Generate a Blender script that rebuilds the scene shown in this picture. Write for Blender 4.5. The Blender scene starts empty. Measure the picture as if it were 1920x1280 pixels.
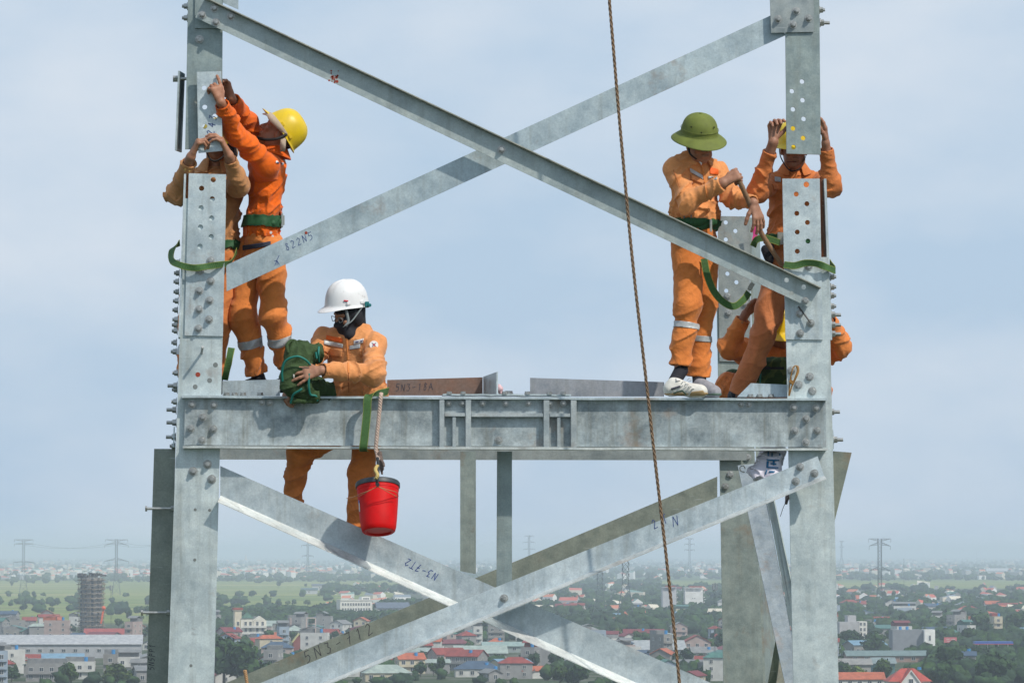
import bpy, bmesh, math, random
import numpy as np
from mathutils import Vector, Matrix
from mathutils.bvhtree import BVHTree
from mathutils.geometry import delaunay_2d_cdt
random.seed(7); RNG = np.random.default_rng(7)
scene = bpy.context.scene
COL = scene.collection
R_ = math.radians

# ------------------------------------------------------------------ camera
HAZE_DENSITY = 0.95e-4
CAM_H = 50.0
F_PX = 8904.0                       # focal length in pixels of a 1920 px wide frame
YAW, PITCH = math.atan((960 - 418) / F_PX), math.atan((1035 - 640) / F_PX)
cam_data = bpy.data.cameras.new('camera')
cam = bpy.data.objects.new('camera', cam_data)
COL.objects.link(cam)
cam_data.sensor_width = 36.0
cam_data.lens = 36.0 * F_PX / 1920.0
cam_data.clip_start = 1.0
cam_data.clip_end = 120000.0
cam.location = (0, 0, CAM_H)
cam.rotation_euler = (math.pi / 2 + PITCH, 0, -YAW)
scene.camera = cam

# ------------------------------------------------------------------ daylight
SUN = Vector((0.50, -0.58, 0.80)).normalized()
SUN_EL = math.asin(SUN.z)
SUN_AZ = math.atan2(SUN.x, SUN.y)
world = bpy.data.worlds.new('World')
scene.world = world
world.use_nodes = True
nt = world.node_tree
nt.nodes.clear()
w_out = nt.nodes.new('ShaderNodeOutputWorld')
w_bg = nt.nodes.new('ShaderNodeBackground')
sky = nt.nodes.new('ShaderNodeTexSky')
sky.sky_type = 'NISHITA'
sky.sun_disc = False
sky.sun_elevation = SUN_EL
sky.sun_rotation = SUN_AZ
sky.altitude = 50
sky.air_density = 1.0
sky.dust_density = 2.2
sky.ozone_density = 2.0
w_bg.inputs['Strength'].default_value = 0.122
w_geo = nt.nodes.new('ShaderNodeTexCoord')
w_map = nt.nodes.new('ShaderNodeMapping')
w_map.inputs['Scale'].default_value = (12, 12, 26)
w_map.inputs['Location'].default_value = (3.1, 0.4, 5.2)
w_n = nt.nodes.new('ShaderNodeTexNoise')
w_n.inputs['Scale'].default_value = 1.0
w_n.inputs['Detail'].default_value = 5
w_n.inputs['Roughness'].default_value = 0.5
w_r = nt.nodes.new('ShaderNodeValToRGB')
w_r.color_ramp.elements[0].position = 0.36
w_r.color_ramp.elements[0].color = (0, 0, 0, 1)
w_r.color_ramp.elements[1].position = 0.70
w_r.color_ramp.elements[1].color = (1, 1, 1, 1)
w_mix = nt.nodes.new('ShaderNodeMixRGB')
w_mix.inputs['Color2'].default_value = (6.6, 6.9, 7.3, 1)      # sunlit thin cloud
w_scale = nt.nodes.new('ShaderNodeMath'); w_scale.operation = 'MULTIPLY'
w_scale.inputs[1].default_value = 0.62
L = nt.links.new
L(w_geo.outputs['Generated'], w_map.inputs['Vector'])
L(w_map.outputs['Vector'], w_n.inputs['Vector'])
L(w_n.outputs['Fac'], w_r.inputs['Fac'])
L(w_r.outputs['Color'], w_scale.inputs[0])
L(w_scale.outputs[0], w_mix.inputs['Fac'])
w_veil = nt.nodes.new('ShaderNodeMixRGB')                       # thin even veil of high cloud over the clear sky
w_veil.inputs['Fac'].default_value = 0.93
w_veil.inputs['Color2'].default_value = (3.92, 5.12, 6.50, 1)
L(sky.outputs['Color'], w_veil.inputs['Color1'])
L(w_veil.outputs['Color'], w_mix.inputs['Color1'])
L(w_mix.outputs['Color'], w_bg.inputs['Color'])
L(w_bg.outputs['Background'], w_out.inputs['Surface'])

sun_data = bpy.data.lights.new('sun', 'SUN')
sun_data.energy = 3.4
sun_data.angle = R_(1.2)
sun_data.color = (1.0, 0.93, 0.82)
sun = bpy.data.objects.new('sun', sun_data)
COL.objects.link(sun)
sun.rotation_euler = SUN.to_track_quat('Z', 'Y').to_euler()
sun.location = (0, 0, 200)

scene.view_settings.view_transform = 'Standard'
scene.view_settings.look = 'None'
scene.view_settings.gamma = 1.0
scene.view_settings.exposure = 0.0
scene.view_settings.use_curve_mapping = False
scene.cycles.max_bounces = 6
scene.cycles.diffuse_bounces = 3
scene.cycles.volume_bounces = 3

# ------------------------------------------------------------------ pixel helpers (photo pixels, 1920 x 1280)
_f = Vector((math.sin(YAW) * math.cos(PITCH), math.cos(YAW) * math.cos(PITCH), math.sin(PITCH)))
_r = Vector((math.cos(YAW), -math.sin(YAW), 0))
_u = _r.cross(_f)
CAMP = Vector((0, 0, CAM_H))
def ray(px, py):
    return _f * F_PX + _r * (px - 960) - _u * (py - 640)
def P(px, py, y):
    """world point seen at a pixel, lying in the plane of the given world y"""
    d = ray(px, py)
    return CAMP + d * (y / d.y)
def G(px, py, z=0.0):
    d = ray(px, py)
    return CAMP + d * ((z - CAM_H) / d.z)
def proj(p):
    v = Vector(p) - CAMP
    k = F_PX / v.dot(_f)
    return 960 + v.dot(_r) * k, 640 - v.dot(_u) * k

# ------------------------------------------------------------------ object helpers
def tagit(o, label=None, cat=None, group=None, kind=None):
    if label: o['label'] = label
    if cat: o['category'] = cat
    if group: o['group'] = group
    if kind: o['kind'] = kind
    return o
def empty(name, loc=(0, 0, 0), label=None, cat=None, group=None, parent=None):
    o = bpy.data.objects.new(name, None)
    COL.objects.link(o); o.location = loc
    o.empty_display_size = 0.1
    if parent is not None: setparent(o, parent)
    return tagit(o, label, cat, group)
def wloc(o):
    v = Vector(o.location)
    p = o.parent
    while p is not None:
        v = v + Vector(p.location); p = p.parent
    return v
def setparent(o, parent):
    """keep the object where it stands (parents here are only ever translated)"""
    o.parent = parent
    o.location = Vector(o.location) - wloc(parent)
def obj(name, me, mat=None, parent=None, color=None, smooth=False, autosmooth=None):
    """link a bmesh or mesh as one object; its vertices are in world space"""
    if isinstance(me, bmesh.types.BMesh):
        bm = me; me = bpy.data.meshes.new(name); bm.to_mesh(me); bm.free()
    o = bpy.data.objects.new(name, me)
    COL.objects.link(o)
    if mat is not None:
        for m in (mat if isinstance(mat, (list, tuple)) else [mat]): me.materials.append(m)
    if color is not None: o.color = (*color, 1)
    if smooth and len(me.polygons):
        me.polygons.foreach_set('use_smooth', [True] * len(me.polygons))
    if autosmooth is not None:
        me.polygons.foreach_set('use_smooth', [True] * len(me.polygons))
        me.set_sharp_from_angle(angle=R_(autosmooth))
    if parent is not None: setparent(o, parent)
    return o

def add_prism(bm, front, off, mat=0):
    """extrude polygon 'front' (world points) by vector off"""
    off = Vector(off)
    a = [bm.verts.new(p) for p in front]
    b = [bm.verts.new(Vector(p) + off) for p in front]
    n = len(a)
    fs = [bm.faces.new(a), bm.faces.new(list(reversed(b)))]
    for i in range(n):
        fs.append(bm.faces.new((a[i], b[i], b[(i + 1) % n], a[(i + 1) % n])))
    for f in fs: f.material_index = mat
    return fs
def box(bm, c, s, rot=None, mat=0):
    c = Vector(c); hx, hy, hz = s[0] / 2, s[1] / 2, s[2] / 2
    vs = []
    for z in (-hz, hz):
        for x, y in ((-hx, -hy), (hx, -hy), (hx, hy), (-hx, hy)):
            v = Vector((x, y, z))
            if rot is not None: v = rot @ v
            vs.append(bm.verts.new(c + v))
    for q in ((3, 2, 1, 0), (4, 5, 6, 7), (0, 1, 5, 4), (1, 2, 6, 5), (2, 3, 7, 6), (3, 0, 4, 7)):
        bm.faces.new([vs[i] for i in q]).material_index = mat
def cyl(bm, a, b, r, n=10, r2=None, mat=0, cap=True):
    a, b = Vector(a), Vector(b); r2 = r if r2 is None else r2
    d = (b - a).normalized(); x = d.orthogonal().normalized(); y = d.cross(x)
    A = [bm.verts.new(a + (x * math.cos(t) + y * math.sin(t)) * r) for t in [2 * math.pi * i / n for i in range(n)]]
    B = [bm.verts.new(b + (x * math.cos(t) + y * math.sin(t)) * r2) for t in [2 * math.pi * i / n for i in range(n)]]
    for i in range(n): bm.faces.new((A[i], A[(i + 1) % n], B[(i + 1) % n], B[i])).material_index = mat
    if cap:
        bm.faces.new(list(reversed(A))).material_index = mat; bm.faces.new(B).material_index = mat
def fixn(bm):
    bmesh.ops.recalc_face_normals(bm, faces=bm.faces[:])
    return bm
def catmull(pts, n=8):
    pts = [Vector(p) for p in pts]; out = []
    for i in range(len(pts) - 1):
        p0 = pts[max(i - 1, 0)]; p1 = pts[i]; p2 = pts[i + 1]; p3 = pts[min(i + 2, len(pts) - 1)]
        for k in range(n):
            t = k / n
            out.append(0.5 * ((2 * p1) + (p2 - p0) * t + (2 * p0 - 5 * p1 + 4 * p2 - p3) * t * t + (-p0 + 3 * p1 - 3 * p2 + p3) * t ** 3))
    out.append(pts[-1]); return out
def tube(bm, pts, r, n=8, mat=0):
    rings = []; up = None
    for i, p in enumerate(pts):
        d = (pts[min(i + 1, len(pts) - 1)] - pts[max(i - 1, 0)]).normalized()
        if up is None: up = d.orthogonal().normalized()
        up = (up - d * up.dot(d)).normalized(); y = d.cross(up)
        rr = r(i / (len(pts) - 1)) if callable(r) else r
        rings.append([bm.verts.new(p + (up * math.cos(t) + y * math.sin(t)) * rr) for t in [2 * math.pi * k / n for k in range(n)]])
    for A, B in zip(rings, rings[1:]):
        for i in range(n): bm.faces.new((A[i], A[(i + 1) % n], B[(i + 1) % n], B[i])).material_index = mat
    bm.faces.new(list(reversed(rings[0]))).material_index = mat; bm.faces.new(rings[-1]).material_index = mat
def strap_mesh(bm, pts, wdirs, w, th=0.003, mat=0):
    """flat webbing: centre line pts, wdirs = direction of the width at each control point"""
    c = catmull(pts, 8); wd = catmull(wdirs, 8); rings = []
    for i, p in enumerate(c):
        d = (c[min(i + 1, len(c) - 1)] - c[max(i - 1, 0)]).normalized()
        q = (wd[i] - d * wd[i].dot(d)).normalized(); nn = d.cross(q)
        rings.append([bm.verts.new(p + q * w / 2 * a + nn * th / 2 * b) for a, b in ((-1, -1), (1, -1), (1, 1), (-1, 1))])
    for A, B in zip(rings, rings[1:]):
        for i in range(4): bm.faces.new((A[i], A[(i + 1) % 4], B[(i + 1) % 4], B[i])).material_index = mat
    bm.faces.new(list(reversed(rings[0]))); bm.faces.new(rings[-1])

# ------------------------------------------------------------------ materials
def newmat(name):
    m = bpy.data.materials.new(name); m.use_nodes = True
    b = m.node_tree.nodes['Principled BSDF']
    return m, m.node_tree, b
def N(nt, typ, **kw):
    n = nt.nodes.new(typ)
    for k, v in kw.items():
        if k in n.inputs.keys(): n.inputs[k].default_value = v
        else: setattr(n, k, v)
    return n
def texco(nt, scale=(1, 1, 1), kind='Object'):
    t = nt.nodes.new('ShaderNodeTexCoord'); m = nt.nodes.new('ShaderNodeMapping')
    m.inputs['Scale'].default_value = scale
    nt.links.new(t.outputs[kind], m.inputs['Vector']); return m.outputs['Vector']
def ramp(nt, fac, stops):
    r = nt.nodes.new('ShaderNodeValToRGB'); e = r.color_ramp.elements
    while len(e) < len(stops): e.new(0.5)
    for k, (p, c) in enumerate(stops):
        e[k].position = p; e[k].color = (*c, 1) if len(c) == 3 else c
    nt.links.new(fac, r.inputs['Fac']); return r.outputs['Color']
def mixc(nt, a, b, fac, mode='MIX'):
    m = nt.nodes.new('ShaderNodeMixRGB'); m.blend_type = mode
    for s, v in (('Fac', fac), ('Color1', a), ('Color2', b)):
        if isinstance(v, bpy.types.NodeSocket): nt.links.new(v, m.inputs[s])
        elif s == 'Fac': m.inputs[s].default_value = v
        else: m.inputs[s].default_value = (*v, 1)
    return m.outputs['Color']
def noise(nt, vec, scale, detail=4, rough=0.55):
    n = N(nt, 'ShaderNodeTexNoise'); n.inputs['Scale'].default_value = scale
    n.inputs['Detail'].default_value = detail; n.inputs['Roughness'].default_value = rough
    nt.links.new(vec, n.inputs['Vector']); return n.outputs['Fac']
def bump(nt, b, h, strength=0.3, dist=0.01):
    n = nt.nodes.new('ShaderNodeBump'); n.inputs['Strength'].default_value = strength; n.inputs['Distance'].default_value = dist
    nt.links.new(h, n.inputs['Height']); nt.links.new(n.outputs['Normal'], b.inputs['Normal'])

def galv(name, rust=0.0, metallic=0.55, rough=0.5, dirt=0.35, mott=0.0):
    """hot-dip galvanised steel; the tone of each member is its object colour"""
    m, nt, b = newmat(name); Lk = nt.links.new
    oi = nt.nodes.new('ShaderNodeObjectInfo')
    v = texco(nt); add = nt.nodes.new('ShaderNodeVectorMath'); add.operation = 'ADD'
    cmb = nt.nodes.new('ShaderNodeCombineXYZ'); mul = N(nt, 'ShaderNodeMath', operation='MULTIPLY'); mul.inputs[1].default_value = 37.0
    Lk(oi.outputs['Random'], mul.inputs[0]); Lk(mul.outputs[0], cmb.inputs[0]); Lk(mul.outputs[0], cmb.inputs[2])
    Lk(v, add.inputs[0]); Lk(cmb.outputs[0], add.inputs[1]); vv = add.outputs[0]
    big = noise(nt, vv, 3.2, 6, 0.62)
    mid = noise(nt, vv, 15, 4, 0.65)
    fine = noise(nt, vv, 95, 3, 0.7)
    st = nt.nodes.new('ShaderNodeMapping'); st.inputs['Scale'].default_value = (9, 9, 0.7); Lk(vv, st.inputs['Vector'])
    streak = noise(nt, st.outputs['Vector'], 2.2, 4, 0.6)
    c = mixc(nt, oi.outputs['Color'], ramp(nt, noise(nt, vv, 6.5, 7, .7), [(.36, (.55, .58, .60)), (.5, (1, 1, 1)), (.64, (1.35, 1.36, 1.36))]), mott, 'MULTIPLY')
    c = mixc(nt, c, ramp(nt, big, [(0.3, (0.74, 0.78, 0.80)), (0.52, (1.0, 1.01, 1.01)), (0.75, (1.16, 1.16, 1.15))]), 0.85, 'MULTIPLY')
    c = mixc(nt, c, ramp(nt, mid, [(0.3, (0.84, 0.87, 0.89)), (0.7, (1.11, 1.10, 1.09))]), 0.7, 'MULTIPLY')
    c = mixc(nt, c, ramp(nt, fine, [(0.3, (0.82, 0.83, 0.84)), (0.7, (1.14, 1.13, 1.12))]), 0.75, 'MULTIPLY')
    c = mixc(nt, c, (0.21, 0.215, 0.185), mathm(nt, 'MULTIPLY', ramp(nt, streak, [(0.52, (0, 0, 0)), (0.74, (1, 1, 1))]), dirt))
    sp = noise(nt, vv, 2.1, 5, 0.7)
    c = mixc(nt, c, (0.30, 0.17, 0.09), mathm(nt, 'MULTIPLY', ramp(nt, sp, [(0.60 - rust * 0.3, (0, 0, 0)), (0.70 - rust * 0.2, (1, 1, 1))]), 0.40 + rust * 0.5))
    # scratches
    sc = nt.nodes.new('ShaderNodeMapping'); sc.inputs['Scale'].default_value = (2, 20, 26); sc.inputs['Rotation'].default_value = (0, 0.5, 0); Lk(vv, sc.inputs['Vector'])
    scr = noise(nt, sc.outputs['Vector'], 3.0, 2, 0.5)
    c = mixc(nt, c, (0.62, 0.66, 0.68), mathm(nt, 'MULTIPLY', ramp(nt, scr, [(0.70, (0, 0, 0)), (0.76, (1, 1, 1))]), 0.35))
    Lk(c, b.inputs['Base Color'])
    b.inputs['Metallic'].default_value = metallic
    Lk(ramp(nt, mid, [(0.25, (rough - 0.12,) * 3), (0.75, (rough + 0.18,) * 3)]), b.inputs['Roughness'])
    bump(nt, b, fine, 0.12, 0.004)
    return m
def mathm(nt, op, a, b=None):
    n = nt.nodes.new('ShaderNodeMath'); n.operation = op
    for i, v in enumerate((a, b)):
        if v is None: continue
        if isinstance(v, bpy.types.NodeSocket): nt.links.new(v, n.inputs[i])
        else: n.inputs[i].default_value = v
    return n.outputs[0]
def simple(name, col, rough=0.6, metallic=0.0, nscale=None, namp=0.25, objcol=False, spec=0.5, bumps=None):
    m, nt, b = newmat(name)
    base = None
    if objcol:
        base = nt.nodes.new('ShaderNodeObjectInfo').outputs['Color']
    if nscale:
        n = noise(nt, texco(nt), nscale, 5, 0.6)
        k = ramp(nt, n, [(0.25, (1 - namp,) * 3), (0.75, (1 + namp,) * 3)])
        base = mixc(nt, base if base is not None else col, k, 1.0, 'MULTIPLY')
    if base is not None: nt.links.new(base, b.inputs['Base Color'])
    else: b.inputs['Base Color'].default_value = (*col, 1)
    b.inputs['Roughness'].default_value = rough; b.inputs['Metallic'].default_value = metallic
    b.inputs['Specular IOR Level'].default_value = spec
    if bumps: bump(nt, b, noise(nt, texco(nt), bumps[0], 4), bumps[1], bumps[2])
    return m
def scuff(m, col, lo=.60, hi=.72, amt=.5, scale=16):
    nt = m.node_tree; b = nt.nodes['Principled BSDF']; v = texco(nt)
    src = b.inputs['Base Color'].links[0].from_socket if b.inputs['Base Color'].links else tuple(b.inputs['Base Color'].default_value)[:3]
    f = mathm(nt, 'MULTIPLY', ramp(nt, noise(nt, v, scale, 7, .72), [(lo, (0, 0, 0)), (hi, (1, 1, 1))]), amt)
    nt.links.new(mixc(nt, src, col, f), b.inputs['Base Color']); nt.links.new(ramp(nt, noise(nt, v, scale * .6, 5), [(.3, (.28,) * 3), (.7, (.55,) * 3)]), b.inputs['Roughness'])
STEEL = galv('galvanised_steel', mott=0.28)
STEEL_RUSTY = galv('rust_stained_steel', rust=0.25, dirt=0.6)
BOLT = simple('bolt_steel', (0.42, 0.43, 0.42), 0.42, 0.8, 60, 0.3)
INK_BLUE = simple('blue_marker_ink', (0.03, 0.06, 0.22), 0.7)
INK_DARK = simple('dark_marker_ink', (0.05, 0.05, 0.07), 0.7)
RED_DOT = simple('red_paint', (0.28, 0.04, 0.02), 0.7)
WEB_GREEN = simple('green_webbing', (0.045, 0.115, 0.03), 0.8, 0, 90, 0.3, bumps=(300, 0.3, 0.002))
WEB_EDGE = simple('yellow_green_stitching', (0.22, 0.25, 0.05), 0.8)
# tones (object colours)
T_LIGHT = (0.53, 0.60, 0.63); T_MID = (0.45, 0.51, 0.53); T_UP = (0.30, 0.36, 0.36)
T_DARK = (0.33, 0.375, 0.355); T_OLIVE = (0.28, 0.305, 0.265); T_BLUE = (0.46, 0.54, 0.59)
# ================================================================== the steel tower
YF = 28.0                                             # plane of the front face of the tower
def circ(c, r, n=12):
    return [(c[0] + r * math.cos(2 * math.pi * i / n), c[1] + r * math.sin(2 * math.pi * i / n)) for i in range(n)]
def plate(name, poly, y, th, parent, tone=T_MID, holes=(), hr=6.2, mat=None, bevel=0.0):
    """flat steel plate facing the camera side: outline in photo pixels in the plane y, with real bolt holes"""
    pts = [P(a, b, y) for a, b in poly]
    v2 = [Vector((p.x, p.z)) for p in pts]; edges = [(i, (i + 1) % len(v2)) for i in range(len(v2))]
    hc = []
    for h in holes:
        c = P(h[0], h[1], y); r = (h[2] if len(h) > 2 else hr) / 318.0
        s = len(v2); v2 += [Vector(q) for q in circ((c.x, c.z), r)]
        edges += [(s + i, s + (i + 1) % 12) for i in range(12)]; hc.append((c.x, c.z, r))
    if holes:
        vo, eo, fo, *_ = delaunay_2d_cdt(v2, edges, [], 1, 1e-5)
        fo = [f for f in fo if not any((sum(vo[i].x for i in f) / len(f) - x) ** 2 + (sum(vo[i].y for i in f) / len(f) - z) ** 2 < (r * 0.97) ** 2 for x, z, r in hc)]
    else:
        vo, fo = v2, [list(range(len(v2)))]
    bm = bmesh.new()
    A = [bm.verts.new((v.x, y, v.y)) for v in vo]
    fs = [bm.faces.new([A[i] for i in f]) for f in fo]
    g = bmesh.ops.extrude_face_region(bm, geom=fs)
    vs = [e for e in g['geom'] if isinstance(e, bmesh.types.BMVert)]
    bmesh.ops.translate(bm, verts=vs, vec=(0, th, 0))
    bm.verts.ensure_lookup_table()
    bmesh.ops.delete(bm, geom=[v for v in bm.verts if not v.link_faces], context='VERTS')
    fixn(bm)
    return obj(name, bm, mat or STEEL, parent, tone)
def sheet(name, a, b, c, d, th, parent, tone=T_MID, mat=None, nrm=None):
    """slab through four world points (a..d), thickness th along its normal"""
    a, b, c, d = map(Vector, (a, b, c, d))
    n = (b - a).cross(d - a).normalized() if nrm is None else Vector(nrm)
    bm = bmesh.new(); add_prism(bm, [a, b, c, d], n * th); fixn(bm)
    return obj(name, bm, mat or STEEL, parent, tone)

def make_bolt_mesh(shank=0.0):
    """hex head with washer and protruding thread end, pointing to -Y, sitting on y = 0"""
    bm = bmesh.new()
    cyl(bm, (0, 0, 0), (0, -0.004, 0), 0.0245, 16)
    cyl(bm, (0, -0.004, 0), (0, -0.021, 0), 0.0175, 6)
    cyl(bm, (0, -0.021, 0), (0, -0.024, 0), 0.0165, 12, 0.014)
    cyl(bm, (0, -0.024, 0), (0, -0.034 - shank, 0), 0.010, 10)
    fixn(bm); me = bpy.data.meshes.new('bolt'); bm.to_mesh(me); bm.free(); me.materials.append(BOLT); return me
def make_head_mesh():
    bm = bmesh.new()
    cyl(bm, (0, 0, 0), (0, -0.003, 0), 0.022, 16)
    cyl(bm, (0, -0.003, 0), (0, -0.015, 0), 0.0185, 6)
    cyl(bm, (0, -0.015, 0), (0, -0.018, 0), 0.0165, 6, 0.013)
    fixn(bm); me = bpy.data.meshes.new('bolt_head'); bm.to_mesh(me); bm.free(); me.materials.append(BOLT); return me
STEEL_BEAM = galv('weathered_beam_steel', rust=0.12, dirt=0.8, mott=0.85)
BOLT_ME, HEAD_ME = make_bolt_mesh(), make_head_mesh()
BOLT_LONG = make_bolt_mesh(0.02)
def bolt(px, py, y, parent, me=None, rotz=0, s=1.0, loc=None, name='bolt'):
    o = bpy.data.objects.new(name, me or BOLT_ME); COL.objects.link(o)
    o.location = P(px, py, y) if loc is None else loc
    o.rotation_euler = (random.uniform(-0.04, 0.04), random.uniform(0, 1.0), rotz); o.scale = (s,) * 3
    if rotz: o.rotation_euler = (random.uniform(0, 1.0), 0, 0); o.rotation_euler = Matrix.Rotation(rotz, 3, 'Z').to_euler()
    setparent(o, parent); return o

# handwriting: small stroke font, each glyph is a list of polylines in a unit box
GLY = {'5': [[(.85, 1), (.25, 1), (.2, .58), (.6, .62), (.82, .35), (.6, .05), (.15, 0)]],
 'N': [[(.1, 0), (.15, 1), (.8, .05), (.85, 1)]], '3': [[(.15, .95), (.7, .95), (.45, .58), (.8, .35), (.55, .02), (.12, .05)]],
 '-': [[(.15, .45), (.8, .5)]], '1': [[(.3, .75), (.55, 1), (.5, 0)]], '8': [[(.75, .85), (.45, 1), (.25, .75), (.7, .35), (.55, 0), (.25, .1), (.3, .4), (.75, .85)]],
 'A': [[(.05, 0), (.5, 1), (.9, 0)], [(.2, .38), (.78, .38)]], '7': [[(.12, .95), (.8, 1), (.45, 0)], [(.25, .5), (.75, .55)]],
 '2': [[(.12, .8), (.45, 1), (.75, .75), (.15, .02), (.85, .05)]], '4': [[(.65, 0), (.6, 1), (.1, .35), (.9, .38)]],
 '6': [[(.7, 1), (.25, .5), (.3, .05), (.75, .15), (.7, .45), (.25, .4)]], 'T': [[(.05, 1), (.95, .95)], [(.5, 1), (.48, 0)]],
 'P': [[(.2, 0), (.2, 1), (.75, .9), (.7, .55), (.2, .5)]], 'Y': [[(.1, 1), (.5, .5), (.9, 1)], [(.5, .5), (.45, 0)]], ' ': [],
 'K': [[(.1, .5), (.5, .5), (.95, 1)], [(.5, .5), (.1, .0)], [(.5, .5), (.9, .05)], [(.5, .5), (.5, .0)]]}
def writing(text, px, py, ang, h, y, parent, mat, w=1.3, flip=False, adv=0.95, slant=0.12, name='handwriting'):
    """marker writing as thin strokes 1.5 mm proud of the plane y; px,py = start of the baseline, ang = direction on the photo (deg)"""
    bm = bmesh.new(); a = R_(ang); ux = (math.cos(a), -math.sin(a)); uy = (-math.sin(a), -math.cos(a)); cx = 0
    for ch in text:
        for st in GLY[ch]:
            q = []
            for (gx, gy) in st:
                X = (cx + gx * 0.62 + gy * slant + random.uniform(-.03, .03)) * h; Y = (gy + random.uniform(-.04, .04)) * h
                q.append((px + ux[0] * X + uy[0] * Y, py + ux[1] * X + uy[1] * Y))
            for (p0, p1) in zip(q, q[1:]):
                dx, dy = p1[0] - p0[0], p1[1] - p0[1]; l = math.hypot(dx, dy) or 1; nx, ny = -dy / l * w / 2, dx / l * w / 2
                ex, ey = dx / l * w * .3, dy / l * w * .3
                f = [P(p0[0] - ex + nx, p0[1] - ey + ny, y - .0015), P(p1[0] + ex + nx, p1[1] + ey + ny, y - .0015),
                     P(p1[0] + ex - nx, p1[1] + ey - ny, y - .0015), P(p0[0] - ex - nx, p0[1] - ey - ny, y - .0015)]
                add_prism(bm, f, (0, 0.0010 + 0.0002 * random.random(), 0))
        cx += adv
    fixn(bm); return obj(name, bm, mat, parent)

def diag(name, up0, up1, lo1, lo0, y, parent, tone, flange='low', fl=0.09, drop=0.0, fth=0.009, holes=(), mat=None, web_th=0.009, ftone=None):
    """angle bar: web outline (upper edge up0-up1, lower edge lo0-lo1, photo pixels) + flange along one edge toward the camera"""
    part = plate(name, [up0, up1, lo1, lo0], y, web_th, parent, tone, holes, mat=mat)
    e0, e1 = (lo0, lo1) if flange in ('low', 'lowback') else (up0, up1)
    sgn = -1 if flange in ('low', 'up') else 1
    a, b = P(*e0, y), P(*e1, y); s = -1 if flange.startswith('low') else 1
    d = (b - a).normalized(); nz = Vector((-d.z, 0, d.x)); nz = nz if nz.z > 0 else -nz
    oy = Vector((0, sgn * fl, 0)) + nz * drop * s
    a0, b0 = a - nz * 0.0 * s, b - nz * 0.0 * s
    bm = bmesh.new()
    base = Vector((0, -0.0005 if sgn < 0 else web_th + .0005, 0))
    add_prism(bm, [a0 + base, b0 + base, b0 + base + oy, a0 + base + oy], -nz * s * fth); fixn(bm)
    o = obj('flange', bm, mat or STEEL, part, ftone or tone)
    return part

# ---------------------------------------------------------------- fixed lower section
tower = empty('steel_tower', P(950, 1280, YF + 1.9), 'galvanised lattice tower body with beam deck, four legs and lower crossed braces', 'steel tower')
def leg_front(xl0, y0, xr0, xl1, y1, xr1, side, tone):
    leg = plate('leg', [(xl0, y0), (xr0, y0), (xr1, y1), (xl1, y1)], YF, 0.018, tower, tone)
    e0, e1 = ((xl0, y0), (xl1, y1)) if side < 0 else ((xr0, y0), (xr1, y1))
    a, b = P(*e0, YF + .0185), P(*e1, YF + .0185)
    w = Vector((-side * 0.018, 0, 0)); dpt = Vector((0, 0.25, 0))
    sheet('side_flange', a, b, b + dpt, a + dpt, 0.018, leg, tone, nrm=(-side, 0, 0))
    return leg
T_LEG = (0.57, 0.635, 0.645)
legL = leg_front(346, 372, 424, 314, 1300, 401, -1, T_LEG)
legR = leg_front(1471, 482, 1553, 1488, 1300, 1573, 1, T_LEG)

# left splice plate (front), holes above, bolts below
sp_h = [(400, 337), (378, 353), (398, 373), (377, 390), (397, 409), (376, 426), (396, 444), (375, 462)]
spL = plate('splice_plate', [(354, 325), (424, 327), (418, 630), (346, 629)], YF - .0125, .012, tower, T_LIGHT, sp_h, hr=5.0)
for x, y in [(395, 489), (375, 508), (395, 527), (374, 545), (393, 563), (373, 580), (392, 599), (372, 616)]:
    bolt(x, y, YF - .0125, spL, HEAD_ME if y < 0 else BOLT_ME)
# outer strip of the left splice (side splice seen edge on)
sideL = sheet('side_splice', P(349, 326, YF - .02), P(338, 632, YF - .02), P(338, 632, YF - .02) + Vector((0, .24, 0)), P(349, 326, YF - .02) + Vector((0, .24, 0)), .012, tower, T_LIGHT, nrm=(-1, 0, 0))
# right splice plate
sp_r = [(1512, 346, 5.5), (1493, 364), (1513, 382), (1494, 400), (1514, 417), (1495, 435), (1515, 452), (1495, 471)]
spR = plate('splice_plate', [(1467, 335), (1537, 335), (1543, 637), (1473, 636)], YF - .0125, .012, tower, T_LIGHT, sp_r, hr=4.8)
for x, y in [(1516, 500), (1499, 588), (1520, 606), (1500, 625)]: bolt(x, y, YF - .0125, spR)
sideR = sheet('side_splice', P(1545, 335, YF + .02), P(1556, 637, YF + .02), P(1556, 637, YF + .02) + Vector((0, .22, 0)), P(1545, 335, YF + .02) + Vector((0, .22, 0)), .014, tower, T_LIGHT, nrm=(1, 0, 0))
sheet('side_splice', P(1540, 337, YF + .06), P(1548, 560, YF + .06), P(1548, 560, YF + .06) + Vector((0, .18, 0)), P(1540, 337, YF + .06) + Vector((0, .18, 0)), .010, tower, (0.20, 0.10, 0.06), STEEL_RUSTY, nrm=(1, 0, 0))

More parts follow.
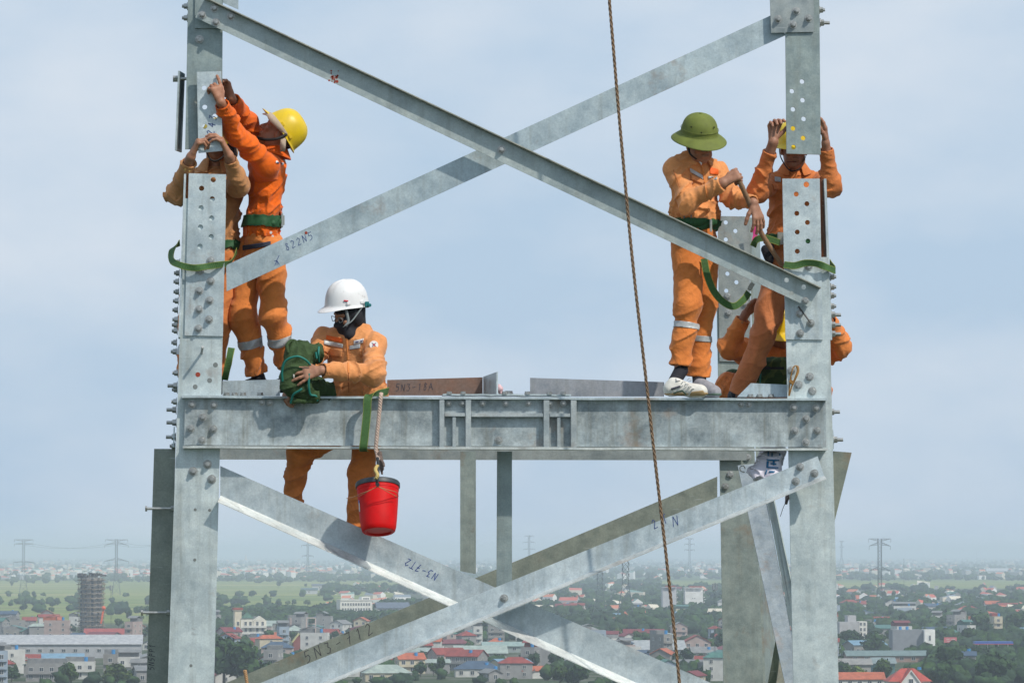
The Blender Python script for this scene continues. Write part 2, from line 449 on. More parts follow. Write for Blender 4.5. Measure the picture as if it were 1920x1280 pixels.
# bolts through the side of the legs
def sidebolts(lst, side, parent):
    for x, y, dy, s in lst:
        o = bpy.data.objects.new('bolt', BOLT_LONG if s > 1 else BOLT_ME); COL.objects.link(o)
        o.location = P(x, y, YF + dy); o.rotation_euler = (0, 0, -math.pi / 2 if side < 0 else math.pi / 2)
        o.scale = (1, 1.0, 1) if s <= 1 else (1.1, 1.1, 1.1)
        setparent(o, parent)
sidebolts([(338, 492, .05, 1), (337, 512, .16, 1), (336, 528, .05, 1), (336, 547, .16, 1), (335, 564, .05, 1), (334, 581, .16, 1), (334, 599, .05, 1), (333, 609, .18, 1),
           (333, 620, .05, 1), (332, 642, .12, 1), (331, 659, .16, 1), (334, 699, .05, 1), (333, 723, .1, 2), (333, 730, .16, 1), (332, 753, .05, 1), (331, 768, .12, 2), (331, 792, .1, 2), (330, 819, .1, 2), (329, 836, .14, 1)], -1, legL)
sidebolts([(1557, 519, .05, 1), (1557, 538, .14, 1), (1557, 554, .05, 1), (1557, 574, .14, 1), (1558, 590, .05, 2), (1558, 609, .14, 2), (1558, 626, .05, 2), (1556, 772, .1, 2), (1562, 824, .1, 2)], 1, legR)
# small side clips on the leg where the beam lands
sheet('clip_plate', P(328, 800, YF + .05), P(327, 838, YF + .05), P(327, 838, YF + .2), P(328, 800, YF + .2), .008, legL, T_LIGHT, nrm=(-1, 0, 0))
sheet('clip_plate', P(1560, 805, YF + .05), P(1561, 842, YF + .05), P(1561, 842, YF + .2), P(1560, 805, YF + .2), .008, legR, T_LIGHT, nrm=(1, 0, 0))
# peg sticking out of the left leg, pin under the right brace end
pg = bmesh.new(); cyl(pg, P(378, 662, YF + .001), P(380, 650, YF - .13), .0075, 8); fixn(pg); obj('peg', pg, BOLT, legL, smooth=False)
# dots and holes on the left leg
for x, y, c in [(371, 702, 2), (404, 684, 1), (393, 713, 0), (366, 725, 0), (366, 955, 0), (365, 1049, 0), (358, 1247, 0), (393, 956, 0)]:
    bm = bmesh.new(); q = P(x, y, YF); cyl(bm, q, q - Vector((0, .0012, 0)), .0145 if y < 800 else .009, 14); fixn(bm)
    obj('bolt_hole', bm, RED_DOT if c == 2 else simple('hole_shadow_steel' , (0.17, 0.19, 0.19), 0.8), legL)
for x, y in [(1484, 694), (1518, 706), (1497, 721), (1523, 733)]: bolt(x, y, YF, legR, HEAD_ME, s=1.15)
writing('PY', 368, 1190, 90, 9, YF, legL, simple('stamped_steel', (0.55, 0.58, 0.58), 0.5, 0.4), 0.9, name='stamped_mark')

# front beam (I section between the legs)
beam = plate('deck_beam', [(347, 746), (1548, 750), (1549, 838), (345, 834)], YF - .035, .016, tower, (0.40, 0.445, 0.46), mat=STEEL_BEAM)
yb = YF - .035
def flangebar(px0, py0, px1, py1, th_px, depth_f, depth_b, parent, tone, name='flange'):
    a, b = P(px0, py0, yb), P(px1, py1, yb); th = th_px / 318.
    bm = bmesh.new()
    n = 40; top = []
    for i in range(n):
        t0, t1 = i / n, (i + 1) / n
        p, q = a.lerp(b, t0), a.lerp(b, t1)
        w0, w1 = [0.0016 * math.sin(t * 37) * math.sin(t * 11 + 1) for t in (t0, t1)]
        f = [p + Vector((0, -depth_f, w0)), q + Vector((0, -depth_f, w1)), q + Vector((0, depth_b, w1)), p + Vector((0, depth_b, w0))]
        add_prism(bm, f, (0, 0, -th))
    bmesh.ops.remove_doubles(bm, verts=bm.verts[:], dist=1e-5)
    inner = [f for f in bm.faces if abs(f.normal.x) > .9 and all(len(e.link_faces) > 2 for e in f.edges)]
    fixn(bm)
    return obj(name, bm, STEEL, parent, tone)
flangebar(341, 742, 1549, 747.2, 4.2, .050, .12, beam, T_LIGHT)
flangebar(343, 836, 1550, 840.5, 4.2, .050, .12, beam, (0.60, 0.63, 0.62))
for x, y in [(360, 758), (401, 759), (380, 782), (358, 803), (400, 804), (379, 825), (491, 754), (506, 755)]:
    bolt(x, y, yb, beam, s=(0.8 if y < 757 and x > 450 else 1.0))
for x, y in [(1488, 764), (1530, 765), (1511, 785), (1490, 807), (1532, 807), (1511, 829), (1389, 758), (1404, 758), (935, 825)]:
    bolt(x, y, yb, beam, s=(0.8 if 1380 < x < 1410 else 1.0))
# stiffener box in the middle of the beam
def rib(x0, y0, x1, y1, name='stiffener', dep=.048, tone=(0.47, 0.51, 0.52)):
    a, b = P(x0, y0, yb), P(x1, y1, yb)
    bm = bmesh.new(); box(bm, ((a.x + b.x) / 2, yb - dep / 2 - .0006, (a.z + b.z) / 2), (abs(b.x - a.x), dep, abs(a.z - b.z)))
    bmesh.ops.bevel(bm, geom=bm.edges[:], offset=.0025, segments=2, affect='EDGES')
    return obj(name, bm, STEEL, beam, tone)
rib(823, 749.5, 832.5, 839); rib(872, 749.5, 882.5, 839.5); rib(1018, 750, 1029, 840); rib(1069, 750, 1080, 840)
rib(833, 774, 871.5, 781, 'stiffener', .045); rib(883, 774.5, 1017.5, 782, 'stiffener', .045); rib(1029.5, 775, 1068.5, 782, 'stiffener', .045)
rib(847.5, 781.6, 854.5, 837.5, 'stiffener', .041); rib(1043.5, 782.6, 1050.5, 838.5, 'stiffener', .041)
for x in (841, 867, 905, 948, 991, 1031, 1056): bolt(x, 756, yb - .012, beam, s=.75)
# splice pad plate with bolt heads on the top flange
padt = flangebar(830, 738.5, 1070, 739.4, 3.2, .045, .10, beam, T_LIGHT, 'pad_plate')
def topbolts(lst, yy, parent, s=1.0):
    for x, y in lst:
        bm = bmesh.new(); q = P(x, y, yy); cyl(bm, q, q + Vector((0, 0, .006)), .019 * s, 12); cyl(bm, q + Vector((0, 0, .006)), q + Vector((0, 0, .017)), .0165 * s, 6); fixn(bm)
        obj('bolt', bm, BOLT, parent)
topbolts([(842, 739), (868, 739), (946, 739), (989, 739), (1030, 739.6), (1056, 739.6)], YF - .07, beam)
topbolts([(425, 741), (440, 741), (456, 741), (488, 741), (1407, 744), (1424, 744), (1446, 744)], YF + .10, beam)

# plan members lying on the deck, their upright flanges show above the beam
p1 = plate('deck_angle', [(417, 714), (525, 711), (525, 742), (417, 742)], YF + .35, .010, tower, T_BLUE)
p2 = plate('deck_angle', [(726, 712), (905, 707), (905, 741), (726, 741)], YF + .35, .010, tower, (0.235, 0.175, 0.155), mat=None)
p2.data.materials.clear()
mr, nr, br = newmat('oxide_red_steel')
_n1 = noise(nr, texco(nr), 3.0, 5, .6); _n2 = noise(nr, texco(nr), 60, 3, .6)
_x = nr.nodes.new('ShaderNodeSeparateXYZ'); nr.links.new(texco(nr), _x.inputs[0])
_c = ramp(nr, _n1, [(.35, (.17, .135, .125)), (.55, (.20, .12, .09)), (.7, (.36, .10, .045))])
_c = mixc(nr, _c, ramp(nr, _n2, [(.3, (.8, .8, .8)), (.7, (1.15, 1.15, 1.15))]), 1, 'MULTIPLY')
nr.links.new(_c, br.inputs['Base Color']); br.inputs['Roughness'].default_value = .75
p2.data.materials.append(mr)
writing('5N3-18A', 741, 733, 2, 13, YF + .35, p2, INK_DARK, 1.1, adv=.8)
p3 = sheet('end_plate', P(906, 741, YF + .34), P(906, 706, YF + .34), P(931, 697, YF + .02), P(931, 741, YF + .02), .009, tower, T_LIGHT)
p4 = plate('deck_angle', [(994, 708), (1245, 716), (1245, 743), (994, 743)], YF + .35, .010, tower, (0.36, 0.37, 0.40))
p5 = plate('deck_angle', [(1382, 744), (1408, 718), (1478, 721), (1478, 744)], YF + .10, .010, tower, T_BLUE)
plate('deck_angle', [(1372, 735), (1382, 735), (1382, 744), (1372, 744)], YF + .5, .010, tower, T_BLUE)
topbolts([(954, 738)], YF + .2, tower, 1.4)

# rear leg, rear beam, rear brace, hangers
YR = YF + 3.6
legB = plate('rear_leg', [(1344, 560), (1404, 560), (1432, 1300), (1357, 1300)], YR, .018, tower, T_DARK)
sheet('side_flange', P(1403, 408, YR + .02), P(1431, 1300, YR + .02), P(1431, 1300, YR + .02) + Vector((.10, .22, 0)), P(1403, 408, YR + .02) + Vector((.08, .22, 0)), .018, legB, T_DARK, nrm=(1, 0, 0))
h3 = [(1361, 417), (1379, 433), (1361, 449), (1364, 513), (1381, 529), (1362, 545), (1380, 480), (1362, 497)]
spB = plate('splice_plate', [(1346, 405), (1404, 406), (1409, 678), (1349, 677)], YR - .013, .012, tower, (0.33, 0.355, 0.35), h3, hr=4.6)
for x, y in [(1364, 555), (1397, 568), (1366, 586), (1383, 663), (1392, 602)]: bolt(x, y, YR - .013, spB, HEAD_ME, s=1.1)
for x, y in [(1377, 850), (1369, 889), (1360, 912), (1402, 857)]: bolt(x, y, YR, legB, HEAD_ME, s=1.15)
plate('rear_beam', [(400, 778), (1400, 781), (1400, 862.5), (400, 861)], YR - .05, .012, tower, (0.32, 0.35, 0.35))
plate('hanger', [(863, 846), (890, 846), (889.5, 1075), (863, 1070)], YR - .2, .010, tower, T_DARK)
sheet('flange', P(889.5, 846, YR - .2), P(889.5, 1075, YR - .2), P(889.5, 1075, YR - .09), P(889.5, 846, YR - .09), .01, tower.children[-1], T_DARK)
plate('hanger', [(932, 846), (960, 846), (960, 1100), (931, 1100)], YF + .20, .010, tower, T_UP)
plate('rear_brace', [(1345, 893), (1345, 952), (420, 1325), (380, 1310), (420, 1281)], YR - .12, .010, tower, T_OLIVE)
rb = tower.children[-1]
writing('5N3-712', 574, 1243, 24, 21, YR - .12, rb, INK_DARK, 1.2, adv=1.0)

# lower crossed braces on the front face
br1 = diag('brace', (413, 873), (1400, 1309), (1400, 1374), (413, 930), YF + .035, tower, (0.47, 0.53, 0.56), 'low', .13, .040, fth=.006, ftone=(0.78, 0.78, 0.76))  # pale flange tone: brightness of the sunlit strip is put into its colour
writing('N3-7T2', 823, 1076, 181 - 28, 14, YF + .035, br1, INK_BLUE, 1.3, adv=.82)
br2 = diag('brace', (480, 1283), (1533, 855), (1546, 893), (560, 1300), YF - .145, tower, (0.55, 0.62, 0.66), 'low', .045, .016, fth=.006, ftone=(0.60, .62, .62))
# its left end runs on to the picture's edge
for x, y in [(1500, 875), (1527, 887), (1492, 902), (945, 1121)]: bolt(x, y, YF - .145, br2)
writing('2T', 1226, 992, 28, 16, YF - .145, br2, INK_BLUE, 1.3, adv=1.3)
writing('N', 1262, 987, 12, 18, YF - .145, br2, INK_BLUE, 1.2)
for x, y in [(362, 883), (389, 870), (397, 898)]: bolt(x, y, YF, legL, s=1.1)

# side plates projecting outside the legs
pl = plate('side_stub', [(289, 841), (329, 841), (318, 1300), (274, 1300)], YF + .16, .012, tower, T_OLIVE)
writing('5N5PP1', 289, 1256, 88, 11, YF + .16, pl, INK_DARK, 1.0, adv=.75)
for py, x0, x1 in ((953, 276, 327), (1148, 268, 319)):
    bm = bmesh.new(); a, b = P(x0, py, YF + .1), P(x1, py, YF + .1); d = (b - a).normalized()
    cyl(bm, a, b, .0085, 10); cyl(bm, a - d * .012, a, .0165, 6); cyl(bm, b - d * .02, b - d * .002, .0165, 6); fixn(bm); obj('step_bolt', bm, BOLT, pl)
pr = plate('side_gusset', [(1557, 845), (1597, 848), (1563, 984), (1559, 984)], YF + .16, .012, tower, (0.25, 0.27, 0.225))
# inclined bar in the side face, right
a0, a1 = P(1398, 893, YF + 3.0), P(1474, 1300, YF + 1.6)
b0, b1 = P(1428, 893, YF + 3.0), P(1516, 1300, YF + 1.6)
sb = sheet('side_brace', P(1383, 872, YF + 3.0), P(1424, 868, YF + 3.0), P(1505, 1300, YF + 1.6), P(1476, 1300, YF + 1.6), .01, tower, (0.27, 0.31, 0.34))
sheet('flange', P(1425, 868, YF + 2.99), P(1436, 868, YF + 2.90), P(1528, 1300, YF + 1.5), P(1506, 1300, YF + 1.59), .008, sb, T_DARK)
sheet('side_brace', P(1456, 1190, YF + 3.1), P(1466, 1200, YF + 3.1), P(1452, 1300, YF + 3.3), P(1436, 1300, YF + 3.3), .01, tower, T_OLIVE)
sheet('side_gusset', P(1467, 1200, YF + 3.2), P(1490, 1240, YF + 3.2), P(1490, 1300, YF + 3.2), P(1453, 1300, YF + 3.2), .01, tower, (0.42, .43, .36))

# ---------------------------------------------------------------- upper section being lowered into place
upper = empty('tower_section', P(945, 20, YF), 'upper tower section with two leg ends and large crossed braces above the workers', 'tower section')
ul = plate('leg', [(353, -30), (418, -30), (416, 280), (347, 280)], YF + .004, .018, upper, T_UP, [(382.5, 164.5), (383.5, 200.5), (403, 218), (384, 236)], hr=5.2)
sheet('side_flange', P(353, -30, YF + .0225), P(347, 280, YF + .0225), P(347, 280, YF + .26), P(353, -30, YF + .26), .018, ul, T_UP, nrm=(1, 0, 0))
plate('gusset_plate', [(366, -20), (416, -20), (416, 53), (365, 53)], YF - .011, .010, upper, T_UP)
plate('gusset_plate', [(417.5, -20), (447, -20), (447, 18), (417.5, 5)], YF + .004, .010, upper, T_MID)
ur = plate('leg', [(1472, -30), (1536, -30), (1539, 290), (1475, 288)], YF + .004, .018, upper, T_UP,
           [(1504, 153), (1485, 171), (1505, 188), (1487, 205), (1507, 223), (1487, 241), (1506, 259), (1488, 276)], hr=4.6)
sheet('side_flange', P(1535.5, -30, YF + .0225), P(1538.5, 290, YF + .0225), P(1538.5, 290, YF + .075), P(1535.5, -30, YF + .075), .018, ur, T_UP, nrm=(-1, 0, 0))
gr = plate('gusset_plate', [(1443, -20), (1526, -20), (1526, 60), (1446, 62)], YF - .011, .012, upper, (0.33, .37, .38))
for x, y in [(1459, 36), (1493, 21), (1516, 35), (1487, 47)]: bolt(x, y, YF - .011, gr)
sidebolts([(1536, 19, .08, 1), (1537, 43, .08, 2)], 1, ur)
sidebolts([(352, 12, .08, 1), (352, 34, .08, 1)], -1, ul)
bolt(374, 74, YF + .004, ul, HEAD_ME, s=1.15)
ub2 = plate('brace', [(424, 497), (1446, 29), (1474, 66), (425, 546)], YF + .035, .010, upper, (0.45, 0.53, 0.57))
sheet('flange', P(425, 546, YF + .0455), P(1474, 66, YF + .0455), P(1474, 66, YF + .13), P(425, 546, YF + .13), .008, ub2, T_UP)
writing('822N5', 537, 471, 25, 14, YF + .035, ub2, INK_BLUE, .9, adv=.85)
writing('K', 514, 498, 10, 18, YF + .035, ub2, INK_BLUE, 1.0)
bm = bmesh.new(); q = P(574, 436.5, YF + .035); cyl(bm, q, q - Vector((0, .0012, 0)), .009, 12); fixn(bm); obj('paint_dot', bm, RED_DOT, ub2)
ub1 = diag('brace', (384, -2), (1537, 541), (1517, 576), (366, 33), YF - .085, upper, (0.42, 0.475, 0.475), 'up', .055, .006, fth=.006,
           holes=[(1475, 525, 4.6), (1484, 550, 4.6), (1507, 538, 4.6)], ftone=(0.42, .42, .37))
for x, y in [(379, 28), (402, 16), (405, 42), (433, 31)]: bolt(x, y, YF - .085, ub1)
bolt(940, 281, YF - .085, ub1, s=1.05)
bolt(1510, 563, YF - .085, ub1, HEAD_ME, s=1.0)
bm = bmesh.new()
for k in range(26):
    x = random.gauss(0, 5); y = random.gauss(0, 5); q = P(626 + x, 144 + y, YF - .0852 ); cyl(bm, q, q - Vector((0, .0012, 0)), random.uniform(.0025, .007), 7)
q = P(632, 153, YF - .0852); cyl(bm, q, q - Vector((0, .0013, 0)), .009, 9); fixn(bm); obj('rust_stain', bm, RED_DOT, ub1)
pn = bmesh.new(); cyl(pn, P(1497, 574, YF - .03), P(1520, 605, YF - .05), .005, 8); fixn(pn); obj('pin', pn, simple('dark_pin', (.10, .10, .10), .6, .3), spR)

# loose plates
lp = empty('side_splice_plate', P(340, 210, YF + .12), 'narrow drilled plate hanging edge on from one long bolt left of upper leg', 'steel plate')
sheet('plate', P(337, 133, YF + .02), P(331, 282, YF + .02), P(341, 286, YF + .24), P(347, 139, YF + .24), .010, lp, T_MID, nrm=(-1, 0, 0))
bm = bmesh.new(); a, b = P(328, 148, YF + .08), P(351, 148, YF + .08); d = (b - a).normalized()
cyl(bm, a, b, .010, 10); cyl(bm, a - d * .012, a + d * .02, .019, 6); cyl(bm, a + d * .02, a + d * .036, .015, 10); fixn(bm); obj('bolt', bm, BOLT, lp)

hp = empty('splice_plate', P(392, 210, YF - .05), 'pale drilled splice plate marked in blue held up by two workers', 'steel plate')
sp = plate('plate', [(369, 135), (415, 134), (417, 283), (372, 287)], YF - .06, .012, hp, T_LIGHT, [(383, 165), (384, 201), (403, 218), (384, 237)], hr=4.8)
writing('N243', 399, 268, 82, 14, YF - .06, sp, INK_BLUE, 1.3, adv=1.0)
bm = bmesh.new(); q = P(384, 231, YF - .06); cyl(bm, q + Vector((-.0, 0, 0)), q - Vector((0, .0011, 0)), .001, 6); fixn(bm); bm.free()
# ================================================================== the land far below
def ground_mat():
    m, nt, b = newmat('river_plain'); Lk = nt.links.new
    g = nt.nodes.new('ShaderNodeNewGeometry'); sep = nt.nodes.new('ShaderNodeSeparateXYZ'); Lk(g.outputs['Position'], sep.inputs[0])
    def mapped(sc):
        mp = nt.nodes.new('ShaderNodeMapping'); mp.inputs['Scale'].default_value = sc; Lk(g.outputs['Position'], mp.inputs['Vector']); return mp.outputs['Vector']
    plots = N(nt, 'ShaderNodeTexVoronoi'); plots.inputs['Scale'].default_value = 1.0; Lk(mapped((1 / 260., 1 / 70., 0)), plots.inputs['Vector'])
    pc = nt.nodes.new('ShaderNodeSeparateColor'); Lk(plots.outputs['Color'], pc.inputs[0])
    field = ramp(nt, pc.outputs[0], [(0.0, (.10, .155, .04)), (.35, (.17, .21, .055)), (.6, (.22, .245, .07)), (.8, (.27, .26, .10)), (.93, (.13, .18, .045)), (1, (.30, .26, .13))])
    field = mixc(nt, field, ramp(nt, noise(nt, mapped((1 / 420., 1 / 38., 0)), 1, 6, .7), [(.36, (.42, .55, .5)), (.5, (1, 1, 1)), (.64, (1.35, 1.3, 1.2))]), 1, 'MULTIPLY')
    town = ramp(nt, noise(nt, mapped((1 / 22., 1 / 22., 0)), 1, 5), [(.35, (.03, .055, .022)), (.5, (.055, .075, .035)), (.62, (.13, .125, .105)), (.8, (.22, .21, .19))])
    far = ramp(nt, noise(nt, mapped((1 / 400., 1 / 500., 0)), 1, 4), [(.4, (.03, .06, .025)), (.58, (.08, .12, .04))])
    nz = noise(nt, mapped((1 / 900., 1 / 900., 0)), 1, 2)
    yy = mathm(nt, 'ADD', sep.outputs[1], mathm(nt, 'MULTIPLY', mathm(nt, 'SUBTRACT', nz, .5), 500))
    def step(v, e, w): return mathm(nt, 'MULTIPLY', mathm(nt, 'SUBTRACT', v, e), 1 / w)
    def clampn(v):
        n = nt.nodes.new('ShaderNodeClamp'); Lk(v, n.inputs[0]); return n.outputs[0]
    # the side of the plain (left: wide fields; right: settlement almost to the far strip)
    slope = mathm(nt, 'DIVIDE', sep.outputs[0], sep.outputs[1])
    right = clampn(step(slope, 0.028, .012))
    edge = mathm(nt, 'ADD', mathm(nt, 'MULTIPLY', right, 3100), 3350)
    f1 = clampn(mathm(nt, 'MULTIPLY', mathm(nt, 'SUBTRACT', yy, edge), 1 / 150.))
    f2 = clampn(step(yy, 8200, 500))
    c = mixc(nt, town, field, f1); c = mixc(nt, c, far, f2)
    Lk(c, b.inputs['Base Color']); b.inputs['Roughness'].default_value = .95; b.inputs['Specular IOR Level'].default_value = .1
    return m
bm = bmesh.new()
ys = [-3000, 500, 1500, 2500, 4000, 6000, 9000, 14000, 22000, 35000, 60000]
rows = [[bm.verts.new((x, y, 0)) for x in (-20000, -8000, -2000, 0, 2000, 8000, 20000)] for y in ys]
for A, B in zip(rows, rows[1:]):
    for i in range(6): bm.faces.new((A[i], A[i + 1], B[i + 1], B[i]))
tagit(obj('ground', bm, ground_mat()), kind='structure')

hz_m = bpy.data.materials.new('haze_air'); hz_m.use_nodes = True; hn = hz_m.node_tree; hn.nodes.clear()
ho = hn.nodes.new('ShaderNodeOutputMaterial'); hv = hn.nodes.new('ShaderNodeVolumePrincipled')
hv.inputs['Color'].default_value = (0.77, 0.88, 1.0, 1); hv.inputs['Density'].default_value = HAZE_DENSITY; hv.inputs['Anisotropy'].default_value = 0.0
hn.links.new(hv.outputs[0], ho.inputs['Volume'])
bm = bmesh.new(); box(bm, (0, 31000, 46.5), (50000, 70000, 95)); fixn(bm)
haze = tagit(obj('haze', bm, hz_m), kind='stuff')

WALLM = simple('house_wall', (.6, .6, .6), .85, 0, .35, .18, objcol=True)
def roofm(name, rough, metallic):
    m, nt, b = newmat(name); oi = nt.nodes.new('ShaderNodeObjectInfo')
    v = texco(nt); n = noise(nt, v, .5, 5, .65)
    c = mixc(nt, oi.outputs['Color'], ramp(nt, n, [(.3, (.68, .68, .7)), (.7, (1.25, 1.2, 1.15))]), 1, 'MULTIPLY')
    w = N(nt, 'ShaderNodeTexWave'); w.inputs['Scale'].default_value = .9; nt.links.new(v, w.inputs['Vector'])
    c = mixc(nt, c, ramp(nt, w.outputs['Fac'], [(0, (.85, .85, .85)), (1, (1.05, 1.05, 1.05))]), 1, 'MULTIPLY')
    nt.links.new(c, b.inputs['Base Color']); b.inputs['Roughness'].default_value = rough; b.inputs['Metallic'].default_value = metallic; return m
ROOFM = roofm('tile_roof', .8, 0); METM = roofm('sheet_metal_roof', .55, .1)
GLASSM = simple('window_glass', (.035, .05, .07), .25, 0)
TANKM = simple('water_tank_blue', (.03, .22, .50), .4)
CONC = simple('raw_concrete', (.26, .255, .24), .9, 0, .4, .3)
WOOD = simple('scaffold_boards', (.25, .20, .15), .9)
LEAVES = []
for k, c in enumerate([(.022, .050, .020), (.032, .066, .022), (.050, .088, .024), (.075, .11, .028), (.022, .046, .025)]):
    m, nt, b = newmat('foliage_%s' % ['dark', 'mid', 'fresh', 'pale', 'deep'][k])
    n = noise(nt, texco(nt), .33, 6, .75); oi = nt.nodes.new('ShaderNodeObjectInfo')
    cc = mixc(nt, c, ramp(nt, n, [(.38, (.35, .42, .40)), (.5, (.95, 1, .95)), (.64, (1.9, 1.75, 1.5))]), 1, 'MULTIPLY')
    cc = mixc(nt, cc, ramp(nt, oi.outputs['Random'], [(0, (.7, .75, .75)), (1, (1.25, 1.2, 1.0))]), 1, 'MULTIPLY')
    nt.links.new(cc, b.inputs['Base Color']); b.inputs['Roughness'].default_value = .85; b.inputs['Specular IOR Level'].default_value = .2; LEAVES.append(m)
BARK = simple('bark', (.10, .08, .06), .9)

def lroot(name, loc, rz, label=None, cat=None, group=None):
    o = empty(name, loc, label, cat, group); o.rotation_euler = (0, 0, rz); return o
def lobj(name, me, mats, root, color=None, smooth=False):
    """child built in its root's own coordinates"""
    if isinstance(me, bmesh.types.BMesh):
        fixn(me); b = me; me = bpy.data.meshes.new(name); b.to_mesh(me); b.free()
        for m in (mats if isinstance(mats, (list, tuple)) else [mats]): me.materials.append(m)
    o = bpy.data.objects.new(name, me); COL.objects.link(o); o.parent = root
    if color is not None: o.color = (*color, 1)
    if smooth: me.polygons.foreach_set('use_smooth', [True] * len(me.polygons))
    return o
_wm = {}
def win_mesh(w, h):
    k = (round(w, 1), round(h, 1))
    if k not in _wm:
        b = bmesh.new(); box(b, (0, 0, 0), (w, .16, h), mat=0)
        for x in (-w / 2, 0, w / 2): box(b, (x, -.05, 0), (.10, .2, h + .1), mat=1)
        for z in (-h / 2, h / 2): box(b, (0, -.06, z), (w + .2, .24, .12), mat=1)
        fixn(b); me = bpy.data.meshes.new('window'); b.to_mesh(me); b.free(); me.materials.append(GLASSM); me.materials.append(TRIM); _wm[k] = me
    return _wm[k]
TRIM = simple('window_trim', (.55, .55, .52), .7)
def add_window(root, x, y, z, w=1.3, h=1.5, rz=0.0):
    o = bpy.data.objects.new('window', win_mesh(w, h)); COL.objects.link(o); o.parent = root; o.location = (x, y, z); o.rotation_euler = (0, 0, rz); return o
def gable(bm, w, d, h0, rise, over=.5, mat=0, along='x', th=.25):
    """two roof slabs, ridge along x or y"""
    for s in (-1, 1):
        if along == 'x':
            pts = [(-w / 2 - over, s * (d / 2 + over), h0 - rise * over / (d / 2)), (w / 2 + over, s * (d / 2 + over), h0 - rise * over / (d / 2)), (w / 2 + over, 0, h0 + rise), (-w / 2 - over, 0, h0 + rise)]
        else:
            pts = [(s * (w / 2 + over), -d / 2 - over, h0 - rise * over / (w / 2)), (s * (w / 2 + over), d / 2 + over, h0 - rise * over / (w / 2)), (0, d / 2 + over, h0 + rise), (0, -d / 2 - over, h0 + rise)]
        add_prism(bm, pts, (0, 0, th), mat)
def hip(bm, w, d, h0, rise, over=.6):
    rl = max(w - d, .1) / 2
    A = [bm.verts.new(p) for p in ((-w / 2 - over, -d / 2 - over, h0), (w / 2 + over, -d / 2 - over, h0), (w / 2 + over, d / 2 + over, h0), (-w / 2 - over, d / 2 + over, h0))]
    B = [bm.verts.new(p) for p in ((-rl, 0, h0 + rise), (rl, 0, h0 + rise))]
    bm.faces.new((A[0], A[1], B[1], B[0])); bm.faces.new((A[2], A[3], B[0], B[1])); bm.faces.new((A[1], A[2], B[1])); bm.faces.new((A[3], A[0], B[0])); bm.faces.new(A[::-1])
WALLC = {'white': (.50, .50, .48), 'cream': (.46, .41, .30), 'grey': (.24, .24, .24), 'pale blue': (.26, .32, .39), 'pinkish': (.36, .28, .26), 'bare concrete': (.22, .215, .205)}
ROOFC = {'red': (.24, .045, .036), 'orange': (.40, .11, .055), 'maroon': (.17, .028, .036), 'grey': (.20, .21, .215), 'dark blue': (.05, .09, .15), 'green': (.06, .17, .15), 'pale green': (.30, .37, .34), 'light blue': (.16, .30, .42)}
HOUSES = []
KEEP = [(1822, 1902, 1228, 1212), (1766, 1798, 1222, 1208), (1672, 1754, 1222, 1203), (1585, 1735, 1240, 1232), (622, 768, 1157, 1143), (1575, 1636, 1197, 1180), (1238, 1320, 1146, 1128),
        (436, 492, 1200, 1178), (546, 596, 1226, 1205), (150, 195, 1192, 1150), (0, 262, 1232, 1216), (1655, 1747, 1292, 1270), (640, 1030, 1276, 1262), (850, 960, 1232, 1226)]
def clear(px, py, hgt, wid):
    m = 50.0 / (py - 1035.0)
    return not any(x0 - wid / m / 2 < px < x1 + wid / m / 2 and py > b and py - hgt / m < ym for x0, x1, b, ym in KEEP)
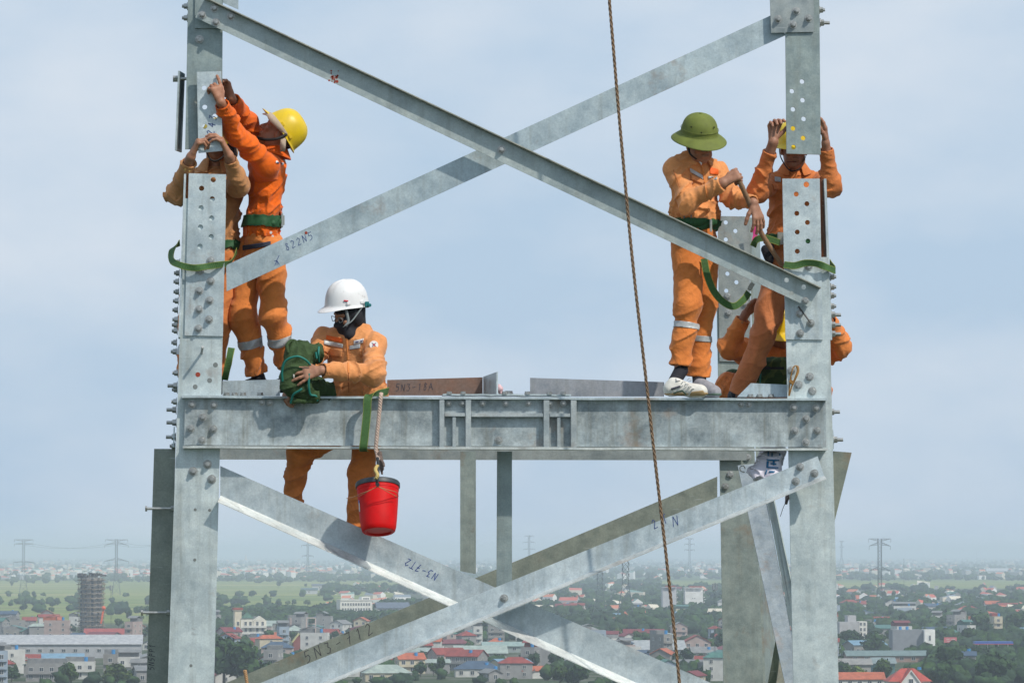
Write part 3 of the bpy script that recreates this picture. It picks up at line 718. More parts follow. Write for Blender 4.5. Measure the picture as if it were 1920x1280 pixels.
def house(px, py, w=None, kind=None, wc=None, rc=None, d=None, fl=None, rz=None, wins=None):
    p = G(px, py)
    w = w or random.uniform(5, 10); d = d or random.uniform(8, 15); rz = random.choice((0, math.pi / 2)) + random.gauss(0, .25) if rz is None else rz
    kind = kind or random.choices(('gable', 'hip', 'flat', 'shed', 'tube'), (36, 16, 18, 16, 14))[0]
    if kind == 'tube': w, d, fl = random.uniform(4.5, 6), random.uniform(12, 16), fl or random.randint(3, 4)
    if kind == 'shed': w, d, fl = w * 1.8, d * 1.2, 1
    fl = fl or random.choice((1, 1, 1, 2, 2, 3)); h = fl * 2.9 + (1.5 if kind == 'shed' else .3)
    wc = wc or random.choices(list(WALLC), (20, 16, 30, 8, 12, 14))[0]
    if kind == 'shed': rc = rc or random.choice(('grey', 'green', 'pale green', 'light blue', 'maroon', 'grey'))
    rc = rc or random.choices(list(ROOFC), (26, 14, 20, 10, 14, 8, 4, 4))[0]
    root = lroot('house', (p.x, p.y, 0), rz)
    b = bmesh.new(); box(b, (0, 0, h / 2), (w, d, h))
    if kind in ('gable', 'shed'):
        rise = (.26 if kind == 'shed' else .5) * min(w, d) / 2; al = 'x' if w > d else 'y'
        if al == 'x':
            for s in (-1, 1): add_prism(b, [(s * w / 2, -d / 2, h), (s * w / 2, d / 2, h), (s * w / 2, 0, h + rise)], (-s * .3, 0, 0))
        else:
            for s in (-1, 1): add_prism(b, [(-w / 2, s * d / 2, h), (w / 2, s * d / 2, h), (0, s * d / 2, h + rise)], (0, -s * .3, 0))
        r = bmesh.new(); gable(r, w, d, h + .02, rise, .55, 0, al); rname = rc
    elif kind == 'hip':
        r = bmesh.new(); ww, dd = (w, d) if w > d else (d, w); hip(r, ww, dd, h + .02, .32 * min(w, d))
        if w <= d: bmesh.ops.rotate(r, verts=r.verts[:], cent=(0, 0, 0), matrix=Matrix.Rotation(math.pi / 2, 3, 'Z'))
    else:
        for s in (-1, 1):
            box(b, (s * (w / 2 - .12), 0, h + .45), (.24, d, .9)); box(b, (0, s * (d / 2 - .12), h + .45), (w - .5, .24, .9))
        rc = 'grey' if random.random() < .6 else rc
        r = bmesh.new(); box(r, (0, d * .18, h + 1.35), (w * .96, d * .5, 2.6)); gable(r, w, d * .55, h + 2.7, 1.0, .4, 0, 'x') if random.random() < .6 else None
        bmesh.ops.translate(r, verts=r.verts[:], vec=(0, d * .1, 0))
    if fl > 1:
        for k in range(1, fl): box(b, (0, -d / 2 - .5, k * 2.9), (w * .9, 1.0, .18)); box(b, (0, -d / 2 - .97, k * 2.9 + .5), (w * .9, .08, .8))
    lobj('wall', b, WALLM, root, WALLC[wc])
    lobj('roof', r, METM if kind in ('shed', 'flat', 'tube') else ROOFM, root, ROOFC[rc])
    if (py > 1150) if wins is None else wins:
        n = max(1, int(w // 3.6))
        for k in range(fl):
            for i in range(n): add_window(root, (i - (n - 1) / 2) * w / n, -d / 2 - .03, k * 2.9 + 1.75, 1.5, 1.6)
        m2 = max(1, int(d // 6))
        for k in range(fl):
            for i in range(m2):
                sx = -1 if math.sin(rz) > 0 else 1
                add_window(root, sx * (w / 2 + .03), (i - (m2 - 1) / 2) * d / m2, k * 2.9 + 1.8, 1.2, 1.4, math.pi / 2 * sx)
    if random.random() < .28 and kind in ('flat', 'tube', 'hip', 'gable') and py > 1125:
        t = bmesh.new(); cyl(t, (w * .2, -d * .22, h + .9), (w * .2, -d * .22, h + 2.6), .75, 10); cyl(t, (w * .2, -d * .22, h), (w * .2, -d * .22, h + .9), .5, 6)
        lobj('water_tank', t, TANKM, root)
    sz = {1: 'single storey', 2: 'two storey', 3: 'three storey', 4: 'tall narrow'}[fl]
    desc = {'gable': f'{sz} {wc} house under a {rc} gable roof', 'hip': f'{sz} {wc} house under a {rc} hipped roof',
            'flat': f'{sz} {wc} house with a {rc} rooftop shelter', 'shed': f'long {wc} shed under {rc} sheet roofing', 'tube': f'narrow {sz} {wc} tube house'}[kind]
    desc = desc.replace('narrow tall narrow', 'tall narrow')
    HOUSES.append((root, desc, px, py)); return root
def region(px):
    for x, t in ((150, 'left of the scaffolded block'), (330, 'right of the scaffolded block'), (620, 'around the white villa'), (900, 'near the white school'),
                 (1080, 'between school and pylons'), (1250, 'around the twin pylons'), (1420, 'near the white cube'), (1580, 'behind the right legs'), (1720, 'near the lone pylon')):
        if px < x: return t
    return 'at the right edge'
ORD = ['leftmost', 'second from left', 'third from left', 'fourth from left', 'fifth from left', 'sixth from left', 'seventh from left', 'eighth from left', 'ninth from left', 'tenth from left']
def label_all(lst, cat, group):
    by = {}
    for root, desc, px, py in lst:
        row = 'at bottom edge' if py > 1225 else ('in mid town' if py > 1160 else 'far back')
        by.setdefault(f'{desc} {row} {region(px)}', []).append((px, root))
    for k, v in by.items():
        v.sort(key=lambda t: t[0])
        for i, (px, root) in enumerate(v):
            lab = k if len(v) == 1 else f'{ORD[min(i, 9)]} {k}'
            lab = ' '.join(lab.split()[:16])
            tagit(root, lab, cat, group)

# --- trees
def crown_mesh(seed, h, wd, n=260, mat=0, tall=.6):
    rg = np.random.default_rng(seed); V = []; F = []; lobes = []
    for k in range(rg.integers(5, 9)):
        a = rg.uniform(0, 6.28); rr = rg.uniform(.1, .62) * wd / 2
        lobes.append((math.cos(a) * rr, math.sin(a) * rr, h * rg.uniform(.42, .84), wd * rg.uniform(.20, .34)))
    lobes.append((0, 0, h * .74, wd * .30))
    for k in range(n):
        lx, ly, lz, lr = lobes[rg.integers(len(lobes))]
        d = rg.normal(size=3); d /= np.linalg.norm(d); c = np.array((lx, ly, lz)) + d * lr * rg.uniform(.75, 1.08) * np.array((1, 1, tall + .1))
        s = wd * rg.uniform(.045, .085); u = np.cross(d + rg.normal(size=3) * .5, (0, 0, 1)); u /= np.linalg.norm(u) + 1e-6; v = np.cross(u, d + rg.normal(size=3) * .4); v /= np.linalg.norm(v) + 1e-6
        i0 = len(V)
        for a, b in ((-1, -.6), (.2, -1), (1, .1), (.3, 1), (-.8, .7)): V.append(c + u * s * a * rg.uniform(.7, 1.2) + v * s * b * rg.uniform(.7, 1.2) + d * s * rg.uniform(-.3, .3))
        F.append(tuple(range(i0, i0 + 5)))
    for lx, ly, lz, lr in lobes:                        # inner masses of foliage behind the outer leaves
        i0 = len(V); ns, nr = 7, 4
        for j in range(nr + 1):
            for i in range(ns):
                th = math.pi * j / nr; ph = 2 * math.pi * i / ns; q = lr * .86 * rg.uniform(.85, 1.1)
                V.append(np.array((lx + q * math.sin(th) * math.cos(ph), ly + q * math.sin(th) * math.sin(ph), lz + q * math.cos(th) * tall)))
        for j in range(nr):
            for i in range(ns): F.append((i0 + j * ns + i, i0 + j * ns + (i + 1) % ns, i0 + (j + 1) * ns + (i + 1) % ns, i0 + (j + 1) * ns + i))
    me = bpy.data.meshes.new('crown'); me.from_pydata([tuple(v) for v in V], [], F); me.materials.append(LEAVES[mat]); return me
def trunk_mesh(h, wd, seed):
    rg = random.Random(seed); b = bmesh.new(); cyl(b, (0, 0, 0), (0, 0, h * .5), wd * .028, 7, wd * .018)
    for k in range(4):
        a = rg.uniform(0, 6.28); cyl(b, (0, 0, h * rg.uniform(.3, .48)), (math.cos(a) * wd * .22, math.sin(a) * wd * .22, h * rg.uniform(.55, .7)), wd * .014, 5, wd * .007)
    me = bpy.data.meshes.new('trunk'); b.to_mesh(me); b.free(); me.materials.append(BARK); return me
TREES_P = []
for k, (h, w, m, t, nm) in enumerate([(9, 9, 0, .75, 'dark round'), (11, 10, 1, .8, 'broad green'), (8, 7, 2, .8, 'fresh green bushy'), (12, 7.5, 4, 1.15, 'tall deep green'), (7, 8, 3, .65, 'pale green low'), (10, 12, 0, .6, 'wide dark spreading'), (13, 6, 1, 1.5, 'slender upright')]):
    TREES_P.append((crown_mesh(40 + k, h, w, 420, m, t), trunk_mesh(h, w, k), nm, h, w))
TREES = []
def tree(px, py, k=None, s=1.0, parts=True):
    k = random.randrange(len(TREES_P)) if k is None else k; cm, tm, nm, h, w = TREES_P[k]
    if not clear(px, py, h * s, w * s): return None
    p = G(px, py); root = lroot('tree', (p.x, p.y, 0), random.uniform(0, 6.28)); root.scale = (s * random.uniform(.9, 1.1), s * random.uniform(.9, 1.1), s)
    a = bpy.data.objects.new('crown', cm); COL.objects.link(a); a.parent = root
    a = bpy.data.objects.new('trunk', tm); COL.objects.link(a); a.parent = root
    TREES.append((root, f'{nm} tree', px, py)); return root

# --- landmark buildings, placed where they stand on the plain
def px2m(py): return 50.0 / (py - 1035.0)               # metres per photo pixel on the ground line py
def block(b, x, y, z0, w, d, h, mat=0): box(b, (x, y, z0 + h / 2), (w, d, h), mat=mat)
# scaffolded tower block
p = G(171, 1192); m = px2m(1192)
root = lroot('tower_block', (p.x, p.y, 0), .12, 'unfinished concrete tower block wrapped in bamboo scaffold rings, far left', 'building')
b = bmesh.new(); H = 110 * m; Wd = 42 * m
cyl(b, (0, 0, 0), (0, 0, H), Wd / 2, 10, Wd / 2 * .97)
for k in range(14):
    z = (k + .5) * H / 14
    for i in range(10):
        a = 2 * math.pi * i / 10 + .31; box(b, (math.cos(a) * Wd * .485, math.sin(a) * Wd * .485, z), (1.3, .3, 1.7), Matrix.Rotation(a + math.pi / 2, 3, 'Z'), mat=1)
lobj('wall', b, [CONC, GLASSM], root)
for k in range(12):
    b = bmesh.new(); z = H * (.1 + .9 * k / 11.5); r1 = Wd * (.56 + .05 * random.random())
    for i in range(18):
        a = 2 * math.pi * i / 18; box(b, (math.cos(a) * r1, math.sin(a) * r1, z + random.uniform(-.15, .15)), (3.0, 1.5, .3), Matrix.Rotation(a + math.pi / 2, 3, 'Z'))
        cyl(b, (math.cos(a) * r1 * .99, math.sin(a) * r1 * .99, z - H / 12.5), (math.cos(a) * r1 * .99, math.sin(a) * r1 * .99, z + .8), .12, 4)
    lobj('scaffold_ring', b, WOOD, root)
b = bmesh.new()
for i in range(24): box(b, (random.uniform(-.55, .55) * Wd, random.uniform(-.4, .4) * Wd, H + random.uniform(.5, 2.2)), (random.uniform(1.5, 4), 1.5, random.uniform(.6, 1.8)), Matrix.Rotation(random.random() * 3, 3, 'Z'))
lobj('roof_formwork', b, simple('dark_formwork', (.07, .07, .07), .9), root)
p = G(195, 1192); bl = bmesh.new(); q = Vector((p.x, p.y - 12, 0)); bmesh.ops.create_uvsphere(bl, u_segments=14, v_segments=10, radius=1.3, matrix=Matrix.Translation(q + Vector((0, 0, 53 * m)))); fixn(bl)
ba = empty('balloon', q, 'round orange balloon with long streamer beside the scaffolded block', 'balloon'); obj('ball', bl, simple('orange_red', (.62, .10, .03), .5), ba, smooth=True)
bl = bmesh.new(); strap_mesh(bl, [q + Vector((0, 0, 50 * m)), q + Vector((-.6, 0, 42 * m)), q + Vector((-1.0, 0, 33 * m)), q + Vector((-1.6, 0, 24 * m))], [Vector((1, 0, 0)), Vector((1, .3, 0)), Vector((1, 0, 0)), Vector((1, -.3, 0))], 1.1, .06); fixn(bl)
obj('streamer', bl, simple('orange_red', (.62, .10, .03), .5), ba)
# white school
p = G(655, 1157); m = px2m(1157)
root = lroot('school', (p.x, p.y, 0), .22, 'long white three storey school with rows of windows beyond the trees', 'building')
b = bmesh.new(); block(b, 4, 0, 0, 62 * m, 12, 32 * m); block(b, 20 * m + 4, 1, 32 * m, 16 * m, 10, 7 * m); block(b, 4, -.3, 32 * m, 62 * m, 12.6, .7); lobj('wall', b, WALLM, root, (.66, .65, .60))
for fl_ in range(3):
    for i in range(11): add_window(root, 4 - 26 * m + i * 5.1 * m, -6.05, (6 + fl_ * 9.4) * m, 1.3, 2.0)
for i in range(3): add_window(root, 4 + (16 + i * 4) * m, -4.05, 35 * m, 1.2, 1.6)
p = G(735, 1158); root = lroot('annex', (p.x, p.y, 0), .15, 'white annex with dark blue hipped roofs right of the long school', 'building')
b = bmesh.new(); block(b, 0, 0, 0, 60 * m, 12, 19 * m); lobj('wall', b, WALLM, root, (.60, .58, .54))
b = bmesh.new(); gable(b, 62 * m, 13, 19 * m, 4, .5, 0, 'x'); lobj('roof', b, ROOFM, root, (.10, .13, .18))
for k in range(2):
    for i in range(7): add_window(root, (-24 + i * 8) * m, -6.05, (5 + 9 * k) * m, 1.8, 1.9)
# white villa
p = G(463, 1200); m = px2m(1200)
root = lroot('villa', (p.x, p.y, 0), .1, 'ornate white villa with arched balcony and tall tower wing, left of centre', 'villa')
b = bmesh.new(); block(b, -1 * m, 0, 0, 24 * m, 9, 42 * m); block(b, 22 * m, 0, 0, 26 * m, 9, 38 * m)
add_prism(b, [(12 * m, -4.6, 38 * m), (34 * m, -4.6, 38 * m), (23 * m, -4.6, 46 * m)], (0, 9, 0)); lobj('wall', b, WALLM, root, (.66, .63, .54))
b = bmesh.new(); block(b, -18 * m, 0, 0, 13 * m, 8, 56 * m); block(b, -18 * m, 0, 56 * m, 16 * m, 9, 1); lobj('tower', b, WALLM, root, (.62, .56, .42))
b = bmesh.new(); block(b, -18 * m, 0, 57.5 * m, 18 * m, 9.5, 1.2); lobj('roof', b, ROOFM, root, (.30, .07, .05))
b = bmesh.new(); hip(b, 20 * m, 9, 42 * m, 3.2); lobj('roof', b, ROOFM, root, (.06, .14, .10))
for k in range(3):
    for x in (-18, -4, 5, 18, 28): add_window(root, x * m, -4.55 if x > -10 else -4.05, (8 + k * 12) * m, 1.3, 2.2)
bk = bmesh.new()
for k in (1, 2): block(bk, 12 * m, -5.4, k * 12 * m, 46 * m, 1.6, .25); block(bk, 12 * m, -6.1, k * 12 * m + .3, 46 * m, .1, .8)
lobj('balcony', bk, TRIM, root)
# chapel-like house with red gable and clock tower left of the rear brace
p = G(560, 1222); m = px2m(1222); root = lroot('chapel_house', (p.x, p.y, 0), .05, 'small house with a dark red gable trimmed in yellow beside the school trees', 'house')
b = bmesh.new(); block(b, 0, 0, 0, 22 * m, 9, 20 * m); add_prism(b, [(-11 * m, -4.5, 20 * m), (11 * m, -4.5, 20 * m), (0, -4.5, 34 * m)], (0, 9, 0)); lobj('wall', b, WALLM, root, (.22, .06, .05))
b = bmesh.new(); gable(b, 22 * m, 9, 20 * m, 14 * m, .5, 0, 'y', .5); lobj('roof', b, WALLM, root, (.60, .52, .22))
p = G(583, 1226); root = lroot('stair_tower', (p.x, p.y, 0), 0, 'open topped pink concrete stair tower with a small round clock', 'tower')
b = bmesh.new(); block(b, 0, 0, 0, 18 * m, 5, 45 * m); block(b, 0, 0, 66 * m, 18 * m, 5, .4); [block(b, x * 8.4 * m, y * 2.2, 45 * m, .5, .5, 21 * m) for x in (-1, 1) for y in (-1, 1)]; block(b, 0, 1.5, 55 * m, 16 * m, 2, .4); lobj('wall', b, WALLM, root, (.50, .41, .38))
b = bmesh.new(); cyl(b, (0, -2.5, 32 * m), (0, -2.7, 32 * m), 1.2, 16); lobj('clock', b, simple('clock_face', (.7, .7, .66), .6), root)
# white cube building and grey neighbour
for px_, w_, h_, wc_, lab in ((1300, 34, 46, (.66, .66, .64), 'tall plain white cube building with open top floor behind the wire rope'), (1254, 26, 47, (.42, .42, .44), 'tall grey block just left of the white cube building')):
    p = G(px_, 1146); m = px2m(1146); root = lroot('tall_house', (p.x, p.y, 0), .05, lab, 'building')
    b = bmesh.new(); block(b, 0, 0, 0, w_ * m, 9, h_ * m * .82); block(b, 0, 0, h_ * m * .96, w_ * m * 1.03, 9.3, .5)
    for x in (-.48, 0, .48): block(b, x * w_ * m, -4.2, h_ * m * .82, .4, .4, h_ * m * .14)
    block(b, 0, 2, h_ * m * .82, w_ * m, 5, h_ * m * .14); lobj('wall', b, WALLM, root, wc_)
    b = bmesh.new(); block(b, w_ * m * .1, 0, h_ * m * .96 + .5, w_ * m * .7, 6, 1.2); lobj('roof', b, ROOFM, root, ROOFC['red'])
    for k in range(4):
        b = bmesh.new(); block(b, w_ * m * .52, -2, (8 + k * 9) * m, 2.4, 5, .3); block(b, w_ * m * .52 + 1.1, -2, (8 + k * 9) * m, .15, 5, 1.0); lobj('balcony', b, TRIM, root)
    for x in (-.08, .04): add_window(root, x * w_ * m, -4.55, h_ * m * .55, .7, .7)
# grey hall with white end wall
p = G(1712, 1222); m = px2m(1222); root = lroot('hall', (p.x, p.y, 0), -.0, 'windowless dark grey hall with a bright white end wall, right side', 'building')
b = bmesh.new(); block(b, -10 * m, 6, 0, 58 * m, 14, 42 * m); lobj('wall', b, WALLM, root, (.20, .215, .24))
b = bmesh.new(); block(b, 29 * m, 0, 0, 20 * m, 10, 42.5 * m); lobj('end_wall', b, WALLM, root, (.72, .72, .70)); add_window(root, 29 * m, -5.05, 27 * m, 1.0, 2.6)
for x in (-22, -9):
    t = bmesh.new(); cyl(t, (x * m, 4, 42 * m), (x * m, 4, 42 * m + 1.6), .8, 10); lobj('water_tank', t, TANKM, root)
# grey stepped house with white front right of the right leg
p = G(1600, 1197); m = px2m(1197); root = lroot('stepped_house', (p.x, p.y, 0), .1, 'grey stepped apartment house with white balcony front next to the right leg', 'building')
b = bmesh.new(); block(b, -12 * m, 0, 0, 38 * m, 12, 32 * m); block(b, -4 * m, 2, 32 * m, 16 * m, 8, 12 * m); lobj('wall', b, WALLM, root, (.36, .36, .37))
b = bmesh.new(); block(b, 14 * m, -1, 0, 16 * m, 10, 33 * m); lobj('front', b, WALLM, root, (.62, .60, .56)); [add_window(root, (10 + 7 * i) * m, -6.05, (8 + 10 * k) * m, 1.2, 1.8) for i in range(2) for k in range(3)]
# red villa at the bottom right
p = G(1702, 1292); m = px2m(1292); root = lroot('red_roof_villa', (p.x, p.y, 0), .04, 'large white villa with red tiled roof and steep front gable, bottom right', 'villa')
b = bmesh.new(); block(b, 0, 0, 0, 76 * m, 10, 16 * m); add_prism(b, [(-17 * m, -6.6, 8 * m), (17 * m, -6.6, 8 * m), (17 * m, -6.6, 14 * m), (0, -6.6, 36 * m), (-17 * m, -6.6, 14 * m)], (0, 6, 0)); lobj('wall', b, WALLM, root, (.62, .62, .60))
b = bmesh.new(); hip(b, 76 * m, 10, 16 * m, 24 * m, .8); lobj('roof', b, ROOFM, root, (.40, .065, .045))
b = bmesh.new()
for s in (-1, 1): add_prism(b, [(s * 21 * m, -7, 10 * m), (0, -7, 38 * m), (0, -7, 41 * m), (s * 24 * m, -7, 10 * m)], (0, 6, 0))
lobj('gable_roof', b, ROOFM, root, (.40, .065, .045))
b = bmesh.new()
for s in (-1, 1): add_prism(b, [(s * 19 * m, -7.2, 10 * m), (0, -7.2, 35 * m), (0, -7.2, 38 * m), (s * 22 * m, -7.2, 10 * m)], (0, .18, 0))
lobj('bargeboard', b, TRIM, root); add_window(root, 0, -6.65, 16 * m, 1.6, 1.9); t = bmesh.new(); cyl(t, (24 * m, 2, 37 * m), (24 * m, 2, 42 * m), .8, 10); lobj('water_tank', t, TANKM, root)
# long sheds
def shed(px_, py_, wpx, hpx, d, wc_, rc_, lab, rz=0, rise=2.0):
    p = G(px_, py_); m = px2m(py_); root = lroot('shed', (p.x, p.y, 0), rz, lab, 'shed')
    b = bmesh.new(); block(b, 0, 0, 0, wpx * m, d, hpx * m); add_prism(b, [(-wpx * m / 2, -d / 2, hpx * m), (-wpx * m / 2, d / 2, hpx * m), (-wpx * m / 2, 0, hpx * m + rise)], (.3, 0, 0)); add_prism(b, [(wpx * m / 2, -d / 2, hpx * m), (wpx * m / 2, d / 2, hpx * m), (wpx * m / 2, 0, hpx * m + rise)], (-.3, 0, 0))
    lobj('wall', b, WALLM, root, wc_); b = bmesh.new(); gable(b, wpx * m, d, hpx * m + .05, rise, .8); lobj('roof', b, METM, root, rc_)
    for i in range(int(wpx // 22)): add_window(root, (-wpx / 2 + 14 + i * 22) * m, -d / 2 - .05, hpx * m * .55, 1.8, 1.4)
    return root
shed(1660, 1240, 150, 12, 14, (.30, .20, .17), (.15, .22, .22), 'very long low shed with dark green sheet roof at lower right')
shed(1655, 1262, 40, 20, 10, (.07, .16, .17), (.20, .26, .27), 'dark green corrugated block in front of the long shed')
shed(1600, 1266, 60, 22, 10, (.30, .29, .27), (.26, .26, .25), 'pale brick yard building beside the right leg bottom')
shed(120, 1232, 290, 26, 26, (.34, .35, .37), (.40, .42, .44), 'huge pale grey warehouse with white sheet roof at lower left', rise=4)
shed(900, 1232, 95, 9, 22, (.30, .32, .30), (.33, .40, .36), 'pale green roofed workshop in the middle of town', rise=3.2)
shed(990, 1222, 170, 12, 12, (.28, .33, .32), (.26, .36, .34), 'very long pale green tubular roofed hall in mid town', rise=1.8)
shed(1290, 1178, 150, 7, 14, (.34, .34, .33), (.32, .36, .38), 'long low grey roofed hall below the white cube building', rise=1.5)
shed(1225, 1230, 110, 14, 30, (.22, .25, .28), (.34, .37, .38), 'curved grey roofed market hall behind the right brace', rise=4)
shed(1870, 1078, 44, 8, 30, (.48, .50, .50), (.42, .46, .48), 'far pale warehouse beyond the strip of fields at right', rise=6)
shed(1915, 1212, 30, 14, 12, (.20, .27, .27), (.32, .40, .40), 'green walled shed cut by the right picture edge')
shed(580, 1113, 30, 8, 24, (.40, .42, .44), (.06, .12, .13), 'lone dark roofed barn standing in the fields', rise=2)
shed(600, 1106, 30, 9, 24, (.48, .48, .48), (.10, .12, .15), 'pale barn with blue black roof behind the dark roofed barn', rise=2)
shed(200, 1196, 80, 8, 14, (.28, .08, .08), (.34, .06, .05), 'wide red roofed house in front of the scaffolded block', rise=3)
# petrol station canopy and billboard
p = G(1862, 1228); m = px2m(1228); root = lroot('fuel_station_canopy', (p.x, p.y, 0), -.04, 'long blue roadside canopy on slim posts at the right edge', 'canopy')
b = bmesh.new(); block(b, 0, 0, 22 * m, 72 * m, 9, 4.5 * m); lobj('fascia', b, simple('blue_fascia', (.03, .09, .36), .5), root)
b = bmesh.new(); block(b, 0, 0, 21 * m, 72 * m, 9.2, .28); lobj('red_stripe', b, simple('red_stripe', (.45, .05, .07), .5), root)
for x in (-28, -10, 10, 28):
    b = bmesh.new(); cyl(b, (x * m, 0, 0), (x * m, 0, 21 * m), .25, 8); lobj('post', b, TRIM, root)
p = G(1782, 1222); m = px2m(1222); root = lroot('billboard', (p.x, p.y, 0), 0, 'faded pink billboard on posts beside the road at right', 'billboard')
b = bmesh.new(); block(b, 0, 0, 18 * m, 24 * m, .5, 10 * m); lobj('panel', b, simple('pink_panel', (.50, .12, .14), .6), root)
b = bmesh.new(); [block(b, x, -.32, z, wd_, .08, .25) for x, z, wd_ in ((-1.2, 24 * m, 1.6), (1.3, 24 * m, 2.2), (0, 20.5 * m, 3.6))]; lobj('lettering', b, TRIM, root)
for x in (-8, 8):
    b = bmesh.new(); cyl(b, (x * m, 0, 0), (x * m, 0, 18 * m), .14, 6); lobj('post', b, TRIM, root)
# turret with orange cone roof
p = G(1172, 1175); m = px2m(1175); root = lroot('turret_house', (p.x, p.y, 0), 0, 'little turret with a pointed orange roof between the pylon feet', 'house')
b = bmesh.new(); block(b, 0, 0, 0, 26 * m, 8, 10 * m); cyl(b, (0, 0, 10 * m), (0, 0, 20 * m), 5 * m, 8); lobj('wall', b, WALLM, root, (.55, .48, .36))
b = bmesh.new(); cyl(b, (0, 0, 20 * m), (0, 0, 30 * m), 8.5 * m, 8, .1); hip(b, 27 * m, 8, 10 * m, 4 * m); lobj('roof', b, ROOFM, root, ROOFC['orange'])
# golden stupa far away
p = G(461, 1052); m = px2m(1052); b = bmesh.new(); cyl(b, (0, 0, 0), (0, 0, 6 * m), 4 * m, 10, 2.5 * m); cyl(b, (0, 0, 6 * m), (0, 0, 15 * m), 2.2 * m, 10, .2); root = lroot('stupa', (p.x, p.y, 0), 0, 'tiny golden pointed stupa on the far horizon left of centre', 'stupa'); lobj('spire', b, simple('gold', (.62, .42, .18), .5), root)

# --- pylons
PYS = simple('pylon_steel', (.11, .13, .14), .7, .2)
def strut(b, a, c, r=.12): cyl(b, a, c, r, 3, cap=False)
def pylon(px_, pb, pt, arms, lab, kind='T', tw=1.0, r=.15):
    p = G(px_, pb); m = px2m(pb); H = (pb - pt) * m; root = lroot('pylon', (p.x, p.y, 0), random.uniform(-.1, .1), lab, 'pylon', 'transmission pylons')
    b = bmesh.new(); W0, W1 = H * .15 * tw, H * .042 * (1.6 if kind == 'Y' else 1); zb = H * .42 if kind != 'Y' else H * .55
    def wz(z): return W0 + (W1 - W0) * min(z / zb, 1)
    zs = [0]
    while zs[-1] < H * .97: zs.append(min(H, zs[-1] + max(wz(zs[-1]) * 1.0, H * .028)))
    cs = lambda z: [Vector((sx * wz(z) / 2, sy * wz(z) / 2, z)) for sx, sy in ((-1, -1), (1, -1), (1, 1), (-1, 1))]
    for z0, z1 in zip(zs, zs[1:]):
        A, B = cs(z0), cs(z1)
        for i in range(4):
            strut(b, A[i], B[i], r * 1.1); strut(b, A[i], B[(i + 1) % 4], r * .6); strut(b, A[(i + 1) % 4], B[i], r * .6); strut(b, B[i], B[(i + 1) % 4], r * .5)
    lobj('mast_body', b, PYS, root)
    for z, hw, dz in arms:
        b = bmesh.new(); z *= H; hw *= H
        for s in (-1, 1):
            w = wz(z) / 2; tip = Vector((s * hw, 0, z + (dz * H)))
            for yy_ in (-w, w): strut(b, Vector((s * w, yy_, z)), tip, r); strut(b, Vector((s * w, yy_, z - H * .03)), tip, r)
            n = 5
            for i in range(n):
                t0, t1 = i / n, (i + 1) / n; a = Vector((s * w, -w, z)).lerp(tip, t0); c = Vector((s * w, -w, z - H * .03)).lerp(tip, t1); strut(b, a, c, r * .8)
                a = Vector((s * w, -w, z - H * .03)).lerp(tip, t0); c = Vector((s * w, -w, z)).lerp(tip, t1); strut(b, a, c, r * .8)
            strut(b, tip, tip - Vector((0, 0, H * .045)), r * 1.3)
        lobj('crossarm', b, PYS, root)
    return root
TT = [(.985, .13, 0.0), (.80, .12, -.055)]
pylon(1650, 1165, 1009, [(.998, .135, 0.0), (.955, .13, -.045), (.66, .13, -.045)], 'dark lattice pylon with wide flat top right of the steel tower', 'T', 1.0, .115)
pylon(44, 1112, 1010, [(.99, .17, 0.0), (.93, .17, -.02), (.60, .19, -.03)], 'hazy flat topped pylon at the left picture edge', 'T', 1.0, .16)
pylon(218, 1115, 1010, [(.99, .20, 0.0), (.95, .21, -.06), (.66, .22, -.06)], 'hazy flat topped pylon between scaffold and left leg', 'T', 1.0, .16)
pylon(577, 1085, 1010, [(.99, .12, 0.0), (.86, .16, -.02), (.6, .14, -.02)], 'very faint slim pylon on the horizon under the red bucket', 'T', .8, .28)
pylon(992, 1075, 1003, [(.99, .12, 0.0), (.84, .16, -.02), (.66, .16, -.02)], 'very faint slim pylon right of the two hangers', 'T', .8, .28)
pylon(1293, 1080, 1008, [(.99, .10, 0), (.85, .13, 0), (.7, .13, 0)], 'faint pylon on horizon left of the rear leg', 'T', .8, .28)
pylon(1578, 1068, 1013, [(.99, .08, 0), (.8, .08, 0)], 'faint pointed pylon hard against the right leg', 'T', 1.8, .3)
pylon(1125, 1168, 1040, [(z, .045, 0) for z in (.98, .9, .82, .74, .66)], 'left of two broad footed pylons seen under the braces', 'Y', 1.6, .16)
pylon(1173, 1168, 1020, [(z, .045, 0) for z in (.98, .91, .84, .77, .70, .63)], 'right of two broad footed pylons seen under the braces', 'Y', 1.5, .16)
pylon(1870 - 480, 1062, 1018, [(.99, .1, 0)], 'tiny pylon on horizon behind the rear leg', 'T', .8, .3)
def mast(px_, pb, pt, lab, r=.35, head=True):
    p = G(px_, pb); m = px2m(pb); H = (pb - pt) * m; root = lroot('radio_mast', (p.x, p.y, 0), 0, lab, 'mast')
    b = bmesh.new()
    for k in range(3):
        a = k * 2.094; strut(b, Vector((math.cos(a) * r, math.sin(a) * r, 0)), Vector((math.cos(a) * r, math.sin(a) * r, H)), .06)
    for k in range(int(H / 1.2)):
        a = k * 2.094; strut(b, Vector((math.cos(a) * r, math.sin(a) * r, k * 1.2)), Vector((math.cos(a + 2.094) * r, math.sin(a + 2.094) * r, k * 1.2 + 1.2)), .05)
    lobj('lattice', b, simple('dark_mast_steel', (.08, .10, .11), .7), root)
    if head:
        b = bmesh.new(); [box(b, (math.cos(a) * 1.0, math.sin(a) * 1.0, H - 1.6), (.5, .4, 2.6)) for a in (0.3, 2.4, 4.5)]; box(b, (0, 0, H - 3), (1.6, 1.6, .5)); lobj('antenna', b, simple('grey_antenna', (.2, .22, .23), .6), root)
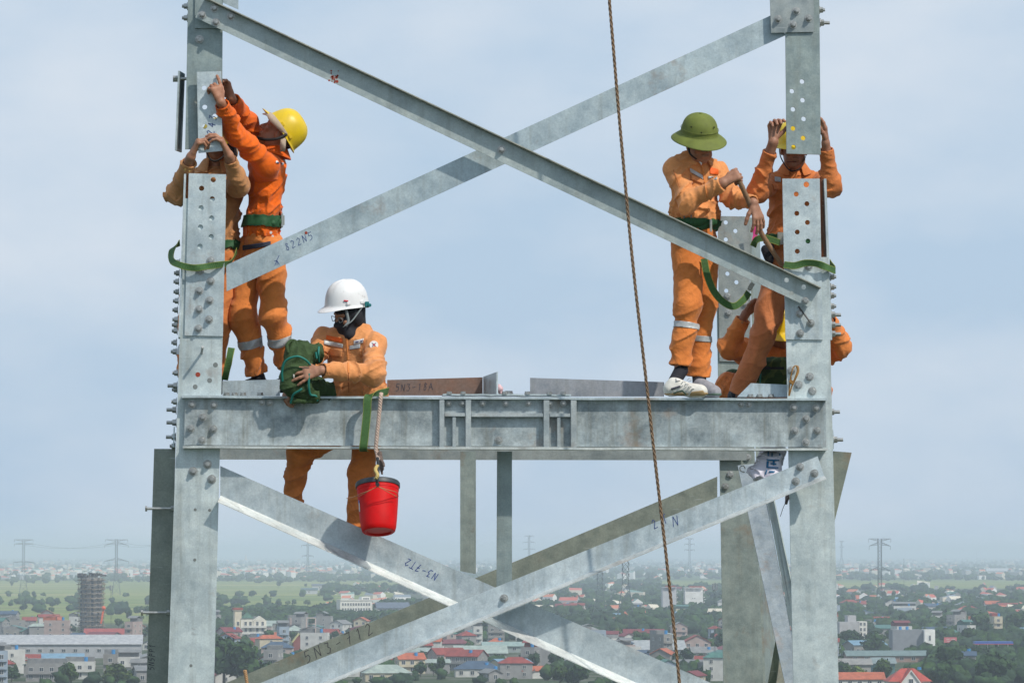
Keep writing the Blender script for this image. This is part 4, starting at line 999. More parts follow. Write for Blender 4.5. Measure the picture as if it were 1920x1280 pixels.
mast(1340, 1265, 1092, 'slim dark lattice radio mast just left of the rear leg'); mast(1695, 1120, 1046, 'thin distant mast right of the lone dark pylon', .3, False); mast(208, 1190, 1096, 'grey antenna mast standing right of the scaffolded block', .5); mast(1831, 1060, 1027, 'needle thin antenna on the far right horizon', .5, False)

# --- town houses (each one a thing)
random.seed(21)
taken = [(171, 1192, 40), (655, 1157, 50), (735, 1158, 42), (463, 1200, 38), (560, 1222, 18), (583, 1226, 14), (1300, 1146, 24), (1254, 1146, 20), (1712, 1222, 50), (1600, 1197, 34), (1702, 1292, 52), (1660, 1240, 70), (1655, 1262, 30),
         (120, 1232, 150), (900, 1232, 55), (990, 1222, 90), (1290, 1178, 60), (1225, 1230, 60), (1862, 1228, 45), (1782, 1222, 20), (200, 1196, 40), (1600, 1266, 34)]
def free(px_, py_, rad):
    for x, y, r in taken:
        if abs(px_ - x) < (r + rad) and abs(py_ - y) < (r + rad) * .10 + 2: return False
    return True
for args in [dict(px=430, py=1204, w=11, kind='gable', rc='maroon', wc='pinkish', d=9, fl=2, rz=.5), dict(px=490, py=1214, w=12, kind='gable', rc='red', wc='grey', d=8, fl=1, rz=0), dict(px=455, py=1240, w=12, kind='hip', rc='maroon', wc='grey', d=8, fl=1, rz=0),
             dict(px=1625, py=1128, w=22, kind='gable', rc='orange', wc='white', d=14, fl=1, rz=0), dict(px=1605, py=1145, w=16, kind='gable', rc='red', wc='white', d=10, fl=2, rz=0), dict(px=1862, py=1145, w=14, kind='gable', rc='orange', wc='white', d=10, fl=2, rz=0), dict(px=1885, py=1150, w=20, kind='gable', rc='red', wc='cream', d=10, fl=2, rz=0),
             dict(px=1760, py=1160, w=10, kind='hip', rc='red', wc='white', d=9, fl=1, rz=.3), dict(px=1815, py=1158, w=16, kind='hip', rc='red', wc='cream', d=10, fl=2, rz=0), dict(px=1750, py=1150, w=15, kind='gable', rc='dark blue', wc='white', d=9, fl=2, rz=0), dict(px=1672, py=1150, w=11, kind='gable', rc='dark blue', wc='white', d=10, fl=3, rz=1.4),
             dict(px=1695, py=1160, w=17, kind='flat', rc='dark blue', wc='white', d=10, fl=3, rz=0), dict(px=838, py=1252, w=14, kind='gable', rc='red', wc='pinkish', d=10, fl=2, rz=.4), dict(px=875, py=1256, w=15, kind='gable', rc='red', wc='grey', d=10, fl=2, rz=-.5), dict(px=768, py=1262, w=11, kind='gable', rc='orange', wc='cream', d=9, fl=2, rz=.2),
             dict(px=895, py=1268, w=18, kind='hip', rc='dark blue', wc='white', d=10, fl=1, rz=0), dict(px=725, py=1276, w=18, kind='hip', rc='pale green', wc='cream', d=10, fl=1, rz=.1), dict(px=930, py=1205, w=9, kind='flat', rc='grey', wc='bare concrete', d=8, fl=3, rz=0), dict(px=895, py=1207, w=5, kind='tube', wc='white', rz=0), dict(px=930, py=1216, w=9, kind='hip', rc='orange', wc='grey', d=8, fl=1, rz=0),
             dict(px=1305, py=1226, w=13, kind='gable', rc='red', wc='pinkish', d=14, fl=2, rz=0), dict(px=1318, py=1235, w=12, kind='gable', rc='grey', wc='grey', d=10, fl=1, rz=.1), dict(px=1195, py=1196, w=16, kind='gable', rc='maroon', wc='grey', d=8, fl=1, rz=0), dict(px=1225, py=1196, w=12, kind='gable', rc='maroon', wc='white', d=8, fl=1, rz=0),
             dict(px=230, py=1262, w=14, kind='flat', rc='grey', wc='white', d=10, fl=2, rz=0), dict(px=150, py=1272, w=12, kind='flat', rc='red', wc='white', d=8, fl=2, rz=0), dict(px=88, py=1276, w=16, kind='flat', rc='grey', wc='grey', d=10, fl=2, rz=0), dict(px=60, py=1250, w=12, kind='gable', rc='red', wc='cream', d=9, fl=1, rz=0), dict(px=1600, py=1288, w=22, kind='gable', rc='orange', wc='white', d=9, fl=1, rz=0)]:
    house(**args); taken.append((args['px'], args['py'], args.get('w', 6) / px2m(args['py']) / 2))
tries = 0
while len(HOUSES) < 298 and tries < 9000:
    tries += 1; px_ = random.uniform(-25, 1945); u = random.random()
    if px_ < 620: py_ = random.uniform(1172, 1285)
    elif px_ < 1000: py_ = random.uniform(1183, 1285)
    elif px_ < 1250: py_ = random.uniform(1135, 1285)
    else: py_ = 1112 + 170 * random.random() ** .9
    if px_ > 1560 and py_ > 1205 and random.random() < .85: continue
    if py_ < 1172 and random.random() < .35: continue
    m = px2m(py_); w_ = random.uniform(5, 10); rad = w_ / m / 2
    if not free(px_, py_, rad) or not clear(px_, py_, 7, w_): continue
    taken.append((px_, py_, rad)); house(px_, py_, w_)
# --- trees one can tell apart
tt = 0; tries = 0
for a in [(-10, 1290, 1, 1.9), (22, 1283, 0, 1.6), (420, 1285, 5, 1.9), (395, 1278, 0, 1.6), (445, 1290, 1, 1.5), (215, 1286, 4, 1.2), (130, 1290, 2, 1.2), (1625, 1238, 5, 1.5), (1595, 1222, 5, 1.1), (1660, 1226, 1, 1.4), (1640, 1232, 0, 1.4), (1725, 1232, 0, 1.1),
          (810, 1288, 1, 1.1), (850, 1290, 0, 1.3), (885, 1292, 1, 1.4), (925, 1292, 3, 1.2), (965, 1290, 2, 1.2), (1000, 1290, 1, 1.3), (1050, 1292, 2, 1.1), (1085, 1292, 0, 1.2), (790, 1292, 2, .9), (1800, 1250, 2, 1.2), (1830, 1252, 0, 1.2), (1850, 1260, 3, 1.1), (1880, 1262, 1, 1.4), (1910, 1270, 0, 1.5), (1785, 1276, 1, 1.2), (1755, 1268, 2, 1.1), (1820, 1285, 1, 1.4), (1860, 1290, 0, 1.5), (1900, 1292, 1, 1.6), (1770, 1292, 0, 1.2),
          (1655, 1282, 2, 1.2), (1630, 1284, 1, 1.0), (1605, 1278, 4, .9), (1840, 1195, 1, 1.3), (1800, 1190, 0, 1.3), (1870, 1190, 3, 1.1), (1770, 1188, 0, 1.2), (1900, 1195, 1, 1.3), (1735, 1190, 0, 1.1), (1890, 1215, 0, 1.1), (1815, 1218, 1, 1.0), (1760, 1215, 0, 1.1)]:
    tree(*a)
while len(TREES) < 292 and tries < 5000:
    tries += 1; px_ = random.uniform(-20, 1940)
    if px_ < 620: py_ = random.choice((random.uniform(1098, 1165), random.uniform(1168, 1290), random.uniform(1168, 1290)))
    elif px_ < 1230: py_ = random.choice((random.uniform(1150, 1172), random.uniform(1160, 1290)))
    else: py_ = random.uniform(1108, 1290)
    if px_ > 1560 and random.random() < .5: py_ = random.uniform(1180, 1290)
    if not free(px_, py_, 3): continue
    tree(px_, py_, None, random.uniform(.5, .95))
label_all(HOUSES, 'house', 'houses of the town on the plain'); label_all(TREES, 'tree', 'trees in and around the town')

# --- far woods, hedges and far villages that read as a mass
def blob_mass(name, pts, mat, seed):
    """pts: (x, y, height, width) crowns of broken leaf masses, joined (nobody could count them)"""
    rg = np.random.default_rng(seed); ns, nr = 8, 5
    th = np.repeat(np.pi * np.arange(nr + 1) / nr, ns); ph = np.tile(2 * np.pi * np.arange(ns) / ns, nr + 1)
    base = np.stack([np.sin(th) * np.cos(ph), np.sin(th) * np.sin(ph), np.cos(th)], 1)
    faces = np.array([(j * ns + i, j * ns + (i + 1) % ns, (j + 1) * ns + (i + 1) % ns, (j + 1) * ns + i) for j in range(nr) for i in range(ns)])
    P_ = np.array(pts); n = len(P_); k = rg.uniform(.5, 1.35, (n, len(base), 1))
    V = base[None] * k * np.stack([P_[:, 3] / 2, P_[:, 3] / 2, P_[:, 2] / 2], 1)[:, None] + np.stack([P_[:, 0], P_[:, 1], P_[:, 2] * .5], 1)[:, None]
    F = faces[None] + (np.arange(n) * len(base))[:, None, None]
    me = bpy.data.meshes.new(name); V = V.reshape(-1, 3); F = F.reshape(-1, 4)
    me.vertices.add(len(V)); me.vertices.foreach_set('co', V.ravel()); me.loops.add(F.size); me.loops.foreach_set('vertex_index', F.ravel().astype(np.int32))
    me.polygons.add(len(F)); me.polygons.foreach_set('loop_start', np.arange(len(F), dtype=np.int32) * 4); me.update(calc_edges=True); me.validate()
    return obj(name, me, mat)
random.seed(5)
fw = [[], [], []]
def addw(px_, py_, s=1.0):
    p = G(px_, py_); h = random.uniform(5, 10) * s
    if py_ > 1140 and not clear(px_, py_, h, h * 1.5): return
    h = h * 1.0; w_ = h * random.uniform(1.0, 1.9); fw[random.randrange(3)].append((p.x, p.y, h, w_))
for k in range(2600):                                    # tree belts beyond the fields
    py_ = 1041 + 45 * random.random() ** 1.3; px_ = random.uniform(-20, 1940); addw(px_, py_, 1.25)
for row, x0, x1, n in ((1088, -20, 620, 160), (1118, 0, 620, 14), (1133, -20, 560, 34), (1148, 60, 620, 24), (1160, 380, 660, 160), (1086, 600, 900, 120), (1108, 610, 900, 200), (1095, 900, 1240, 150), (1072, 1100, 1940, 260), (1084, 1560, 1940, 160), (1110, 1200, 1560, 160)):
    for k in range(n): addw(random.uniform(x0, x1), row + random.gauss(0, 2.2), random.uniform(.7, 1.15))
for k in range(900): addw(random.uniform(600, 1000), random.gauss(1158, 7), random.uniform(.8, 1.2))
for k in range(1500): addw(random.uniform(1000, 1940), random.uniform(1104, 1190), random.uniform(.7, 1.1))
for k in range(600):
    px_, py_ = random.uniform(-20, 1940), random.uniform(1170, 1292)
    if free(px_, py_, 2): addw(px_, py_, random.uniform(.45, .8))
for k in range(420): addw(random.uniform(1700, 1940), random.uniform(1180, 1292), random.uniform(.7, 1.0))
for k in range(500): addw(random.uniform(400, 660), random.gauss(1168, 6), random.uniform(.7, 1.0))
for i, l in enumerate(fw):
    tagit(blob_mass('woodland', l, LEAVES[(0, 1, 4)[i]], i), kind='stuff')
def village(name, n, mats, seed, mid=False):
    rg = random.Random(seed); V = []; F = []; MI = []
    for k in range(n):
        py_ = rg.choice((rg.uniform(1039.5, 1052), rg.uniform(1048, 1066), rg.gauss(1078, 3), rg.uniform(1060, 1086))); px_ = rg.uniform(-20, 1940)
        if px_ > 620 and 1070 < py_: px_ = rg.uniform(-20, 620) if rg.random() < .6 else px_
        if mid:
            px_ = rg.uniform(990, 1940); py_ = rg.uniform(1100, 1165)
            if rg.random() < .25: px_, py_ = rg.uniform(620, 1000), rg.uniform(1104, 1150)
        p = G(px_, py_); w_, d_, h_ = rg.uniform(7, 15) * (.65 if mid else 1), rg.uniform(8, 18), rg.choice((4, 4, 7, 7, 10, 13)) * (.6 if mid else 1); rz = rg.uniform(0, 3.14); c, s = math.cos(rz), math.sin(rz); i0 = len(V)
        L_ = [(-w_ / 2, -d_ / 2), (w_ / 2, -d_ / 2), (w_ / 2, d_ / 2), (-w_ / 2, d_ / 2)]
        for z in (0, h_):
            for x, y in L_: V.append((p.x + x * c - y * s, p.y + x * s + y * c, z))
        for x, y in ((0, -d_ / 2), (0, d_ / 2)): V.append((p.x + x * c - y * s, p.y + x * s + y * c, h_ + rg.choice((.3, 2.4, 2.8))))
        wm_ = rg.choice((0, 0, 1, 1, 2)); rm_ = rg.choice((3, 3, 4, 4, 5, 6, 1))
        for f in ((0, 1, 5, 4), (1, 2, 6, 5), (2, 3, 7, 6), (3, 0, 4, 7), (4, 5, 8), (6, 7, 9)): F.append([i0 + i for i in f]); MI.append(wm_)
        for f in ((5, 6, 9, 8), (7, 4, 8, 9)): F.append([i0 + i for i in f]); MI.append(rm_)
    me = bpy.data.meshes.new(name); me.from_pydata(V, [], F); me.polygons.foreach_set('material_index', MI); me.update()
    return tagit(obj(name, me, mats), kind='stuff')
VM = [simple('far_white', (.72, .72, .70), .8), simple('far_cream', (.60, .55, .45), .8), simple('far_grey', (.35, .35, .35), .8), simple('far_red', (.46, .12, .09), .8), simple('far_orange', (.55, .20, .12), .8), simple('far_slate', (.18, .22, .26), .8), simple('far_green', (.15, .26, .23), .8)]
village('far_village', 1700, VM, 3); village('mid_village', 240, VM, 8, True)
# low hill on the horizon
bm = bmesh.new(); c = G(575, 1041); rows = []
for j in range(12):
    rows.append([bm.verts.new((c.x + (i - 20) * 130, c.y + (j - 6) * 300, max(0, 46 * math.exp(-((i - 20) / 6.5) ** 2 - ((j - 6) / 3) ** 2) * (1 + .25 * math.sin(i * 1.3)) - 1))) for i in range(41)])
for A, B in zip(rows, rows[1:]):
    for i in range(40): bm.faces.new((A[i], A[i + 1], B[i + 1], B[i]))
fixn(bm); tagit(obj('hill', bm, LEAVES[0], smooth=True), kind='structure')
# power lines between the left pylons
bm = bmesh.new()
for (xa, ya, xb, yb_, dist) in ((30, 1018, 205, 1018, 5700), (58, 1018, 231, 1018, 5700), (231, 1016, 330, 1008, 5600), (205, 1018, 330, 1012, 5600)):
    A, B = P(xa, ya, dist), P(xb, yb_, dist); pts = [A.lerp(B, t / 12) - Vector((0, 0, 6 * 4 * (t / 12) * (1 - t / 12))) for t in range(13)]
    tube(bm, pts, .10, 3)
tagit(obj('power_lines', bm, PYS), 'thin power lines sagging between the two hazy left pylons', 'power line')
# ================================================================== people: implicit surfaces meshed with surface nets
_L = RNG.random((32, 32, 32)).astype(np.float32)
def vnoise(x, y, z):
    xi, yi, zi = np.floor(x).astype(int), np.floor(y).astype(int), np.floor(z).astype(int)
    fx, fy, fz = x - xi, y - yi, z - zi
    fx, fy, fz = [f * f * (3 - 2 * f) for f in (fx, fy, fz)]
    xi &= 31; yi &= 31; zi &= 31; x1, y1, z1 = (xi + 1) & 31, (yi + 1) & 31, (zi + 1) & 31
    a = _L[xi, yi, zi] * (1 - fx) + _L[x1, yi, zi] * fx; b = _L[xi, y1, zi] * (1 - fx) + _L[x1, y1, zi] * fx
    c = _L[xi, yi, z1] * (1 - fx) + _L[x1, yi, z1] * fx; d = _L[xi, y1, z1] * (1 - fx) + _L[x1, y1, z1] * fx
    return (a * (1 - fy) + b * fy) * (1 - fz) + (c * (1 - fy) + d * fy) * fz
class Sdf:
    def __init__(s, h): s.h = h; s.pr = []
    def cap(s, a, b, ra, rb, k=.02, op='+', flat=None, folds=None, clip=None, box=None):
        """tapered capsule a-b; flat=(dir, ratio) squashes it along dir; folds=(amp, along, around, seed); clip=(t0,t1) cuts it square to its axis"""
        s.pr.append((np.array(a, float), np.array(b, float), ra, rb, k, op, flat, folds, clip)); return s
    def ell(s, c, r, rot=None, k=.02, op='+'):
        s.pr.append((np.array(c, float), None, np.array(r, float), rot, k, op, None, None, None)); return s
    def mesh(s, name='m'):
        h = s.h; lo = np.full(3, 1e9); hi = -lo; M = max(.04, h * 4)
        bb = []
        for p in s.pr:
            if p[1] is None:
                r = max(p[2]); l, u = p[0] - r, p[0] + r
            else:
                r = max(p[2], p[3]) * 1.02 + (p[7][0] if p[7] else 0); l, u = np.minimum(p[0], p[1]) - r, np.maximum(p[0], p[1]) + r
            bb.append((l, u))
            if p[5] == '+': lo = np.minimum(lo, l); hi = np.maximum(hi, u)
        lo -= M; n = np.ceil((hi + M - lo) / h).astype(int) + 1
        D = np.full(n, .5, np.float32); ax = [lo[i] + h * np.arange(n[i]) for i in range(3)]
        for p, (l, u) in zip(s.pr, bb):
            a, b, ra, rb, k, op, flat, folds, clip = p; mg = k + h * 3
            i0 = np.clip(np.floor((l - mg - lo) / h).astype(int), 0, n - 1); i1 = np.clip(np.ceil((u + mg - lo) / h).astype(int) + 1, 1, n)
            if (i1 <= i0).any(): continue
            X, Y, Z = np.meshgrid(*[ax[i][i0[i]:i1[i]].astype(np.float32) for i in range(3)], indexing='ij')
            if b is None:
                q = [X - a[0], Y - a[1], Z - a[2]]
                if rb is not None:
                    R = rb; q = [R[i][0] * q[0] + R[i][1] * q[1] + R[i][2] * q[2] for i in range(3)]
                kk = np.sqrt((q[0] / ra[0]) ** 2 + (q[1] / ra[1]) ** 2 + (q[2] / ra[2]) ** 2) + 1e-6
                k2 = np.sqrt((q[0] / ra[0] ** 2) ** 2 + (q[1] / ra[1] ** 2) ** 2 + (q[2] / ra[2] ** 2) ** 2) + 1e-6
                d = kk * (kk - 1) / k2
            else:
                ab = b - a; L2 = ab @ ab + 1e-9; Ln = math.sqrt(L2); e = ab / Ln
                t = ((X - a[0]) * e[0] + (Y - a[1]) * e[1] + (Z - a[2]) * e[2]) / Ln; tc = np.clip(t, 0, 1)
                qx, qy, qz = X - a[0] - ab[0] * tc, Y - a[1] - ab[1] * tc, Z - a[2] - ab[2] * tc
                if flat is not None:
                    f = np.array(flat[0], float); f = f - e * (f @ e); f /= np.linalg.norm(f); dd = (qx * f[0] + qy * f[1] + qz * f[2]) * (1 / flat[1] - 1)
                    qx, qy, qz = qx + dd * f[0], qy + dd * f[1], qz + dd * f[2]
                R = ra + (rb - ra) * tc
                d = np.sqrt(qx * qx + qy * qy + qz * qz) - R
                if flat is not None: d = d * (0.5 + 0.5 * flat[1])
                if folds:
                    am, fa, fp, sd = folds[:4]; kx = folds[4] if len(folds) > 4 else .6
                    sl = t * Ln + kx * (qx * .7 + qy * .5 - qz * .3)
                    w = vnoise(qx * fp + sd, qy * fp + sl * 3 + sd * 2.3, qz * fp + 5)
                    n1 = vnoise(sl * fa + w * 1.6 + sd * 7, qx * fp + sd, (qy + qz) * fp)
                    n2 = vnoise(sl * fa * 2.1 + w * 2 + 11, (qx - qz) * fp * 1.7, qy * fp * 1.7 + sd)
                    rd = 1 - np.abs(2 * n1 - 1); r2 = 1 - np.abs(2 * n2 - 1)
                    wt = folds[5] if len(folds) > 5 else None
                    g = am if wt is None else am * (wt[0] + (wt[1] - wt[0]) * tc)
                    n3 = vnoise(sl * fa * .45 + w + sd * 3, qx * fp * .6 + 3, qz * fp * .6 + sd)
                    d = d - g * ((rd ** 4 - .22) * 1.9 + .75 * (r2 ** 3 - .25) + 1.2 * (n3 - .5))
                if clip:
                    if clip[0] is not None: d = np.maximum(d, (clip[0] - t) * Ln)
                    if clip[1] is not None: d = np.maximum(d, (t - clip[1]) * Ln)
            S = tuple(slice(i0[i], i1[i]) for i in range(3)); o = D[S]
            if op == '+':
                hh = np.clip(.5 + .5 * (o - d) / k, 0, 1); D[S] = o * (1 - hh) + d * hh - k * hh * (1 - hh)
            else:
                hh = np.clip(.5 - .5 * (o + d) / k, 0, 1); D[S] = o * (1 - hh) - d * hh + k * hh * (1 - hh)
        return nets(D, lo, h, name)
def nets(D, lo, h, name):
    nx, ny, nz = D.shape; ins = D < 0
    C = np.zeros((nx - 1, ny - 1, nz - 1), np.int8)
    for i in (0, 1):
        for j in (0, 1):
            for k in (0, 1): C += ins[i:nx - 1 + i, j:ny - 1 + j, k:nz - 1 + k]
    act = np.argwhere((C > 0) & (C < 8)); idx = np.full(C.shape, -1, np.int32); idx[act[:, 0], act[:, 1], act[:, 2]] = np.arange(len(act))
    acc = np.zeros((len(act), 3)); cnt = np.zeros(len(act)); cor = [(i, j, k) for i in (0, 1) for j in (0, 1) for k in (0, 1)]
    val = {c: D[act[:, 0] + c[0], act[:, 1] + c[1], act[:, 2] + c[2]] for c in cor}
    for c in cor:
        for axn in range(3):
            if c[axn] == 0:
                c2 = list(c); c2[axn] = 1; v0, v1 = val[c], val[tuple(c2)]; m = (v0 < 0) != (v1 < 0); t = np.where(m, v0 / np.where(m, v0 - v1, 1), 0)
                pt = np.tile(np.array(c, float), (len(act), 1)); pt[:, axn] += t; acc[m] += pt[m]; cnt[m] += 1
    V = (act + acc / cnt[:, None]) * h + lo; F = []
    for axn in range(3):
        sh = [slice(None)] * 3; s2 = [slice(None)] * 3; sh[axn] = slice(0, -1); s2[axn] = slice(1, None)
        A, B = ins[tuple(sh)], ins[tuple(s2)]; e = np.argwhere(A != B); o1, o2 = [(1, 2), (2, 0), (0, 1)][axn]
        e = e[(e[:, o1] > 0) & (e[:, o2] > 0) & (e[:, o1] < C.shape[o1]) & (e[:, o2] < C.shape[o2])]
        fl = A[e[:, 0], e[:, 1], e[:, 2]]; qs = []
        for d1, d2 in ((-1, -1), (0, -1), (0, 0), (-1, 0)):
            q = e.copy(); q[:, o1] += d1; q[:, o2] += d2; qs.append(idx[q[:, 0], q[:, 1], q[:, 2]])
        q = np.stack(qs, 1); q[~fl] = q[~fl][:, ::-1]; F.append(q)
    F = np.concatenate(F); F = F[(F >= 0).all(1)]
    return V, F
def mk(name, parts, mats, parent=None, color=None):
    """join (V,F[,material index]) pieces into one mesh object"""
    Vs, Fs, Ms = [], [], []; o = 0
    for p in parts:
        V, F = p[0], p[1]; Vs.append(V); Fs.append(F + o); Ms.append(np.full(len(F), p[2] if len(p) > 2 else 0, np.int32)); o += len(V)
    V, F, M = np.concatenate(Vs), np.concatenate(Fs), np.concatenate(Ms)
    me = bpy.data.meshes.new(name); me.vertices.add(len(V)); me.vertices.foreach_set('co', V.astype(np.float32).ravel())
    me.loops.add(F.size); me.loops.foreach_set('vertex_index', F.ravel().astype(np.int32)); me.polygons.add(len(F))
    me.polygons.foreach_set('loop_start', (np.arange(len(F)) * 4).astype(np.int32)); me.polygons.foreach_set('material_index', M); me.update(calc_edges=True)
    return obj(name, me, mats, parent, color, smooth=True)

def cloth(name, nscale=7, dirt=.25):
    m, nt, b = newmat(name); oi = nt.nodes.new('ShaderNodeObjectInfo'); v = texco(nt)
    n = noise(nt, v, nscale, 5, .6); n2 = noise(nt, v, 34, 4, .65); wv = noise(nt, v, 420, 2, .5)
    c = mixc(nt, oi.outputs['Color'], ramp(nt, n, [(.28, (.82, .78, .74)), (.5, (1, 1, 1)), (.78, (1.14, 1.16, 1.22))]), 1, 'MULTIPLY')
    c = mixc(nt, c, ramp(nt, n2, [(.3, (.88, .87, .86)), (.7, (1.1, 1.1, 1.1))]), .8, 'MULTIPLY')
    c = mixc(nt, c, (.16, .10, .06), mathm(nt, 'MULTIPLY', ramp(nt, noise(nt, v, 4.2, 6, .7), [(.60, (0, 0, 0)), (.78, (1, 1, 1))]), dirt))
    nt.links.new(c, b.inputs['Base Color']); b.inputs['Roughness'].default_value = .85; b.inputs['Specular IOR Level'].default_value = .25
    b.inputs['Sheen Weight'].default_value = .15
    h1 = mathm(nt, 'ADD', mathm(nt, 'MULTIPLY', n2, 1.0), mathm(nt, 'MULTIPLY', wv, .12)); cr = N(nt, 'ShaderNodeTexNoise'); cr.inputs['Scale'].default_value = 7; cr.inputs['Detail'].default_value = 3; cr.inputs['Distortion'].default_value = 1.6; nt.links.new(v, cr.inputs['Vector'])
    rid = ramp(nt, cr.outputs['Fac'], [(.40, (0, 0, 0)), (.49, (1, 1, 1)), (.52, (1, 1, 1)), (.60, (0, 0, 0))]); h1 = mathm(nt, 'ADD', h1, mathm(nt, 'MULTIPLY', rid, .35))
    c = mixc(nt, c, (.05, .03, .02), mathm(nt, 'MULTIPLY', ramp(nt, noise(nt, v, 11, 7, .75), [(.62, (0, 0, 0)), (.70, (1, 1, 1))]), .35)); nt.links.new(c, b.inputs['Base Color'])
    bump(nt, b, h1, .35, .012); return m
CLOTH = cloth('work_cotton')
def skinm():
    m, nt, b = newmat('skin'); oi = nt.nodes.new('ShaderNodeObjectInfo'); n = noise(nt, texco(nt), 28, 4, .6)
    c = mixc(nt, oi.outputs['Color'], ramp(nt, n, [(.3, (.80, .74, .72)), (.7, (1.15, 1.1, 1.08))]), 1, 'MULTIPLY'); nt.links.new(c, b.inputs['Base Color'])
    b.inputs['Roughness'].default_value = .55; b.inputs['Subsurface Weight'].default_value = .08; b.inputs['Subsurface Radius'].default_value = (.01, .004, .002); b.inputs['Subsurface Scale'].default_value = .5
    bump(nt, b, noise(nt, texco(nt), 160, 3), .25, .003); return m
SKIN = skinm()
REFL = simple('reflective_tape', (.42, .44, .45), .45, .15, 60, .18)
BLACK = simple('black_cloth', (.012, .013, .02), .85, 0, 30, .3)
STRAPB = simple('black_strap', (.015, .015, .016), .7)
STRAPG = simple('grey_strap', (.20, .23, .24), .7)
HELY = simple('yellow_helmet_shell', (.70, .49, .012), .34, 0, 9, .12)
HELW = simple('white_helmet_shell', (.74, .75, .77), .30, 0, 9, .06)
scuff(HELY, (.30, .24, .10), .58, .70, .45, 20); scuff(HELW, (.30, .28, .25), .60, .68, .5, 22)
HELG = simple('olive_pith_cloth', (.135, .165, .028), .75, 0, 16, .20, bumps=(300, .4, .003))
BEIGE = simple('beige_sun_cloth', (.42, .33, .25), .85, 0, 20, .15)
HAIR = simple('black_hair', (.012, .010, .010), .55)
WHITE = simple('white_patch', (.70, .68, .66), .8)
BELT_METAL = simple('buckle_metal', (.45, .46, .42), .4, .7)
BELTG = simple('belt_webbing', (.015, .085, .028), .7, 0, 70, .3, bumps=(260, .3, .002))
SOLE = simple('gum_sole', (.36, .25, .12), .7, 0, 40, .2)
SHOEW = simple('white_shoe_leather', (.66, .65, .60), .6, 0, 30, .15)
SHOED = simple('dark_shoe', (.02, .022, .028), .7)
GREYSHOE = simple('grey_shoe', (.28, .28, .31), .7, 0, 40, .25)
SHOEG = simple('green_shoe_stripe', (.08, .13, .10), .6)

def V3(v): return np.array(v, float)
def unit(v): v = V3(v); return v / (np.linalg.norm(v) + 1e-12)
def hand(wrist, fwd, palm, side, curl=(.5, .5, .5, .5), thumb=.5, L=.185, spread=.10, h=.0035, tcurl=.4, fore=None, rw=.026):
    """hand with palm, four fingers and a thumb; fwd = wrist->knuckles, palm = direction the palm faces, side=+1/-1 thumb side"""
    f = unit(fwd); p = V3(palm); p = unit(p - f * (p @ f)); s = np.cross(f, p) * side; w = V3(wrist); S = Sdf(h)
    if fore is not None: S.cap(V3(fore), w, rw * 1.15, rw, .015)
    S.cap(w, w + f * .03, rw * .92, .027, .015, flat=(p, .72))
    kn = w + f * L * .50
    for o in (-.5, .5): S.cap(w + f * .035 + s * o * .026, kn + s * o * .050 - f * .008, .019, .0185, .014, flat=(p, .75))
    S.cap(w + f * .04, kn - f * .012, .020, .022, .014, flat=(p, .7))
    lens = (.43, .48, .45, .36)
    for i in range(4):
        o = (1.5 - i) / 1.5; base = kn + s * o * .033 - f * (.006 + .006 * (o * o)); d = unit(f + s * o * spread); c = curl[i]; q = base; Lf = lens[i] * L
        for j, (ln, mult) in enumerate(((.44, 1.0), (.31, 1.25), (.25, .9))):
            a = c * mult; d = unit(d * math.cos(a) + p * math.sin(a)); n = q + d * Lf * ln; r0 = (.0112, .0104, .0096)[j] * (1 if i < 3 else .88); S.cap(q, n, r0, r0 * .92, .0035); q = n
            p_loc = p
            p = unit(p_loc - d * (p_loc @ d)) if abs(p_loc @ d) < .98 else p_loc
        p = V3(palm); p = unit(p - f * (p @ f))
    tb = w + f * .030 + s * .022 + p * .006; d = unit(f * .75 + s * (.75 - .35 * tcurl) + p * (.25 + .7 * tcurl * thumb)); q = tb
    for ln, r in ((.040, .0138), (.034, .0122), (.028, .011)):
        n = q + d * ln; S.cap(q, n, r, r * .93, .006); q = n; d = unit(d + f * .20 + p * .30 * thumb - s * .28 * tcurl)
    return S.mesh()
def head(c, up, fwd, h=.0042, neck=None, k=1.0, hairless=True):
    """returns skin mesh pieces; c = centre of the skull"""
    u = unit(up); f = V3(fwd); f = unit(f - u * (f @ u)); r = np.cross(f, u); c = V3(c); S = Sdf(h)
    W = lambda x, y, z: c + (r * x + f * y + u * z) * k
    R = np.stack([r, f, u])
    S.ell(W(0, -.012, .028), np.array((.074, .092, .088)) * k, R, .03)
    S.ell(W(0, .018, -.035), np.array((.060, .066, .072)) * k, R, .03)
    S.cap(W(-.035, .03, -.075), W(.035, .03, -.075), .026 * k, .026 * k, .03)
    S.cap(W(0, .060, -.092), W(0, .055, -.088), .020 * k, .022 * k, .025)            # chin
    S.cap(W(0, .080, .012), W(0, .102, -.026), .008 * k, .0125 * k, .010)            # nose
    for s in (-1, 1):
        S.cap(W(s * .010, .092, -.030), W(s * .012, .088, -.030), .0085 * k, .008 * k, .006)
        S.cap(W(s * .012, .084, .024), W(s * .042, .070, .026), .008 * k, .009 * k, .014)   # brow
        S.ell(W(s * .044, .066, -.020), np.array((.018, .014, .014)) * k, R, .02)           # cheekbone
        S.ell(W(s * .076, -.004, -.008), np.array((.009, .020, .032)) * k, R, .010)         # ear
        S.cap(W(s * .026, .094, .006), W(s * .036, .090, .006), .010 * k, .010 * k, .012, op='-')
        S.ell(W(s * .030, .074, .006), np.array((.013, .011, .009)) * k, R, .004)           # eyeball and lids
    S.cap(W(-.020, .083, -.056), W(.020, .083, -.056), .0058 * k, .0058 * k, .006); S.cap(W(-.017, .082, -.067), W(.017, .082, -.067), .0068 * k, .0068 * k, .006)
    if neck is not None: S.cap(W(0, -.022, -.055), neck, .056 * k, .060 * k, .03)
    return S.mesh(), W
